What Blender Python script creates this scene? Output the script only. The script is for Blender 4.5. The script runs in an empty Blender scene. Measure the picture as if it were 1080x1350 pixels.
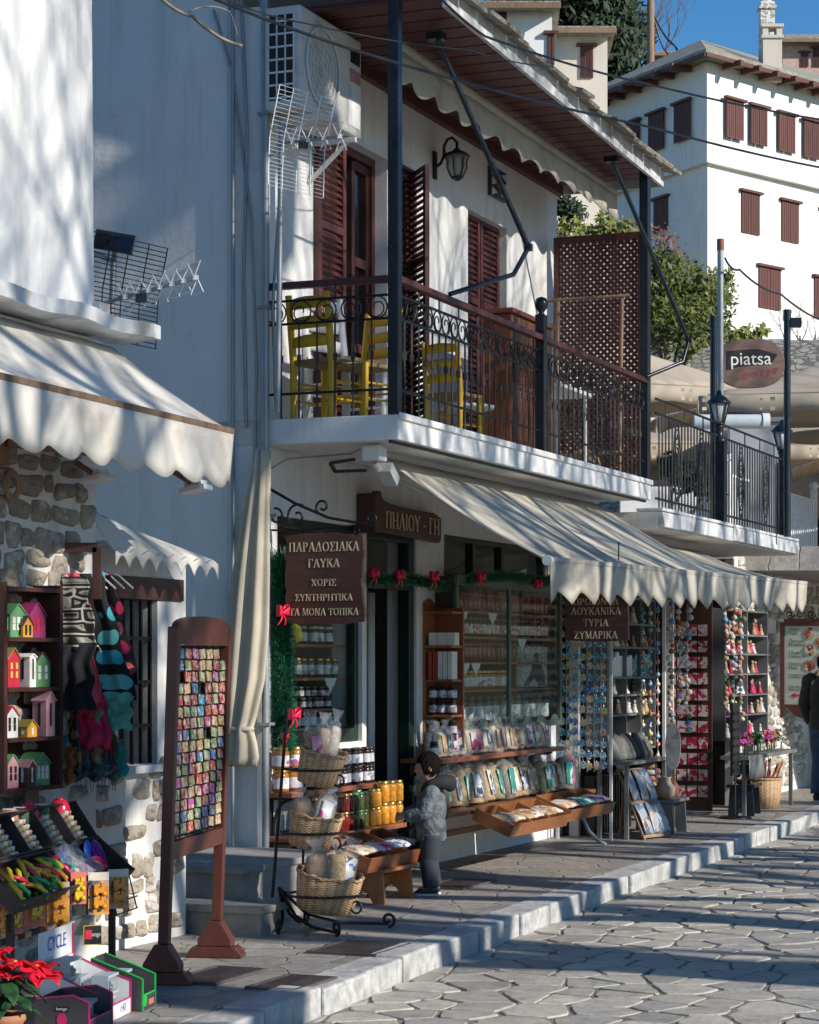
import bpy, bmesh, math, random
from mathutils import Matrix, Vector
R = math.radians
rnd = random.Random(11)
sc = bpy.context.scene
COL = sc.collection
# ------------------------------------------------------------------ camera
EYE = 1.6
cam = bpy.data.objects.new("camera", bpy.data.cameras.new("camera"))
COL.objects.link(cam)
cam.location = (0, 0, EYE)
cam.rotation_euler = (R(90), 0, 0)
cam.data.sensor_fit = 'HORIZONTAL'
cam.data.sensor_width = 36
cam.data.lens = 100
cam.data.shift_y = 201 / 1080
cam.data.clip_end = 5000
sc.camera = cam
# ------------------------------------------------------------------ world and sun
SUN_EL = R(27)
SUN_TO = Vector((.8604, -.5095, 0)).normalized()      # horizontal direction towards the sun
w = bpy.data.worlds.new("World")
sc.world = w
w.use_nodes = True
wn = w.node_tree
sky = wn.nodes.new('ShaderNodeTexSky')
sky.sky_type = 'NISHITA'
sky.sun_disc = False
sky.sun_elevation = SUN_EL
sky.sun_rotation = math.atan2(SUN_TO.x, SUN_TO.y)
sky.altitude = 800
sky.air_density = 1.0
sky.dust_density = 0.02
sky.ozone_density = 3.0
bg = wn.nodes['Background']
bg.inputs['Strength'].default_value = 0.098
hs = wn.nodes.new('ShaderNodeHueSaturation')
hs.inputs['Saturation'].default_value = 1.3
wn.links.new(sky.outputs[0], hs.inputs['Color'])
wn.links.new(hs.outputs[0], bg.inputs['Color'])
sl = bpy.data.lights.new("sun", 'SUN')
sl.energy = 4.0
sl.angle = R(0.5)
sl.color = (1, .93, .82)
sun = bpy.data.objects.new("sun", sl)
COL.objects.link(sun)
sd = Vector((SUN_TO.x * math.cos(SUN_EL), SUN_TO.y * math.cos(SUN_EL), math.sin(SUN_EL)))
sun.rotation_euler = sd.to_track_quat('Z', 'Y').to_euler()
sun.location = sd * 40
sc.view_settings.view_transform = 'Standard'
sc.view_settings.look = 'None'
sc.view_settings.exposure = 0.5
sc.view_settings.gamma = 1
try:
 sc.cycles.max_bounces = 8
 sc.cycles.transparent_max_bounces = 24
 sc.cycles.use_denoising = True
 sc.cycles.caustics_reflective = False
 sc.cycles.caustics_refractive = False
except Exception:
 pass
# ------------------------------------------------------------------ frames
# the street front runs away from the camera; s runs along it, n out of it to the street, z up
SN, CS = .3767, .9263
MF = Matrix(((SN, CS, 0, -1.0), (CS, -SN, 0, 15.35), (0, 0, 1, 0), (0, 0, 0, 1)))
FA = math.atan2(CS, SN)
ID = Matrix.Identity(4)
def at(s, n, z=0, rot=0):               # rigid frame on the front: x along it, -y to the street
 return Matrix.Translation(MF @ Vector((s, n, z))) @ Matrix.Rotation(FA + R(rot), 4, 'Z')
def wat(x, y, z=0, rot=0):              # rigid frame in world axes
 return Matrix.Translation((x, y, z)) @ Matrix.Rotation(R(rot), 4, 'Z')
def P(px, py, n):                       # photo pixel -> (s, n, z) on the plane at distance n from the front
 u = (px - 540) / 3000
 s = -((-1 + CS * n) - u * (15.35 - SN * n)) / (SN - u * CS)
 Y = 15.35 + CS * s - SN * n
 return (s, n, EYE + (876 - py) * Y / 3000)
def G(px, py, z=0.0):                   # photo pixel -> (s, n) on the ground
 Y = 3000 * (EYE - z) / (py - 876)
 X = (px - 540) * Y / 3000
 dx, dy = X + 1, Y - 15.35
 return (dx * SN + dy * CS, dx * CS - dy * SN)
def Q(px, py, Y):                       # photo pixel -> world point at depth Y
 return Vector(((px - 540) * Y / 3000, Y, EYE + (876 - py) * Y / 3000))
# ------------------------------------------------------------------ mesh builder
class MB:
 def __init__(self, F=None):
  self.v, self.f, self.mi, self.sm = [], [], [], []
  self.F = MF.copy() if F is None else F
  self.m = 0
 def add(self, vs, fs, smooth=False):
  b = len(self.v)
  F = self.F
  self.v += [F @ Vector(v) for v in vs]
  flip = F.to_3x3().determinant() < 0
  for f in fs:
   g = [b + i for i in f]
   if flip:
    g.reverse()
   self.f.append(g)
   self.mi.append(self.m)
   self.sm.append(smooth)
 def box(self, x0, x1, y0, y1, z0, z1):
  x0, x1 = sorted((x0, x1)); y0, y1 = sorted((y0, y1)); z0, z1 = sorted((z0, z1))
  vs = [(x0, y0, z0), (x1, y0, z0), (x1, y1, z0), (x0, y1, z0), (x0, y0, z1), (x1, y0, z1), (x1, y1, z1), (x0, y1, z1)]
  self.add(vs, [(3, 2, 1, 0), (4, 5, 6, 7), (0, 1, 5, 4), (1, 2, 6, 5), (2, 3, 7, 6), (3, 0, 4, 7)])
  return self
 def ob(self, c, size, rx=0, ry=0, rz=0):
  M = Matrix.Translation(c) @ Matrix.Rotation(R(rz), 4, 'Z') @ Matrix.Rotation(R(ry), 4, 'Y') @ Matrix.Rotation(R(rx), 4, 'X')
  a, b, d = size[0] / 2, size[1] / 2, size[2] / 2
  old = self.F
  self.F = old @ M
  self.box(-a, a, -b, b, -d, d)
  self.F = old
  return self
 def bar(self, p, q, a, b=None, up=(0, 0, 1)):    # rectangular bar
  b = a if b is None else b
  p, q = Vector(p), Vector(q)
  d = (q - p)
  if d.length < 1e-6:
   return self
  d.normalize()
  up = Vector(up)
  if abs(d.dot(up)) > .98:
   up = Vector((1, 0, 0))
  x = d.cross(up).normalized() * a / 2
  y = x.cross(d).normalized() * b / 2
  vs = [p - x - y, p + x - y, p + x + y, p - x + y, q - x - y, q + x - y, q + x + y, q - x + y]
  self.add(vs, [(0, 1, 2, 3), (7, 6, 5, 4), (1, 0, 4, 5), (2, 1, 5, 6), (3, 2, 6, 7), (0, 3, 7, 4)])
  return self
 def tube(self, pts, r, n=6, caps=True):
  pts = [Vector(p) for p in pts]
  rs = r if isinstance(r, (list, tuple)) else [r] * len(pts)
  up = None
  rings = []
  for i, p in enumerate(pts):
   d = (pts[min(i + 1, len(pts) - 1)] - pts[max(i - 1, 0)])
   if d.length < 1e-9:
    d = Vector((0, 0, 1))
   d.normalize()
   if up is None:
    up = Vector((0, 0, 1)) if abs(d.z) < .9 else Vector((1, 0, 0))
   x = d.cross(up)
   if x.length < 1e-6:
    x = d.orthogonal()
   x.normalize()
   up = x.cross(d).normalized()
   rings.append([p + (x * math.cos(2 * math.pi * k / n) + up * math.sin(2 * math.pi * k / n)) * rs[i] for k in range(n)])
  vs = [v for g in rings for v in g]
  fs = []
  for i in range(len(pts) - 1):
   for k in range(n):
    fs.append((i * n + k, i * n + (k + 1) % n, (i + 1) * n + (k + 1) % n, (i + 1) * n + k))
  self.add(vs, fs, n > 4)
  if caps:
   self.add(rings[0], [tuple(range(n))[::-1]])
   self.add(rings[-1], [tuple(range(n))])
  return self
 def loft(self, rings, smooth=True, caps=True):    # rings of equal length
  n = len(rings[0])
  vs = [v for g in rings for v in g]
  fs = []
  for i in range(len(rings) - 1):
   for k in range(n):
    fs.append((i * n + k, i * n + (k + 1) % n, (i + 1) * n + (k + 1) % n, (i + 1) * n + k))
  if caps:
   fs.append(tuple(range(n))[::-1])
   fs.append(tuple((len(rings) - 1) * n + k for k in range(n)))
  self.add(vs, fs, smooth)
  return self
 def lathe(self, prof, c=(0, 0, 0), n=12, ex=1, ey=1, caps=True):
  rings = []
  for r, z in prof:
   rings.append([(c[0] + r * ex * math.cos(2 * math.pi * k / n), c[1] + r * ey * math.sin(2 * math.pi * k / n), c[2] + z) for k in range(n)])
  return self.loft(rings, True, caps)
 def prism(self, poly, o, u, v, w):
  o, u, v, w = Vector(o), Vector(u), Vector(v), Vector(w)
  n = len(poly)
  a = [o + u * p[0] + v * p[1] for p in poly]
  b = [p + w for p in a]
  area = sum(poly[i][0] * poly[(i + 1) % n][1] - poly[(i + 1) % n][0] * poly[i][1] for i in range(n))
  flip = (area < 0) != (u.cross(v).dot(w) < 0)
  fs = [tuple(range(n))[::-1], tuple(range(n, 2 * n))] + [(i, (i + 1) % n, n + (i + 1) % n, n + i) for i in range(n)]
  if flip:
   fs = [f[::-1] for f in fs]
  self.add(a + b, fs)
  return self
 def shell(self, fn, nu, nv, t, smooth=True):      # fn(a,b)->point, t = thickness vector
  t = Vector(t)
  g = [[Vector(fn(i / nu, j / nv)) for j in range(nv + 1)] for i in range(nu + 1)]
  m = nv + 1
  vs = [p for r_ in g for p in r_] + [p + t for r_ in g for p in r_]
  N = (nu + 1) * m
  fs = []
  for i in range(nu):
   for j in range(nv):
    a, b, c, d = i * m + j, (i + 1) * m + j, (i + 1) * m + j + 1, i * m + j + 1
    fs.append((a, b, c, d)); fs.append((N + d, N + c, N + b, N + a))
  for i in range(nu):
   for j in (0, nv):
    a, b = i * m + j, (i + 1) * m + j
    fs.append((a, N + a, N + b, b) if j == 0 else (b, N + b, N + a, a))
  for j in range(nv):
   for i in (0, nu):
    a, b = i * m + j, i * m + j + 1
    fs.append((b, N + b, N + a, a) if i == 0 else (a, N + a, N + b, b))
  self.add(vs, fs, smooth)
  return self
 def build(self, name, mats, parent=None, origin=None, bev=0, label=None, fix=False):
  if not isinstance(mats, (list, tuple)):
   mats = [mats]
  me = bpy.data.meshes.new(name)
  o = bpy.data.objects.new(name, me)
  COL.objects.link(o)
  if parent is not None:
   M = WM[parent.name]
   inv = M.inverted()
   o.parent = parent
   WM[o.name] = M
  elif origin is not None:
   M = origin
   inv = Matrix.Identity(4) if self.F == ID else M.inverted()
   o.matrix_basis = M
   WM[o.name] = M
  else:
   xs = [v.x for v in self.v]; ys = [v.y for v in self.v]; zs = [v.z for v in self.v]
   M = Matrix.Translation(((min(xs) + max(xs)) / 2, (min(ys) + max(ys)) / 2, min(zs))) @ Matrix.Rotation(FA, 4, 'Z')
   inv = M.inverted()
   o.matrix_basis = M
   WM[o.name] = M
  me.from_pydata([inv @ v for v in self.v], [], self.f)
  for m_ in mats:
   me.materials.append(m_)
  me.polygons.foreach_set('material_index', self.mi)
  me.polygons.foreach_set('use_smooth', self.sm)
  if fix:
   bm = bmesh.new(); bm.from_mesh(me)
   bmesh.ops.recalc_face_normals(bm, faces=bm.faces)
   bm.to_mesh(me); bm.free()
  me.update()
  if bev:
   b = o.modifiers.new('bevel', 'BEVEL')
   b.width = bev; b.segments = 2; b.limit_method = 'ANGLE'; b.angle_limit = R(40)
   b.harden_normals = False
  if label:
   o['label'] = label
  return o
WM = {}
def tag(o, label, cat, group=None):
 o['label'] = label
 o['category'] = cat
 if group:
  o['group'] = group
 return o
def thing(name, label, cat, M, group=None):
 o = bpy.data.objects.new(name, None)
 COL.objects.link(o)
 o.empty_display_size = .1
 o.matrix_basis = M
 WM[o.name] = M
 return tag(o, label, cat, group)
def struct(o):
 o['kind'] = 'structure'
 return o
def dup(o, M, label=None, group=None, scale=1):
 def rec(a, par):
  c = a.copy()
  COL.objects.link(c)
  c.parent = par
  for ch in kids.get(a.name, ()):
   rec(ch, c)
  return c
 kids = {}
 for a in o.children_recursive:
  kids.setdefault(a.parent.name, []).append(a)
 c = rec(o, None)
 c.matrix_basis = M @ Matrix.Scale(scale, 4) if scale != 1 else M
 WM[c.name] = c.matrix_basis.copy()
 if label:
  c['label'] = label
 if group:
  c['group'] = group
 return c
def move(o, M, scale=1):
 o.matrix_basis = M @ Matrix.Scale(scale, 4) if scale != 1 else M
# ------------------------------------------------------------------ materials
class NT:
 def __init__(self, name):
  self.m = bpy.data.materials.new(name)
  self.m.use_nodes = True
  self.t = self.m.node_tree
  self.b = self.t.nodes['Principled BSDF']
  self.out = self.t.nodes['Material Output']
 def n(self, typ, **kw):
  nd = self.t.nodes.new('ShaderNode' + typ)
  for k, v in kw.items():
   if k.startswith('i_'):
    key = k[2:]
    nd.inputs[int(key) if key.isdigit() else key.replace('_', ' ')].default_value = v
   else:
    setattr(nd, k, v)
  return nd
 def l(self, a, b):
  self.t.links.new(a, b)
 def coords(self, scale=(1, 1, 1), rand=False, world=False):
  if world:
   src = self.n('NewGeometry').outputs['Position']
  else:
   src = self.n('TexCoord').outputs['Object']
  mp = self.n('Mapping')
  mp.inputs['Scale'].default_value = scale
  self.l(src, mp.inputs['Vector'])
  if rand:
   oi = self.n('ObjectInfo')
   mul = self.n('Math', operation='MULTIPLY', i_1=37.0)
   self.l(oi.outputs['Random'], mul.inputs[0])
   cb = self.n('CombineXYZ')
   self.l(mul.outputs[0], cb.inputs[0]); self.l(mul.outputs[0], cb.inputs[2])
   self.l(cb.outputs[0], mp.inputs['Location'])
  return mp.outputs[0]
 def noise(self, vec, scale, detail=4, rough=.55, dist=0):
  nd = self.n('TexNoise')
  nd.inputs['Scale'].default_value = scale
  nd.inputs['Detail'].default_value = detail
  nd.inputs['Roughness'].default_value = rough
  nd.inputs['Distortion'].default_value = dist
  self.l(vec, nd.inputs['Vector'])
  return nd.outputs['Fac']
 def ramp(self, fac, stops, interp='LINEAR'):
  nd = self.n('ValToRGB')
  nd.color_ramp.interpolation = interp
  e = nd.color_ramp.elements
  while len(e) > 1:
   e.remove(e[-1])
  e[0].position = stops[0][0]; e[0].color = c4(stops[0][1])
  for p, c in stops[1:]:
   k = e.new(p); k.color = c4(c)
  self.l(fac, nd.inputs[0])
  return nd.outputs[0]
 def mix(self, fac, a, b, mode='MIX'):
  nd = self.n('Mix', data_type='RGBA', blend_type=mode)
  for val, idx in ((fac, 0), (a, 6), (b, 7)):
   if isinstance(val, (int, float)):
    nd.inputs[idx].default_value = val
   elif isinstance(val, (tuple, list)):
    nd.inputs[idx].default_value = c4(val)
   else:
    self.l(val, nd.inputs[idx])
  return nd.outputs[2]
 def bump(self, h, strength=.3, dist=.01):
  nd = self.n('Bump')
  nd.inputs['Strength'].default_value = strength
  nd.inputs['Distance'].default_value = dist
  self.l(h, nd.inputs['Height'])
  self.l(nd.outputs[0], self.b.inputs['Normal'])
 def col(self, c):
  if isinstance(c, (tuple, list)):
   self.b.inputs['Base Color'].default_value = c4(c)
  else:
   self.l(c, self.b.inputs['Base Color'])
def c4(c):
 return tuple(c) if len(c) == 4 else (c[0], c[1], c[2], 1)
def sh(c, k):
 return tuple(min(1, x * k) for x in c[:3])
def mat(name, col, rough=.6, metal=0, var=.2, vs=5, bump=0, bs=60, bd=.004, spec=.5, col2=None, st=(1, 1, 1), rand=False, dirt=None, ds=1.5, world=False, trans=0):
 k = NT(name)
 b = k.b
 b.inputs['Roughness'].default_value = rough
 b.inputs['Metallic'].default_value = metal
 b.inputs['Specular IOR Level'].default_value = spec
 v = k.coords(st, rand, world)
 f = k.noise(v, vs)
 c = k.ramp(f, [(.3, sh(col, 1 - var)), (.7, col2 or sh(col, 1 + var))])
 if dirt:
  f2 = k.noise(v, ds, 6, .65)
  m = k.ramp(f2, [(.52, (0, 0, 0)), (.68, (1, 1, 1))])
  c = k.mix(m, c, dirt)
 k.col(c)
 rr = k.n('MapRange')
 rr.inputs['To Min'].default_value = max(0, rough - .1)
 rr.inputs['To Max'].default_value = min(1, rough + .12)
 k.l(f, rr.inputs['Value'])
 k.l(rr.outputs[0], b.inputs['Roughness'])
 if bump:
  h = k.noise(v, bs, 5)
  k.bump(h, bump, bd)
 if trans:
  tr = k.n('BsdfTranslucent')
  k.l(c, tr.inputs['Color'])
  mx = k.n('MixShader')
  mx.inputs[0].default_value = trans
  k.l(b.outputs[0], mx.inputs[1]); k.l(tr.outputs[0], mx.inputs[2])
  k.l(mx.outputs[0], k.out.inputs[0])
 return k.m
def prints(name, pal, scale=30, rough=.35, st=(1, 1, 1)):     # small printed pictures, different on each object
 k = NT(name)
 v = k.coords(st, True)
 vo = k.n('TexVoronoi')
 vo.inputs['Scale'].default_value = scale
 k.l(v, vo.inputs['Vector'])
 sx = k.n('SeparateColor')
 k.l(vo.outputs['Color'], sx.inputs[0])
 n_ = k.noise(v, scale * .5, 3)
 ad = k.n('Math', operation='ADD')
 k.l(sx.outputs[0], ad.inputs[0]); k.l(n_, ad.inputs[1])
 fr = k.n('Math', operation='FRACT')
 k.l(ad.outputs[0], fr.inputs[0])
 k.col(k.ramp(fr.outputs[0], [(i / len(pal), c) for i, c in enumerate(pal)], 'CONSTANT'))
 k.b.inputs['Roughness'].default_value = rough
 return k.m
def glassy(name, tint=(.9, .95, .95), fac=.92, rough=.02, bump=0, bs=25, ior=1.45, milk=0):
 k = NT(name)
 k.t.nodes.remove(k.b)
 tr = k.n('BsdfTransparent'); tr.inputs[0].default_value = c4(tint)
 gl = k.n('BsdfGlossy'); gl.inputs['Roughness'].default_value = rough; gl.inputs[0].default_value = (1, 1, 1, 1)
 fr = k.n('Fresnel')
 ge = k.n('NewGeometry')
 io = k.n('MapRange'); io.inputs['To Min'].default_value = ior; io.inputs['To Max'].default_value = 1 / ior
 k.l(ge.outputs['Backfacing'], io.inputs['Value']); k.l(io.outputs[0], fr.inputs[0])
 mx = k.n('MixShader')
 k.l(fr.outputs[0], mx.inputs[0]); k.l(tr.outputs[0], mx.inputs[1]); k.l(gl.outputs[0], mx.inputs[2])
 if bump:
  v = k.coords()
  h = k.noise(v, bs, 3)
  bn = k.n('Bump'); bn.inputs['Strength'].default_value = bump; bn.inputs['Distance'].default_value = .02
  k.l(h, bn.inputs['Height'])
  k.l(bn.outputs[0], gl.inputs['Normal']); k.l(bn.outputs[0], fr.inputs['Normal'])
 last = mx.outputs[0]
 if milk:
  df = k.n('BsdfDiffuse'); df.inputs[0].default_value = (.85, .87, .9, 1)
  m2 = k.n('MixShader')
  k.l(k.ramp(k.noise(k.coords((1, 1, .35)), 34, 4, .7), [(.40, (.05, .05, .05)), (.6, (milk,) * 3)]), m2.inputs[0])
  k.l(last, m2.inputs[1]); k.l(df.outputs[0], m2.inputs[2])
  last = m2.outputs[0]
 k.l(last, k.out.inputs[0])
 return k.m
def plaster(name, col, dirt, amount=.5):
 k = NT(name)
 v = k.coords((1, 1, 1), False, True)
 f = k.noise(v, 1.3, 8, .6)
 c = k.ramp(f, [(.3, sh(col, .93)), (.7, sh(col, 1.03))])
 st = k.n('Mapping'); st.inputs['Scale'].default_value = (3, 3, .35)
 k.l(v, st.inputs[0])
 s2 = k.noise(st.outputs[0], 2.2, 6, .7)
 m = k.ramp(s2, [(.5, (0, 0, 0)), (.78, (amount, amount, amount))])
 c = k.mix(m, c, dirt)
 pt = k.noise(v, 3.1, 9, .72, .4)
 c = k.mix(k.ramp(pt, [(.6, (0, 0, 0)), (.66, (.35, .35, .35))]), c, sh(col, .72))
 k.col(c)
 k.b.inputs['Roughness'].default_value = .85
 k.b.inputs['Specular IOR Level'].default_value = .2
 h = k.noise(v, 14, 6, .6)
 k.bump(h, .35, .012)
 return k.m
def rubble(name, mortar, stones, scale=3.6, size=.3, st=(1, 1, 1.5), bump=.8, rnd_=0):
 k = NT(name)
 base = k.coords(st, False, False)
 nz = k.n('TexNoise'); nz.inputs['Scale'].default_value = 5; nz.inputs['Detail'].default_value = 4
 k.l(base, nz.inputs['Vector'])
 sub = k.n('VectorMath', operation='SUBTRACT'); sub.inputs[1].default_value = (.5, .5, .5)
 k.l(nz.outputs['Color'], sub.inputs[0])
 scv = k.n('VectorMath', operation='SCALE'); scv.inputs['Scale'].default_value = .26
 k.l(sub.outputs[0], scv.inputs[0])
 add = k.n('VectorMath', operation='ADD')
 k.l(base, add.inputs[0]); k.l(scv.outputs[0], add.inputs[1])
 vo = k.n('TexVoronoi', feature='F1'); vo.inputs['Scale'].default_value = scale; vo.inputs['Randomness'].default_value = .8
 k.l(add.outputs[0], vo.inputs['Vector'])
 ed = k.n('TexVoronoi', feature='DISTANCE_TO_EDGE'); ed.inputs['Scale'].default_value = scale; ed.inputs['Randomness'].default_value = .8
 k.l(add.outputs[0], ed.inputs['Vector'])
 sx = k.n('SeparateColor'); k.l(vo.outputs['Color'], sx.inputs[0])
 thr = k.n('MapRange'); thr.inputs['To Min'].default_value = size * .45; thr.inputs['To Max'].default_value = size * 1.3
 k.l(sx.outputs[1], thr.inputs['Value'])
 df = k.n('Math', operation='SUBTRACT'); k.l(ed.outputs['Distance'], df.inputs[0]); k.l(thr.outputs[0], df.inputs[1])
 msrc = df.outputs[0]
 if rnd_:
  t2 = k.n('MapRange'); t2.inputs['To Min'].default_value = rnd_ * .75; t2.inputs['To Max'].default_value = rnd_ * 1.7
  k.l(sx.outputs[1], t2.inputs['Value'])
  d2 = k.n('Math', operation='SUBTRACT'); k.l(t2.outputs[0], d2.inputs[0]); k.l(vo.outputs['Distance'], d2.inputs[1])
  e2 = k.n('Math', operation='MINIMUM'); k.l(d2.outputs[0], e2.inputs[0])
  e3 = k.n('Math', operation='SUBTRACT'); e3.inputs[1].default_value = .045; k.l(ed.outputs['Distance'], e3.inputs[0]); k.l(e3.outputs[0], e2.inputs[1])
  msrc = e2.outputs[0]
 mask = k.ramp(msrc, [(.0, (0, 0, 0)), (.05, (1, 1, 1))])
 scol = k.ramp(sx.outputs[0], [(i / max(1, len(stones) - 1), c) for i, c in enumerate(stones)])
 fine = k.noise(base, 22, 6, .7)
 scol = k.mix(1.0, scol, k.ramp(fine, [(.25, (.55, .55, .55)), (.75, (1.25, 1.2, 1.15))]), 'MULTIPLY')
 mcol = k.mix(k.ramp(k.noise(base, 2.5, 6, .65), [(.5, (0, 0, 0)), (.75, (.6, .6, .6))]), mortar, sh(mortar, .7))
 k.col(k.mix(mask, mcol, scol))
 k.b.inputs['Roughness'].default_value = .9
 k.b.inputs['Specular IOR Level'].default_value = .2
 hs = k.n('Math', operation='MULTIPLY_ADD'); hs.inputs[1].default_value = .35
 k.l(fine, hs.inputs[0])
 inv = k.n('Math', operation='MULTIPLY'); inv.inputs[1].default_value = -.7
 k.l(mask, inv.inputs[0]); k.l(inv.outputs[0], hs.inputs[2])
 k.bump(hs.outputs[0], bump, .03)
 return k.m
def paving(name, scale, joint, stones, jw=.035, st=(1, 1, 1), bump=.6, rough=.55, metric='EUCLIDEAN'):
 k = NT(name)
 base = k.coords(st, False, True)
 nz = k.n('TexNoise'); nz.inputs['Scale'].default_value = 2.5; nz.inputs['Detail'].default_value = 3
 k.l(base, nz.inputs['Vector'])
 sub = k.n('VectorMath', operation='SUBTRACT'); sub.inputs[1].default_value = (.5, .5, .5)
 k.l(nz.outputs['Color'], sub.inputs[0])
 scv = k.n('VectorMath', operation='SCALE'); scv.inputs['Scale'].default_value = .22
 k.l(sub.outputs[0], scv.inputs[0])
 add = k.n('VectorMath', operation='ADD')
 k.l(base, add.inputs[0]); k.l(scv.outputs[0], add.inputs[1])
 vo = k.n('TexVoronoi', feature='F1', voronoi_dimensions='2D'); vo.inputs['Scale'].default_value = scale; vo.inputs['Randomness'].default_value = .85
 ed = k.n('TexVoronoi', feature='DISTANCE_TO_EDGE', voronoi_dimensions='2D'); ed.inputs['Scale'].default_value = scale; ed.inputs['Randomness'].default_value = .85
 k.l(add.outputs[0], vo.inputs['Vector']); k.l(add.outputs[0], ed.inputs['Vector'])
 sx = k.n('SeparateColor'); k.l(vo.outputs['Color'], sx.inputs[0])
 wob = k.n('Math', operation='MULTIPLY_ADD'); wob.inputs[1].default_value = .05
 k.l(k.noise(base, 9, 4), wob.inputs[0]); k.l(ed.outputs['Distance'], wob.inputs[2])
 mask = k.ramp(wob.outputs[0], [(jw + .015, (0, 0, 0)), (jw + .055, (1, 1, 1))])
 scol = k.ramp(sx.outputs[0], [(i / max(1, len(stones) - 1), c) for i, c in enumerate(stones)])
 fine = k.noise(base, 12, 8, .7)
 scol = k.mix(1.0, scol, k.ramp(fine, [(.25, (.58, .58, .6)), (.5, (.95, .94, .92)), (.78, (1.3, 1.27, 1.2))]), 'MULTIPLY')
 big = k.noise(base, .7, 5, .6)
 scol = k.mix(1.0, scol, k.ramp(big, [(.3, (.8, .8, .82)), (.7, (1.1, 1.1, 1.08))]), 'MULTIPLY')
 k.col(k.mix(mask, joint, scol))
 rr = k.ramp(fine, [(.3, (rough - .12,) * 3), (.7, (rough + .15,) * 3)])
 k.l(rr, k.b.inputs['Roughness'])
 h = k.n('Math', operation='MULTIPLY_ADD'); h.inputs[1].default_value = .8
 k.l(fine, h.inputs[0]); k.l(mask, h.inputs[2])
 tilt = k.n('Math', operation='MULTIPLY_ADD'); tilt.inputs[1].default_value = .5
 k.l(sx.outputs[1], tilt.inputs[0]); k.l(h.outputs[0], tilt.inputs[2])
 k.bump(tilt.outputs[0], bump, .012)
 return k.m
def woody(name, col, col2, st=(1, 1, 14), rough=.5, vs=3, bump=.15):
 k = NT(name)
 v = k.coords(st, True)
 f = k.noise(v, vs, 8, .65, .6)
 oi = k.n('ObjectInfo')
 k.col(k.mix(1.0, k.ramp(f, [(.25, col2), (.55, col), (.8, sh(col, 1.25))]), k.ramp(oi.outputs['Random'], [(0, (.78, .78, .78)), (1, (1.2, 1.2, 1.2))]), 'MULTIPLY'))
 k.b.inputs['Roughness'].default_value = rough
 k.bump(f, bump, .004)
 return k.m
def wickery(name):
 k = NT(name)
 v = k.coords()
 sx = k.n('SeparateXYZ'); k.l(v, sx.inputs[0])
 at_ = k.n('Math', operation='ARCTAN2'); k.l(sx.outputs[1], at_.inputs[0]); k.l(sx.outputs[0], at_.inputs[1])
 m1 = k.n('Math', operation='MULTIPLY'); m1.inputs[1].default_value = 22; k.l(at_.outputs[0], m1.inputs[0])
 s1 = k.n('Math', operation='SINE'); k.l(m1.outputs[0], s1.inputs[0])
 m2 = k.n('Math', operation='MULTIPLY'); m2.inputs[1].default_value = 420; k.l(sx.outputs[2], m2.inputs[0])
 s2 = k.n('Math', operation='SINE'); k.l(m2.outputs[0], s2.inputs[0])
 ml = k.n('Math', operation='MULTIPLY'); k.l(s1.outputs[0], ml.inputs[0]); k.l(s2.outputs[0], ml.inputs[1])
 ad = k.n('Math', operation='MULTIPLY_ADD'); ad.inputs[1].default_value = .35; k.l(s1.outputs[0], ad.inputs[0]); k.l(ml.outputs[0], ad.inputs[2])
 mr = k.n('MapRange'); mr.inputs['From Min'].default_value = -1.3; mr.inputs['From Max'].default_value = 1.3
 k.l(ad.outputs[0], mr.inputs['Value'])
 c = k.ramp(mr.outputs[0], [(.1, (.22, .12, .06)), (.45, (.52, .33, .18)), (.9, (.72, .53, .34))])
 c = k.mix(1.0, c, k.ramp(k.noise(v, 30, 4), [(.3, (.7, .7, .7)), (.7, (1.15, 1.1, 1.05))]), 'MULTIPLY')
 k.col(c)
 k.b.inputs['Roughness'].default_value = .6
 k.bump(mr.outputs[0], .7, .008)
 return k.m
WHITE = plaster('white_plaster', (.80, .80, .79), (.42, .41, .38), .5)
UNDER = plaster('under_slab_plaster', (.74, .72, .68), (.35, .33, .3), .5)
HILLWHITE = plaster('far_white_plaster', (.82, .82, .80), (.55, .53, .49), .55)
CREAMWALL = plaster('cream_plaster', (.66, .60, .52), (.4, .36, .3), .4)
MARBLE = mat('weathered_white_edge', (.62, .63, .64), .7, var=.18, vs=7, bump=.4, bs=40, dirt=(.3, .29, .27), ds=3)
MORTAR = plaster('rubble_mortar', (.70, .69, .67), (.36, .33, .29), .7)
RUBST = mat('rubble_stone', (.31, .26, .205), .9, var=.35, vs=2.6, col2=(.55, .48, .4), bump=1, bs=28, bd=.03, dirt=(.66, .65, .62), ds=5)
RUBPALE = mat('pale_rubble_stone', (.34, .3, .25), .9, var=.3, vs=2.3, col2=(.55, .5, .43), bump=.9, bs=28, bd=.02, dirt=(.72, .71, .68), ds=3.2)
STEPM = mat('grey_step_stone', (.28, .27, .25), .8, var=.25, vs=6, bump=.5, bs=40, dirt=(.13, .14, .12), ds=3)
STONEW = rubble('whitewashed_rubble', (.74, .74, .73), [(.20, .15, .11), (.33, .27, .2), (.24, .23, .21), (.4, .33, .25)], 3.7, .22, (.75, .75, 1.5), 1.0, .4)
STONEB = rubble('sunlit_rubble', (.78, .77, .74), [(.45, .42, .37), (.55, .5, .44), (.38, .36, .33)], 5.5, .14, (.8, .8, 1.5), .8, .42)
STONED = rubble('grey_dry_stone', (.16, .16, .15), [(.3, .31, .3), (.42, .43, .42), (.36, .36, .33)], 4.5, .05, (1, 1, 3))
STREETM = paving('crazy_paving', 4.4, (.13, .12, .105), [(.36, .345, .32), (.56, .53, .46), (.46, .43, .38), (.64, .6, .51), (.41, .4, .385)], .02, bump=1.0)
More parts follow.
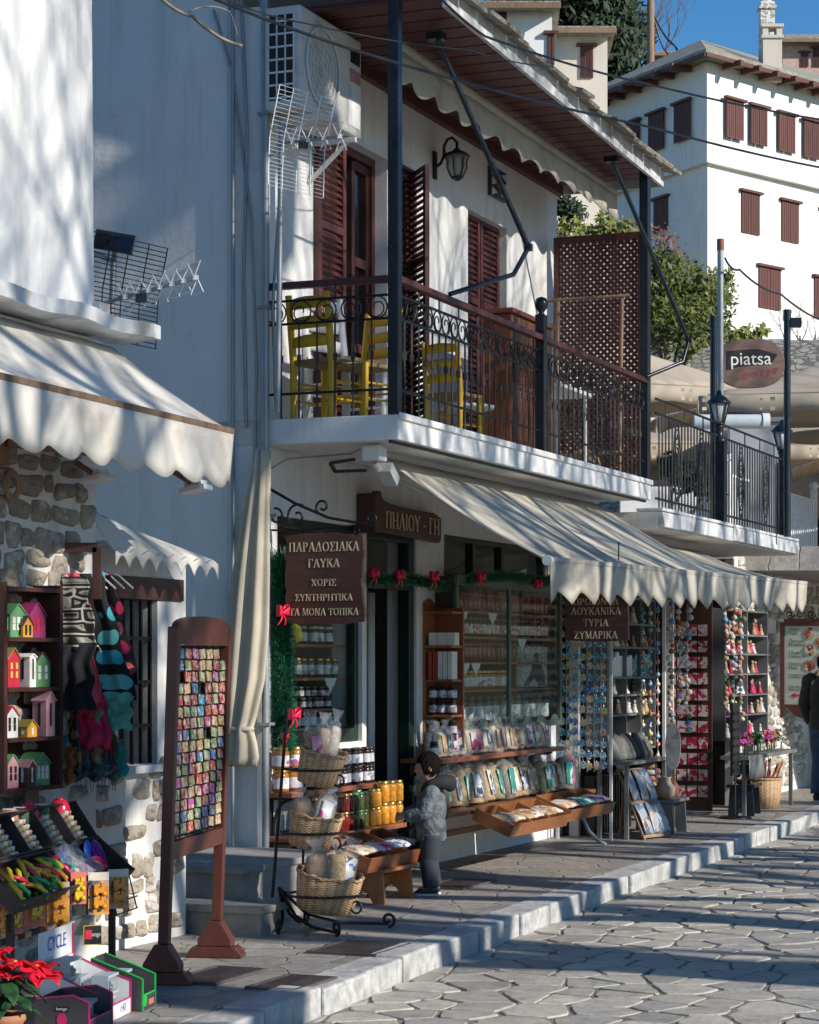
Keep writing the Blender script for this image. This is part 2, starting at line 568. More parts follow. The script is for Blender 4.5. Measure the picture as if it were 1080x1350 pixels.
PAVEM = paving('pavement_slabs', 3.3, (.2, .19, .175), [(.28, .265, .25), (.4, .37, .335), (.33, .32, .31), (.36, .32, .3)], .004, bump=.9)
def flagstone(name, stones):
 k = NT(name)
 v = k.coords((1, 1, 1), False, True)
 rp = k.n('NewGeometry').outputs['Random Per Island']
 c = k.ramp(rp, [(i / (len(stones) - 1), q) for i, q in enumerate(stones)])
 f1 = k.noise(v, 9, 8, .7)
 c = k.mix(1.0, c, k.ramp(f1, [(.25, (.62, .62, .64)), (.5, (.97, .96, .94)), (.78, (1.25, 1.22, 1.16))]), 'MULTIPLY')
 f2 = k.noise(v, 1.1, 6, .65)
 c = k.mix(k.ramp(f2, [(.5, (0, 0, 0)), (.72, (.55, .55, .55))]), c, (.2, .185, .165))
 k.col(c)
 k.l(k.ramp(f1, [(.3, (.42,) * 3), (.7, (.72,) * 3)]), k.b.inputs['Roughness'])
 h = k.noise(v, 26, 8, .7)
 k.bump(h, .75, .012)
 return k.m
FLAG = flagstone('street_flagstones', [(.3, .29, .27), (.5, .47, .41), (.4, .38, .34), (.57, .53, .46), (.36, .35, .335), (.46, .44, .4)])
JOINT = mat('earthy_joint', (.2, .18, .15), .95, var=.4, vs=14, bump=.8, bs=70, bd=.01, world=True)
KERBM = mat('kerb_marble', (.46, .46, .45), .6, var=.3, vs=16, bump=.6, bs=30, dirt=(.28, .28, .28), ds=4, bd=.01)
SHUT = woody('red_brown_paint', (.115, .034, .03), (.07, .022, .02), (1, 1, 12), .45)
SHUTFAR = woody('far_shutter_wood', (.115, .035, .024), (.06, .02, .015), (5, 5, .4), .6)
SOFFIT = woody('soffit_boards', (.13, .042, .036), (.075, .026, .024), (8, 1, 8), .55)
DARKWOOD = woody('dark_stained_wood', (.07, .026, .02), (.035, .014, .012), (6, 6, 1), .45)
RACKWOOD = woody('mahogany_paint', (.13, .04, .03), (.08, .025, .02), (5, 5, 1), .35)
SIGNWOOD = woody('sign_wood', (.085, .034, .026), (.035, .015, .012), (1, 1, 7), .4, 4, .3)
REDWOOD = woody('varnished_red_wood', (.27, .09, .04), (.16, .05, .025), (9, 2, 9), .35)
PINE = woody('orange_pine', (.33, .13, .05), (.2, .075, .03), (9, 9, 1), .45)
OLDWOOD = woody('weathered_pole_wood', (.26, .17, .11), (.13, .08, .05), (10, 10, .6), .8)
BLUEBLACK = mat('blue_black_gloss_paint', (.012, .017, .026), .28, var=.3, bump=.1, bs=80)
IRON = mat('black_iron', (.012, .012, .013), .4, .3, var=.3, bump=.2, bs=120)
GREYIRON = mat('grey_painted_pipe', (.3, .32, .34), .4, .4, var=.15)
GREENFR = mat('dark_green_paint', (.012, .028, .02), .35, var=.3)
SAGEFR = mat('sage_green_paint', (.10, .15, .12), .45, var=.2)
CANVAS = mat('cream_canvas', (.70, .66, .57), .9, var=.06, vs=3, bump=.12, bs=200, spec=.1, dirt=(.5, .46, .39), ds=1.6, trans=.36)
CANVASW = mat('white_canvas', (.80, .77, .71), .9, var=.05, vs=3, bump=.12, bs=200, spec=.1, dirt=(.62, .57, .5), ds=1.6, trans=.2)
CANVASB = mat('beige_parasol_cloth', (.66, .57, .45), .9, var=.06, vs=2, spec=.1, trans=.3)
CURTAINM = mat('beige_curtain', (.60, .54, .43), .9, var=.1, vs=4, bump=.15, bs=160, spec=.1, trans=.15)
GLASS = glassy('window_glass', (.92, .96, .95), .9, .01, ior=1.17)
CLEARPACK = glassy('cellophane', (.97, .98, .99), .9, .08, 1.0, 32, 1.27, .13)
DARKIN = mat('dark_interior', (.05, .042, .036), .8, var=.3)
YELLOW = mat('yellow_chair_paint', (.72, .42, .02), .4, var=.1)
RUSH = mat('rush_seat', (.30, .21, .1), .8, var=.3, vs=40, bump=.5, bs=90)
WHITEM = mat('white_metal', (.78, .78, .78), .4, var=.08)
GREYM = mat('light_grey_plastic', (.62, .62, .6), .45, var=.08, dirt=(.4, .39, .37), ds=3)
BLACKM = mat('black_plastic', (.015, .015, .017), .35, var=.2)
TILE = mat('roof_slate', (.24, .22, .18), .85, var=.35, vs=9, bump=.7, bs=25, bd=.03, st=(1, 1, 1), dirt=(.34, .32, .25), ds=4)
TILER = mat('far_roof_slate', (.3, .29, .24), .9, var=.3, vs=3, bump=.8, bs=8, bd=.1, dirt=(.2, .2, .17), ds=2)
LETTER = mat('cream_letter_paint', (.60, .50, .33), .6, var=.12, vs=30)
WICKER = wickery('wicker')
PAPER = mat('white_paper', (.78, .77, .74), .6, var=.05, rand=True)
TERRA = mat('terracotta', (.42, .19, .1), .8, var=.2, bump=.2)
LEAFD = mat('dark_needles', (.03, .05, .022), .7, var=.5, vs=2.5, world=True, trans=.1)
LEAFG = mat('green_leaves', (.07, .115, .022), .5, var=.55, vs=3, col2=(.19, .21, .04), world=True, trans=.2)
LEAFY = mat('yellow_green_leaves', (.22, .24, .05), .5, var=.4, vs=3, world=True, trans=.2)
GARL = mat('tinsel_green', (.016, .13, .06), .4, var=.6, vs=25)
BARK = mat('plane_bark', (.22, .19, .15), .9, var=.3, bump=.5, bs=20)
BARKFAR = mat('bare_twig_bark', (.2, .14, .12), .9, var=.3)
BOWRED = mat('red_bow_ribbon', (.75, .012, .06), .35, var=.15)
ROCK = mat('hill_ground', (.13, .12, .07), .95, var=.4, vs=.3, bump=.5, bs=2, dirt=(.09, .1, .04), ds=.2)
# ================================================================== SETTING
def kn(s):                               # kerb line
 pts = [(-16, 2.75), (-4.1, 2.12), (2.08, 1.79), (10.7, 1.53), (45, .5)]
 for (a, na), (b, nb) in zip(pts, pts[1:]):
  if s <= b:
   return na + (nb - na) * (s - a) / (b - a)
 return pts[-1][1]
m = MB(ID)
m.add([(-1500, -1500, -.17), (1500, -1500, -.17), (1500, 1500, -.17), (-1500, 1500, -.17)], [(0, 1, 2, 3)])
struct(m.build('ground', ROCK))
m = MB()
m.add([(-16, 1.2, -.1345), (45, .2, -.1345), (45, 16, -.1345), (-16, 16, -.1345)], [(0, 1, 2, 3)])
rk = random.Random(17)
G_ = .32
cells = {}
for i in range(-24, 74):
 for j in range(3, 24):
  cells[i, j] = Vector(((i + .5 + rk.uniform(-.42, .42)) * G_, (j + .5 + rk.uniform(-.42, .42)) * G_ * .82))
m.m = 1
for (i, j), c in cells.items():
 if c.y < kn(c.x) - .15:
  continue
 pl = [Vector(q) for q in ((c.x - .6, c.y - .6), (c.x + .6, c.y - .6), (c.x + .6, c.y + .6), (c.x - .6, c.y + .6))]
 for di in (-2, -1, 0, 1, 2):
  for dj in (-2, -1, 0, 1, 2):
   o = cells.get((i + di, j + dj))
   if o is None or o is c:
    continue
   nv = (o - c); mid = (o + c) / 2 - nv.normalized() * .006
   out = []
   for a, b in zip(pl, pl[1:] + pl[:1]):
    da, db = (a - mid).dot(nv), (b - mid).dot(nv)
    if da <= 0:
     out.append(a)
    if (da < 0) != (db < 0):
     out.append(a + (b - a) * (da / (da - db)))
   pl = out
 if len(pl) < 3:
  continue
 rim = []
 for a, b in zip(pl, pl[1:] + pl[:1]):
  k = max(1, int((b - a).length / .07))
  for q in range(k):
   p = a + (b - a) * (q / k)
   rim.append(p + (c - p).normalized() * (rk.uniform(0, .010) + (.012 if q == 0 else 0)))
 z0 = -.127 + rk.uniform(-.0035, .0035)
 tx, ty = rk.uniform(-.012, .012), rk.uniform(-.012, .012)
 rg = []
 for kk, dz in ((1, -.02), (.992, -.0035), (.965, -.0004), (.6, .0), (.3, .0004)):
  rg.append([(c.x + (p.x - c.x) * kk, c.y + (p.y - c.y) * kk, z0 + dz + (p.x - c.x) * tx * kk + (p.y - c.y) * ty * kk) for p in rim])
 m.loft(rg, False)
m.m = 0
struct(m.build('street', [JOINT, FLAG]))
m = MB()
m.add([(-40, 6.9, -.124), (60, 6.9, -.124), (60, 45, -.124), (-40, 45, -.124)], [(0, 1, 2, 3)])
struct(m.build('bounce_paving', STREETM))  # unseen paving added to bounce neutral light onto the shaded walls
m = MB()
poly = [(-16, -1.5)] + [(s, kn(s) - .235) for s in (-16, -4.1, 2.08, 10.7, 45)] + [(45, -1.5)]
m.prism(poly, (0, 0, -.16), (1, 0, 0), (0, 1, 0), (0, 0, .16))
struct(m.build('pavement', PAVEM))
m = MB()
s = -15.0
rk = random.Random(3)
while s < 42:
 L = rk.uniform(.38, .75)
 e = s + L - .024
 dz = rk.uniform(-.008, .008)
 dn = rk.uniform(-.012, .012)
 m.prism([(s, kn(s) - .225), (s, kn(s) + dn), (e, kn(e) + dn), (e, kn(e) - .225)], (0, 0, -.16), (1, 0, 0), (0, 1, 0), (0, 0, .168 + dz))
 s += L
o = m.build('kerb', KERBM, bev=.014)
struct(o)
m = MB(ID)
RH = random.Random(5)
def hill_z(x, y):
 return -2 + max(0, (y - 42)) * .30 + .06 * max(0, x - 0) + 1.2 * math.sin(x * .13 + y * .07) + 8 * math.exp(-((x - 2) ** 2 + (y - 73) ** 2) / 98)
def hillpt(a, b):
 x = -120 + 300 * a
 y = 46 + 220 * b
 return (x, y, hill_z(x, y))
m.shell(hillpt, 60, 60, (0, 0, -1))
struct(m.build('hillside', ROCK))
def wall_open(m, s0, s1, z0, z1, n0, n1, holes):
 ss = sorted({s0, s1, *[h[0] for h in holes], *[h[1] for h in holes]})
 zs = sorted({z0, z1, *[h[2] for h in holes], *[h[3] for h in holes]})
 for a, b in zip(ss, ss[1:]):
  for c, d in zip(zs, zs[1:]):
   cs_, cz = (a + b) / 2, (c + d) / 2
   if any(h[0] < cs_ < h[1] and h[2] < cz < h[3] for h in holes):
    continue
   m.box(a, b, n0, n1, c, d)
 return m
def louvre(m, s0, s1, z0, z1, n, t=.035, mids=1, step=.05, fr=.055):     # a louvred leaf in the plane of the front
 zz = [z0 + (z1 - z0) * i / (mids + 1) for i in range(mids + 2)]
 m.box(s0, s0 + fr, n, n + t, z0, z1)
 m.box(s1 - fr, s1, n, n + t, z0, z1)
 for z in zz:
  a, b = max(z0, z - fr / 2), min(z1, z + fr / 2)
  m.box(s0 + fr, s1 - fr, n, n + t, a, b)
 for a, b in zip(zz, zz[1:]):
  z = a + fr / 2 + step * .6
  while z < b - fr / 2 - step * .3:
   m.ob(((s0 + s1) / 2, n + t / 2, z), (s1 - s0 - 2 * fr + .006, .006, step * 1.05), rx=32)
   z += step
 return m
def ring(m, c, r, u, v, t=.005, n=16, a0=0, a1=360, k=5):
 c, u, v = Vector(c), Vector(u), Vector(v)
 pts = [c + u * (r * math.cos(R(a0 + (a1 - a0) * i / n))) + v * (r * math.sin(R(a0 + (a1 - a0) * i / n))) for i in range(n + 1)]
 m.tube(pts, t, k)
def spiral(m, c, r0, r1, u, v, t, a0, a1, n=18, k=5):
 c, u, v = Vector(c), Vector(u), Vector(v)
 pts = []
 for i in range(n + 1):
  a = R(a0 + (a1 - a0) * i / n)
  r = r0 + (r1 - r0) * i / n
  pts.append(c + u * (r * math.cos(a)) + v * (r * math.sin(a)))
 m.tube(pts, t, k)
# ================================================================== MAIN SHOP HOUSE
house = thing('shop_house', 'white two-storey house with wooden balcony above the sweets shop', 'house', at(0, 0))
SL0, SL1 = 3.08, 3.25
m = MB()
wall_open(m, 0, 6.3, 0, SL0, -.25, 0, [(.25, 1.72, 1.03, 2.62), (1.8, 2.8, .0, 2.62), (3.4, 6.05, 1.03, 2.66)])
wall_open(m, 0, 6.3, SL1, 6.04, -.25, 0, [(1.33, 2.2, SL1, 5.46), (3.95, 4.91, SL1, 5.41)])
m.build('front_wall', WHITE, house)
m = MB()
m.box(0, .25, -8, -.253, -.1, 6.6)
m.box(6.05, 6.3, -8, -.253, -.1, 6.6)
m.build('side_wall', WHITE, house)
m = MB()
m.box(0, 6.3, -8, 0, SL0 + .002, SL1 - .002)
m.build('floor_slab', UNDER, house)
m = MB()
m.box(.003, 5.97, .003, 1.0, SL0, SL1)
m.box(.0, 5.99, 1.0, 1.018, SL1 - .035, SL1 + .012)
o = m.build('balcony_slab', WHITE, house, bev=.008)
m = MB()
m.box(.003, 5.97, .93, .955, SL0 - .018, SL0 - .001)
m.build('drip_strip', BLACKM, house)
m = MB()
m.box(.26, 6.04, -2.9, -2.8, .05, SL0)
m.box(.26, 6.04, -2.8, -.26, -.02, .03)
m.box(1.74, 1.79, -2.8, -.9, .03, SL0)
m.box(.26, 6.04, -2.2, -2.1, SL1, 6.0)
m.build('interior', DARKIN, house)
# roof ---------------------------------------------------------------
EZ = 6.0
def en(s):
 return 1.2 - (s - .31) * .0365
m = MB()
s = .3
while s < 6.3:
 b = min(s + .235, 6.34)
 m.prism([(s, .002), (s, en(s)), (b - .02, en(b)), (b - .02, .002)], (0, 0, EZ + .05), (1, 0, 0), (0, 1, 0), (0, 0, .03))
 s += .24
m.box(.3, 6.34, .004, .9, EZ + .084, EZ + .1)
m.box(.25, 6.3, .003, .06, EZ - .04, EZ + .047)
m.build('soffit', SOFFIT, house)
m = MB()
m.prism([(.28, en(.28)), (6.36, en(6.36)), (6.36, en(6.36) + .03), (.28, en(.28) + .03)], (0, 0, EZ - .02), (1, 0, 0), (0, 1, 0), (0, 0, .15))
m.box(6.345, 6.375, -.1, en(6.36) - .003, EZ - .02, EZ + .13)
m.build('fascia', MARBLE, house)
m = MB()
m.shell(lambda a, b: (-.3 + 6.75 * a, (en(6.4) + .1) * (1 - b) - 4.2 * b, EZ + .16 + 2.2 * b), 2, 2, (0, 0, .03), False)
rk = random.Random(9)
for row in range(4):
 s = .2
 while s < 6.4:
  L = rk.uniform(.22, .42)
  base = en(s) + .11 - row * .22
  z = EZ + .155 + row * .075
  m.ob((s + L / 2, base - .15 + rk.uniform(-.03, .03), z + rk.uniform(-.01, .012)), (L - .012, .36, .028), rx=-rk.uniform(14, 18), rz=rk.uniform(-3, 3), ry=rk.uniform(-2, 2))
  s += L
m.build('roof', TILE, house)
# posts ---------------------------------------------------------------
m = MB(); m.box(-.005, .07, .925, 1.0, SL1, EZ + .05); m.build('post', BLUEBLACK, house, bev=.004)
m = MB(); m.box(5.87, 5.97, .92, 1.0, SL1, EZ + .05); m.build('post', BLUEBLACK, house, bev=.004)
m = MB()
m.box(2.97, 3.06, .93, 1.0, SL1, 4.33)
m.lathe([(.03, 0), (.02, .02), (.05, .06), (.055, .09), (.04, .13), (.0, .145)], (3.015, .965, 4.33), 12, caps=False)
m.build('newel_post', BLUEBLACK, house)
def railing(m, p, q, z0, rail_z, du):
 p, q = Vector(p), Vector(q)
 d = (q - p); L = d.length; d.normalize()
 up = Vector((0, 0, 1))
 za, zb, zc = rail_z - .115, rail_z - .27, z0 + .17
 for z, t in ((za, .016), (zb, .016), (zc, .016)):
  m.bar((p.x, p.y, z), (q.x, q.y, z), .012, t)
 k = int(L / .125)
 for i in range(1, k):
  c = p + d * (L * i / k)
  m.tube([(c.x, c.y, z0), (c.x, c.y, zb)], .0075, 4)
  m.ob((c.x, c.y, (zb + zc) / 2), (.022, .022, .05), rz=45)
  if i % 3 == 0:
   m.tube([(c.x, c.y, za), (c.x, c.y, rail_z - .03)], .007, 4)
 k = max(1, int(L / .155))
 for i in range(k):
  c = p + d * (L * (i + .5) / k)
  c.z = (za + zb) / 2
  ring(m, c, .074, d, up, .0055, 16)
  sg = 1 if i % 2 else -1
  spiral(m, c, .074, .018, d * sg, up, .005, 200, 560, 14)
 return m
m = MB()
railing(m, (.07, .965, 0), (2.97, .965, 0), SL1, 4.16, None)
railing(m, (3.06, .965, 0), (5.87, .965, 0), SL1, 4.16, None)
m.build('balcony_railing', IRON, house)
m = MB()
railing(m, (.035, .925, 0), (.035, .0, 0), SL1, 4.16, None)
m.build('end_railing', IRON, house)
m = MB()
m.box(.072, 2.968, .935, 1.0, 4.125, 4.17)
m.box(3.062, 5.868, .935, 1.0, 4.125, 4.17)
m.build('handrail', SHUT, house, bev=.008)
m = MB()
m.box(.0, .068, .003, .923, 4.125, 4.17)
m.build('handrail', SHUT, house, bev=.008)
# shutters and doors ------------------------------------------------------
m = MB(); louvre(m, .84, 1.32, SL1 + .04, 5.46, .012, mids=2); m.build('shutter', SHUT, house)
m = MB(); louvre(m, 2.21, 2.69, SL1 + .04, 5.46, .012, mids=2); m.build('shutter', SHUT, house)
m = MB()
m.F = MF @ Matrix.Translation((2.72, 0.0, 0)) @ Matrix.Rotation(R(140), 4, 'Z')
louvre(m, 0, .42, SL1 + .04, 5.44, 0, mids=2)
m.build('shutter', SHUT, house)
m = MB(); louvre(m, 3.955, 4.42, SL1 + .03, 5.40, -.1, mids=2); m.build('shutter', SHUT, house)
m = MB(); louvre(m, 4.44, 4.905, SL1 + .03, 5.40, -.1, mids=2); m.build('shutter', SHUT, house)
m = MB()
m.box(1.33, 1.39, -.2, -.1, SL1, 5.46); m.box(2.14, 2.2, -.2, -.1, SL1, 5.46); m.box(1.39, 2.14, -.2, -.1, 5.4, 5.46)
m.build('door_frame', SHUT, house)
d = MB()
d.box(1.8, 1.86, -.18, -.12, SL1 + .02, 5.38); d.box(2.07, 2.13, -.18, -.12, SL1 + .02, 5.38)
for z in (SL1 + .05, 3.95, 4.6, 5.32):
 d.box(1.86, 2.07, -.18, -.12, z, z + .07)
d.build('door_leaf', DARKWOOD, house)
# ground floor joinery -----------------------------------------------------
m = MB()
for a, b in ((.25, .32), (1.65, 1.72)):
 m.box(a, b, -.1, -.03, 1.03, 2.62)
m.box(.32, 1.65, -.1, -.03, 1.03, 1.13); m.box(.32, 1.65, -.1, -.03, 2.55, 2.62); m.box(.32, 1.65, -.1, -.03, 2.2, 2.25)
f1 = m.build('window_frame', GREENFR, house, bev=.004)
m = MB(); m.box(.32, 1.65, -.07, -.064, 1.13, 2.2); m.box(.32, 1.65, -.07, -.064, 2.25, 2.55); m.build('pane', GLASS, f1)
m = MB()
m.box(1.8, 1.88, -.12, -.02, 0, 2.62); m.box(2.7, 2.8, -.12, -.02, 0, 2.62); m.box(1.88, 2.7, -.12, -.02, 2.18, 2.24); m.box(1.88, 2.7, -.12, -.02, 2.55, 2.62)
f2 = m.build('door_frame', GREENFR, house, bev=.004)
m = MB(); m.box(1.88, 2.7, -.075, -.069, 2.24, 2.55); m.build('pane', GLASS, f2)
m = MB()
m.F = MF @ Matrix.Translation((1.89, -.1, 0)) @ Matrix.Rotation(R(-78), 4, 'Z')
for a, b in ((0, .09), (.7, .79)):
 m.box(a, b, -.02, .02, .03, 2.17)
for a, b in ((.03, .12), (.95, 1.1), (2.08, 2.17)):
 m.box(.09, .7, -.02, .02, a, b)
dl = m.build('door_leaf', GREENFR, house, bev=.004)
m = MB()
m.F = MF @ Matrix.Translation((1.89, -.1, 0)) @ Matrix.Rotation(R(-78), 4, 'Z')
m.box(.09, .7, -.003, .003, .12, .95); m.box(.09, .7, -.003, .003, 1.1, 2.08)
m.build('pane', GLASS, dl)
m = MB()
m.shell(lambda a, b: (2.62 - .1 * a, -.3 + .025 * math.sin(a * 17), .06 + 2.1 * b), 20, 2, (0, -.004, 0))
m.build('door_curtain', UNDER, house)
m = MB()
for s_ in (3.4, 4.15, 4.86, 6.0):
 m.box(s_, s_ + .06, -.1, -.03, 2.24, 2.66)
m.box(3.46, 6.0, -.1, -.03, 2.62, 2.66); m.box(3.46, 6.0, -.1, -.03, 2.24, 2.29)
f3 = m.build('transom_window', GREENFR, house)
m = MB(); m.box(3.46, 6.0, -.07, -.064, 2.29, 2.62); m.build('pane', GLASS, f3)
# base blocks and drain pipe belong to the house
m = MB()
for n_, r_ in ((.05, .028),):
 m.tube([(-.04, n_, .0), (-.04, n_, 6.3)], r_, 8)
for z in (1.2, 2.6, 4.0, 5.3):
 m.ob((-.03, .05, z), (.09, .09, .02))
m.build('drain_pipe', GREYIRON, house)
m = MB()
m.tube([(-.03, -.2, .2), (-.03, -.2, 6.4)], .016, 6)
m.tube([(-.02, -.1, 3.2), (-.025, -.12, 4.2), (-.03, -.09, 5.2), (-.02, -.15, 6.3)], .012, 5)
m.tube([(-.02, .12, 3.3), (-.03, .1, 4.0), (-.025, .16, 4.9), (-.03, .14, 5.6), (-.03, -.03, 6.2)], .011, 5)
m.tube([(-.02, -.04, 2.9), (-.03, -.02, 3.6), (-.025, -.06, 4.6), (-.03, -.2, 5.6), (-.02, -.35, 6.05)], .010, 5)
m.build('wall_cables', GREYIRON, house)
# ================================================================== TERRACE HOUSE (gift shop below)
terr = thing('terrace_house', 'long low house with iron railed terrace above the gift shop', 'house', at(6, 0))
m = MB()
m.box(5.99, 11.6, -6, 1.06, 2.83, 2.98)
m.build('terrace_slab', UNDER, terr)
m = MB()
rk = random.Random(4)
s = 5.985
while s < 11.6:
 L = min(rk.uniform(.5, 1.0), 11.62 - s)
 m.ob((s + L / 2, 1.085 + rk.uniform(-.006, .008), 2.91 + rk.uniform(-.006, .006)), (L - .008, .045, .135))
 m.ob((s + L / 2, .98, 3.0), (L - .01, .25, .03), ry=rk.uniform(-.4, .4))
 s += L
m.build('edge_stones', MARBLE, terr, bev=.008)
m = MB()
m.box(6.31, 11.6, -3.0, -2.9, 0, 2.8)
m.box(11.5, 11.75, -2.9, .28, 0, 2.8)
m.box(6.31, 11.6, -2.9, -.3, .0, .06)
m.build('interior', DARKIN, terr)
for s_, n_ in ((6.36, .1), (7.8, .12), (9.55, .12), (11.42, .3)):
 m = MB(); m.box(s_, s_ + .07, n_, n_ + .09, 0.0, 2.8); m.build('shopfront_post', GREYM, terr)
m = MB()
m.box(6.43, 7.8, -.1, .0, .0, .5); m.box(9.62, 11.4, .05, .15, 0, .42)
m.build('base_wall', WHITE, terr)
def terrace_rail(m, s0, s1):
 z0, z1 = 3.02, 4.0
 a, b = (s0, 1.03), (s1, 1.03)
 for z in (z1, z1 - .13, z0 + .08):
  m.bar((s0, 1.03, z), (s1, 1.03, z), .014, .02)
 L = s1 - s0
 k = int(L / .11)
 pan = {int(k * .3), int(k * .72)}
 for i in range(1, k):
  s_ = s0 + L * i / k
  m.tube([(s_, 1.03, z0), (s_, 1.03, z1 - .13)], .008, 4)
  if i % 6 == 3:
   m.tube([(s_, 1.03, z1 - .13), (s_, 1.03, z1)], .007, 4)
  if i in pan:
   for q in range(4):
    zc = z0 + .2 + q * .17
    sg = 1 if q % 2 else -1
    spiral(m, (s_ + .055, 1.03, zc), .085, .015, (sg, 0, 0), (0, 0, 1), .006, -90, 400, 18)
   ring(m, (s_ + .055, 1.03, z0 + .46), .12, (1, 0, 0), (0, 0, 3.0), .006, 24)
m = MB(); terrace_rail(m, 6.02, 8.24); m.build('terrace_railing', IRON, terr)
m = MB(); terrace_rail(m, 8.38, 11.03); m.build('terrace_railing', IRON, terr)
# ================================================================== LEFT STONE HOUSE
stone = thing('stone_house', 'whitewashed rubble stone house with plastered upper floor at the near end', 'house', at(-5, 0))
def stones(m, s0, s1, z0, z1, n, sz, seed, skip, holes=(), amp=.022):
 r_ = random.Random(seed)
 m.m = 1
 z = z0 + sz * .3
 while z < z1:
  h = sz * r_.uniform(.75, 1.15)
  s = s0 + r_.uniform(0, sz)
  while s < s1:
   w_ = sz * r_.uniform(1.0, 2.5) * (.6 if r_.random() < .25 else 1)
   c, cz = s + w_ / 2, z + h / 2 + r_.uniform(-.2, .2) * h
   s += w_ + sz * r_.uniform(.05, .25)
   a, b = w_ / 2, h * r_.uniform(.42, .58)
   if r_.random() < skip or c + a > s1 or c - a < s0 or any(h0 - a < c < h1 + a and h2 - b < cz < h3 + b for h0, h1, h2, h3 in holes):
    continue
   ph = [r_.uniform(0, 6.28) for _ in range(3)]
   tl = r_.uniform(-.12, .12)
   rings = []
   for k, o in ((1.0, -.012), (.96, .3), (.8, .85), (.45, 1.0), (.05, 1.05)):
    rg = []
    for i in range(18):
     t_ = i * math.pi / 9
     e = 1 + .09 * math.sin(2 * t_ + ph[0]) + .07 * math.sin(3 * t_ + ph[1]) + .05 * math.sin(5 * t_ + ph[2])
     x = a * k * e * math.copysign(abs(math.cos(t_)) ** .5, math.cos(t_))
     y = b * k * e * math.copysign(abs(math.sin(t_)) ** .55, math.sin(t_))
     rg.append((c + x - y * tl, n + (amp * o * (1 + .3 * math.sin(t_ * 2 + ph[1])) if o > 0 else o), cz + y + x * tl))
    rings.append(rg)
   m.loft(rings)
  z += h + sz * r_.uniform(.02, .16)
 m.m = 0
m = MB()
m.box(-9, -3.08, -.4, .5, -.1, 3.36)
stones(m, -6.2, -3.09, .02, 1.2, .5, .1, 3, .25)
stones(m, -6.2, -3.09, 1.2, 3.3, .5, .118, 5, .04)
m.build('rubble_wall', [MORTAR, RUBST], stone)
m = MB()
wall_open(m, -3.078, -1.85, -.1, 2.25, .15, .4, [(-2.66, -2.2, 1.03, 1.97), (-2.85, -1.9, 1.97, 2.1)])
m.box(-2.1, -1.85, -1.5, .148, -.1, 2.25)
stones(m, -3.07, -1.86, .03, 1.0, .4, .11, 7, .25)
stones(m, -3.07, -1.86, 1.0, 2.2, .4, .12, 8, .12, [(-2.88, -1.88, 1.0, 2.14)])
m.build('low_wall', [MORTAR, RUBST], stone)
m = MB()
m.prism([(-9, .0), (-3.08, .0), (-3.10, 4.6), (-9, 4.6)], (0, .49, 3.44), (1, 0, 0), (0, -.006, 1), (0, -5, 0))
m.build('upper_wall', WHITE, stone)
m = MB()
rk = random.Random(8)
m.shell(lambda a, b: (-9 + 6.18 * a, .42 + .34 * b + .012 * math.sin(a * 60), 3.37 + .008 * math.sin(a * 47 + b * 5)), 70, 3, (0, 0, .075), False)
m.box(-3.1, -2.98, .45, .53, 3.45, 3.56)
m.build('eave_ledge', MARBLE, stone)
m = MB()
m.box(-2.848, -1.902, .2, .415, 1.972, 2.098)
m.build('lintel', DARKWOOD, stone)
m = MB()
m.box(-2.72, -2.14, .2, .47, .985, 1.028)
m.build('sill', MARBLE, stone)
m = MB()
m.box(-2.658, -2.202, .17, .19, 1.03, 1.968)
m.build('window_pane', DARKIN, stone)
m = MB()
for s_ in (-2.64, -2.535, -2.43, -2.325, -2.22):
 m.bar((s_, .36, 1.03), (s_, .36, 1.968), .018, .018)
for z in (1.25, 1.5, 1.75):
 m.bar((-2.655, .36, z), (-2.205, .36, z), .014, .02)
m.build('window_bars', IRON, stone)
m = MB()
m.shell(lambda a, b: (-3.075 + 1.22 * a, -.4 + .79 * b, 2.31 - .03 * b + .008 * math.sin(a * 30)), 24, 2, (0, 0, -.05))
m.build('low_roof', WHITE, stone)
# stone steps up the passage
st_ = thing('stone_steps', 'worn stone steps in the passage behind the brown postcard rack', 'steps', at(-1, .4))
for i, (a, n1, z) in enumerate(((-1.83, .89, .175), (-1.48, .6, .37))):
 m = MB()
 e = (-1.46, -.05)[i]
 m.box(a + .03, e - .01, -1.5, n1 - .02, -.02, z - .045)
 m.build('riser', STEPM, st_)
 m = MB()
 m.box(a, e, -1.5, n1, z - .043, z)
 m.build('tread', STEPM, st_, bev=.008)
# far sunlit rubble wall with railing beyond the gift shop
sw = MB()
sw.box(11.8, 24, -.3, .3, -.1, 2.95)
sw.box(15.8, 16.3, .301, .75, -.1, 1.9)
stones(sw, 11.82, 19, .05, 2.9, .3, .12, 11, .2, [(15.7, 16.4, 0, 2)], .03)
tag(sw.build('rubble_wall', [MORTAR, RUBPALE]), 'bright sunlit rubble stone wall behind the menu board', 'wall')
m = MB()
for i in range(40):
 s_ = 11.9 + i * .12
 m.tube([(s_, .2, 2.95), (s_, .2, 3.8)], .014, 5)
 if i % 4 == 1:
  spiral(m, (s_ + .06, .2, 3.45), .08, .02, (1, 0, 0), (0, 0, 1), .01, 0, 420, 16)
for z in (3.05, 3.8):
 m.bar((11.85, .2, z), (16.7, .2, z), .03, .03)
wf = thing('white_fence', 'white iron fence on top of the sunlit rubble wall', 'fence', at(12, .2, 2.95))
m.build('railing', WHITEM, wf)
for s_ in (11.85, 14.2, 16.6):
 m = MB(); m.box(s_, s_ + .09, .16, .24, 2.95, 3.95); m.lathe([(.03, 0), (.07, .05), (.05, .1), (0, .12)], (s_ + .045, .2, 3.95), 8, caps=False)
 m.build('post', WHITEM, wf)
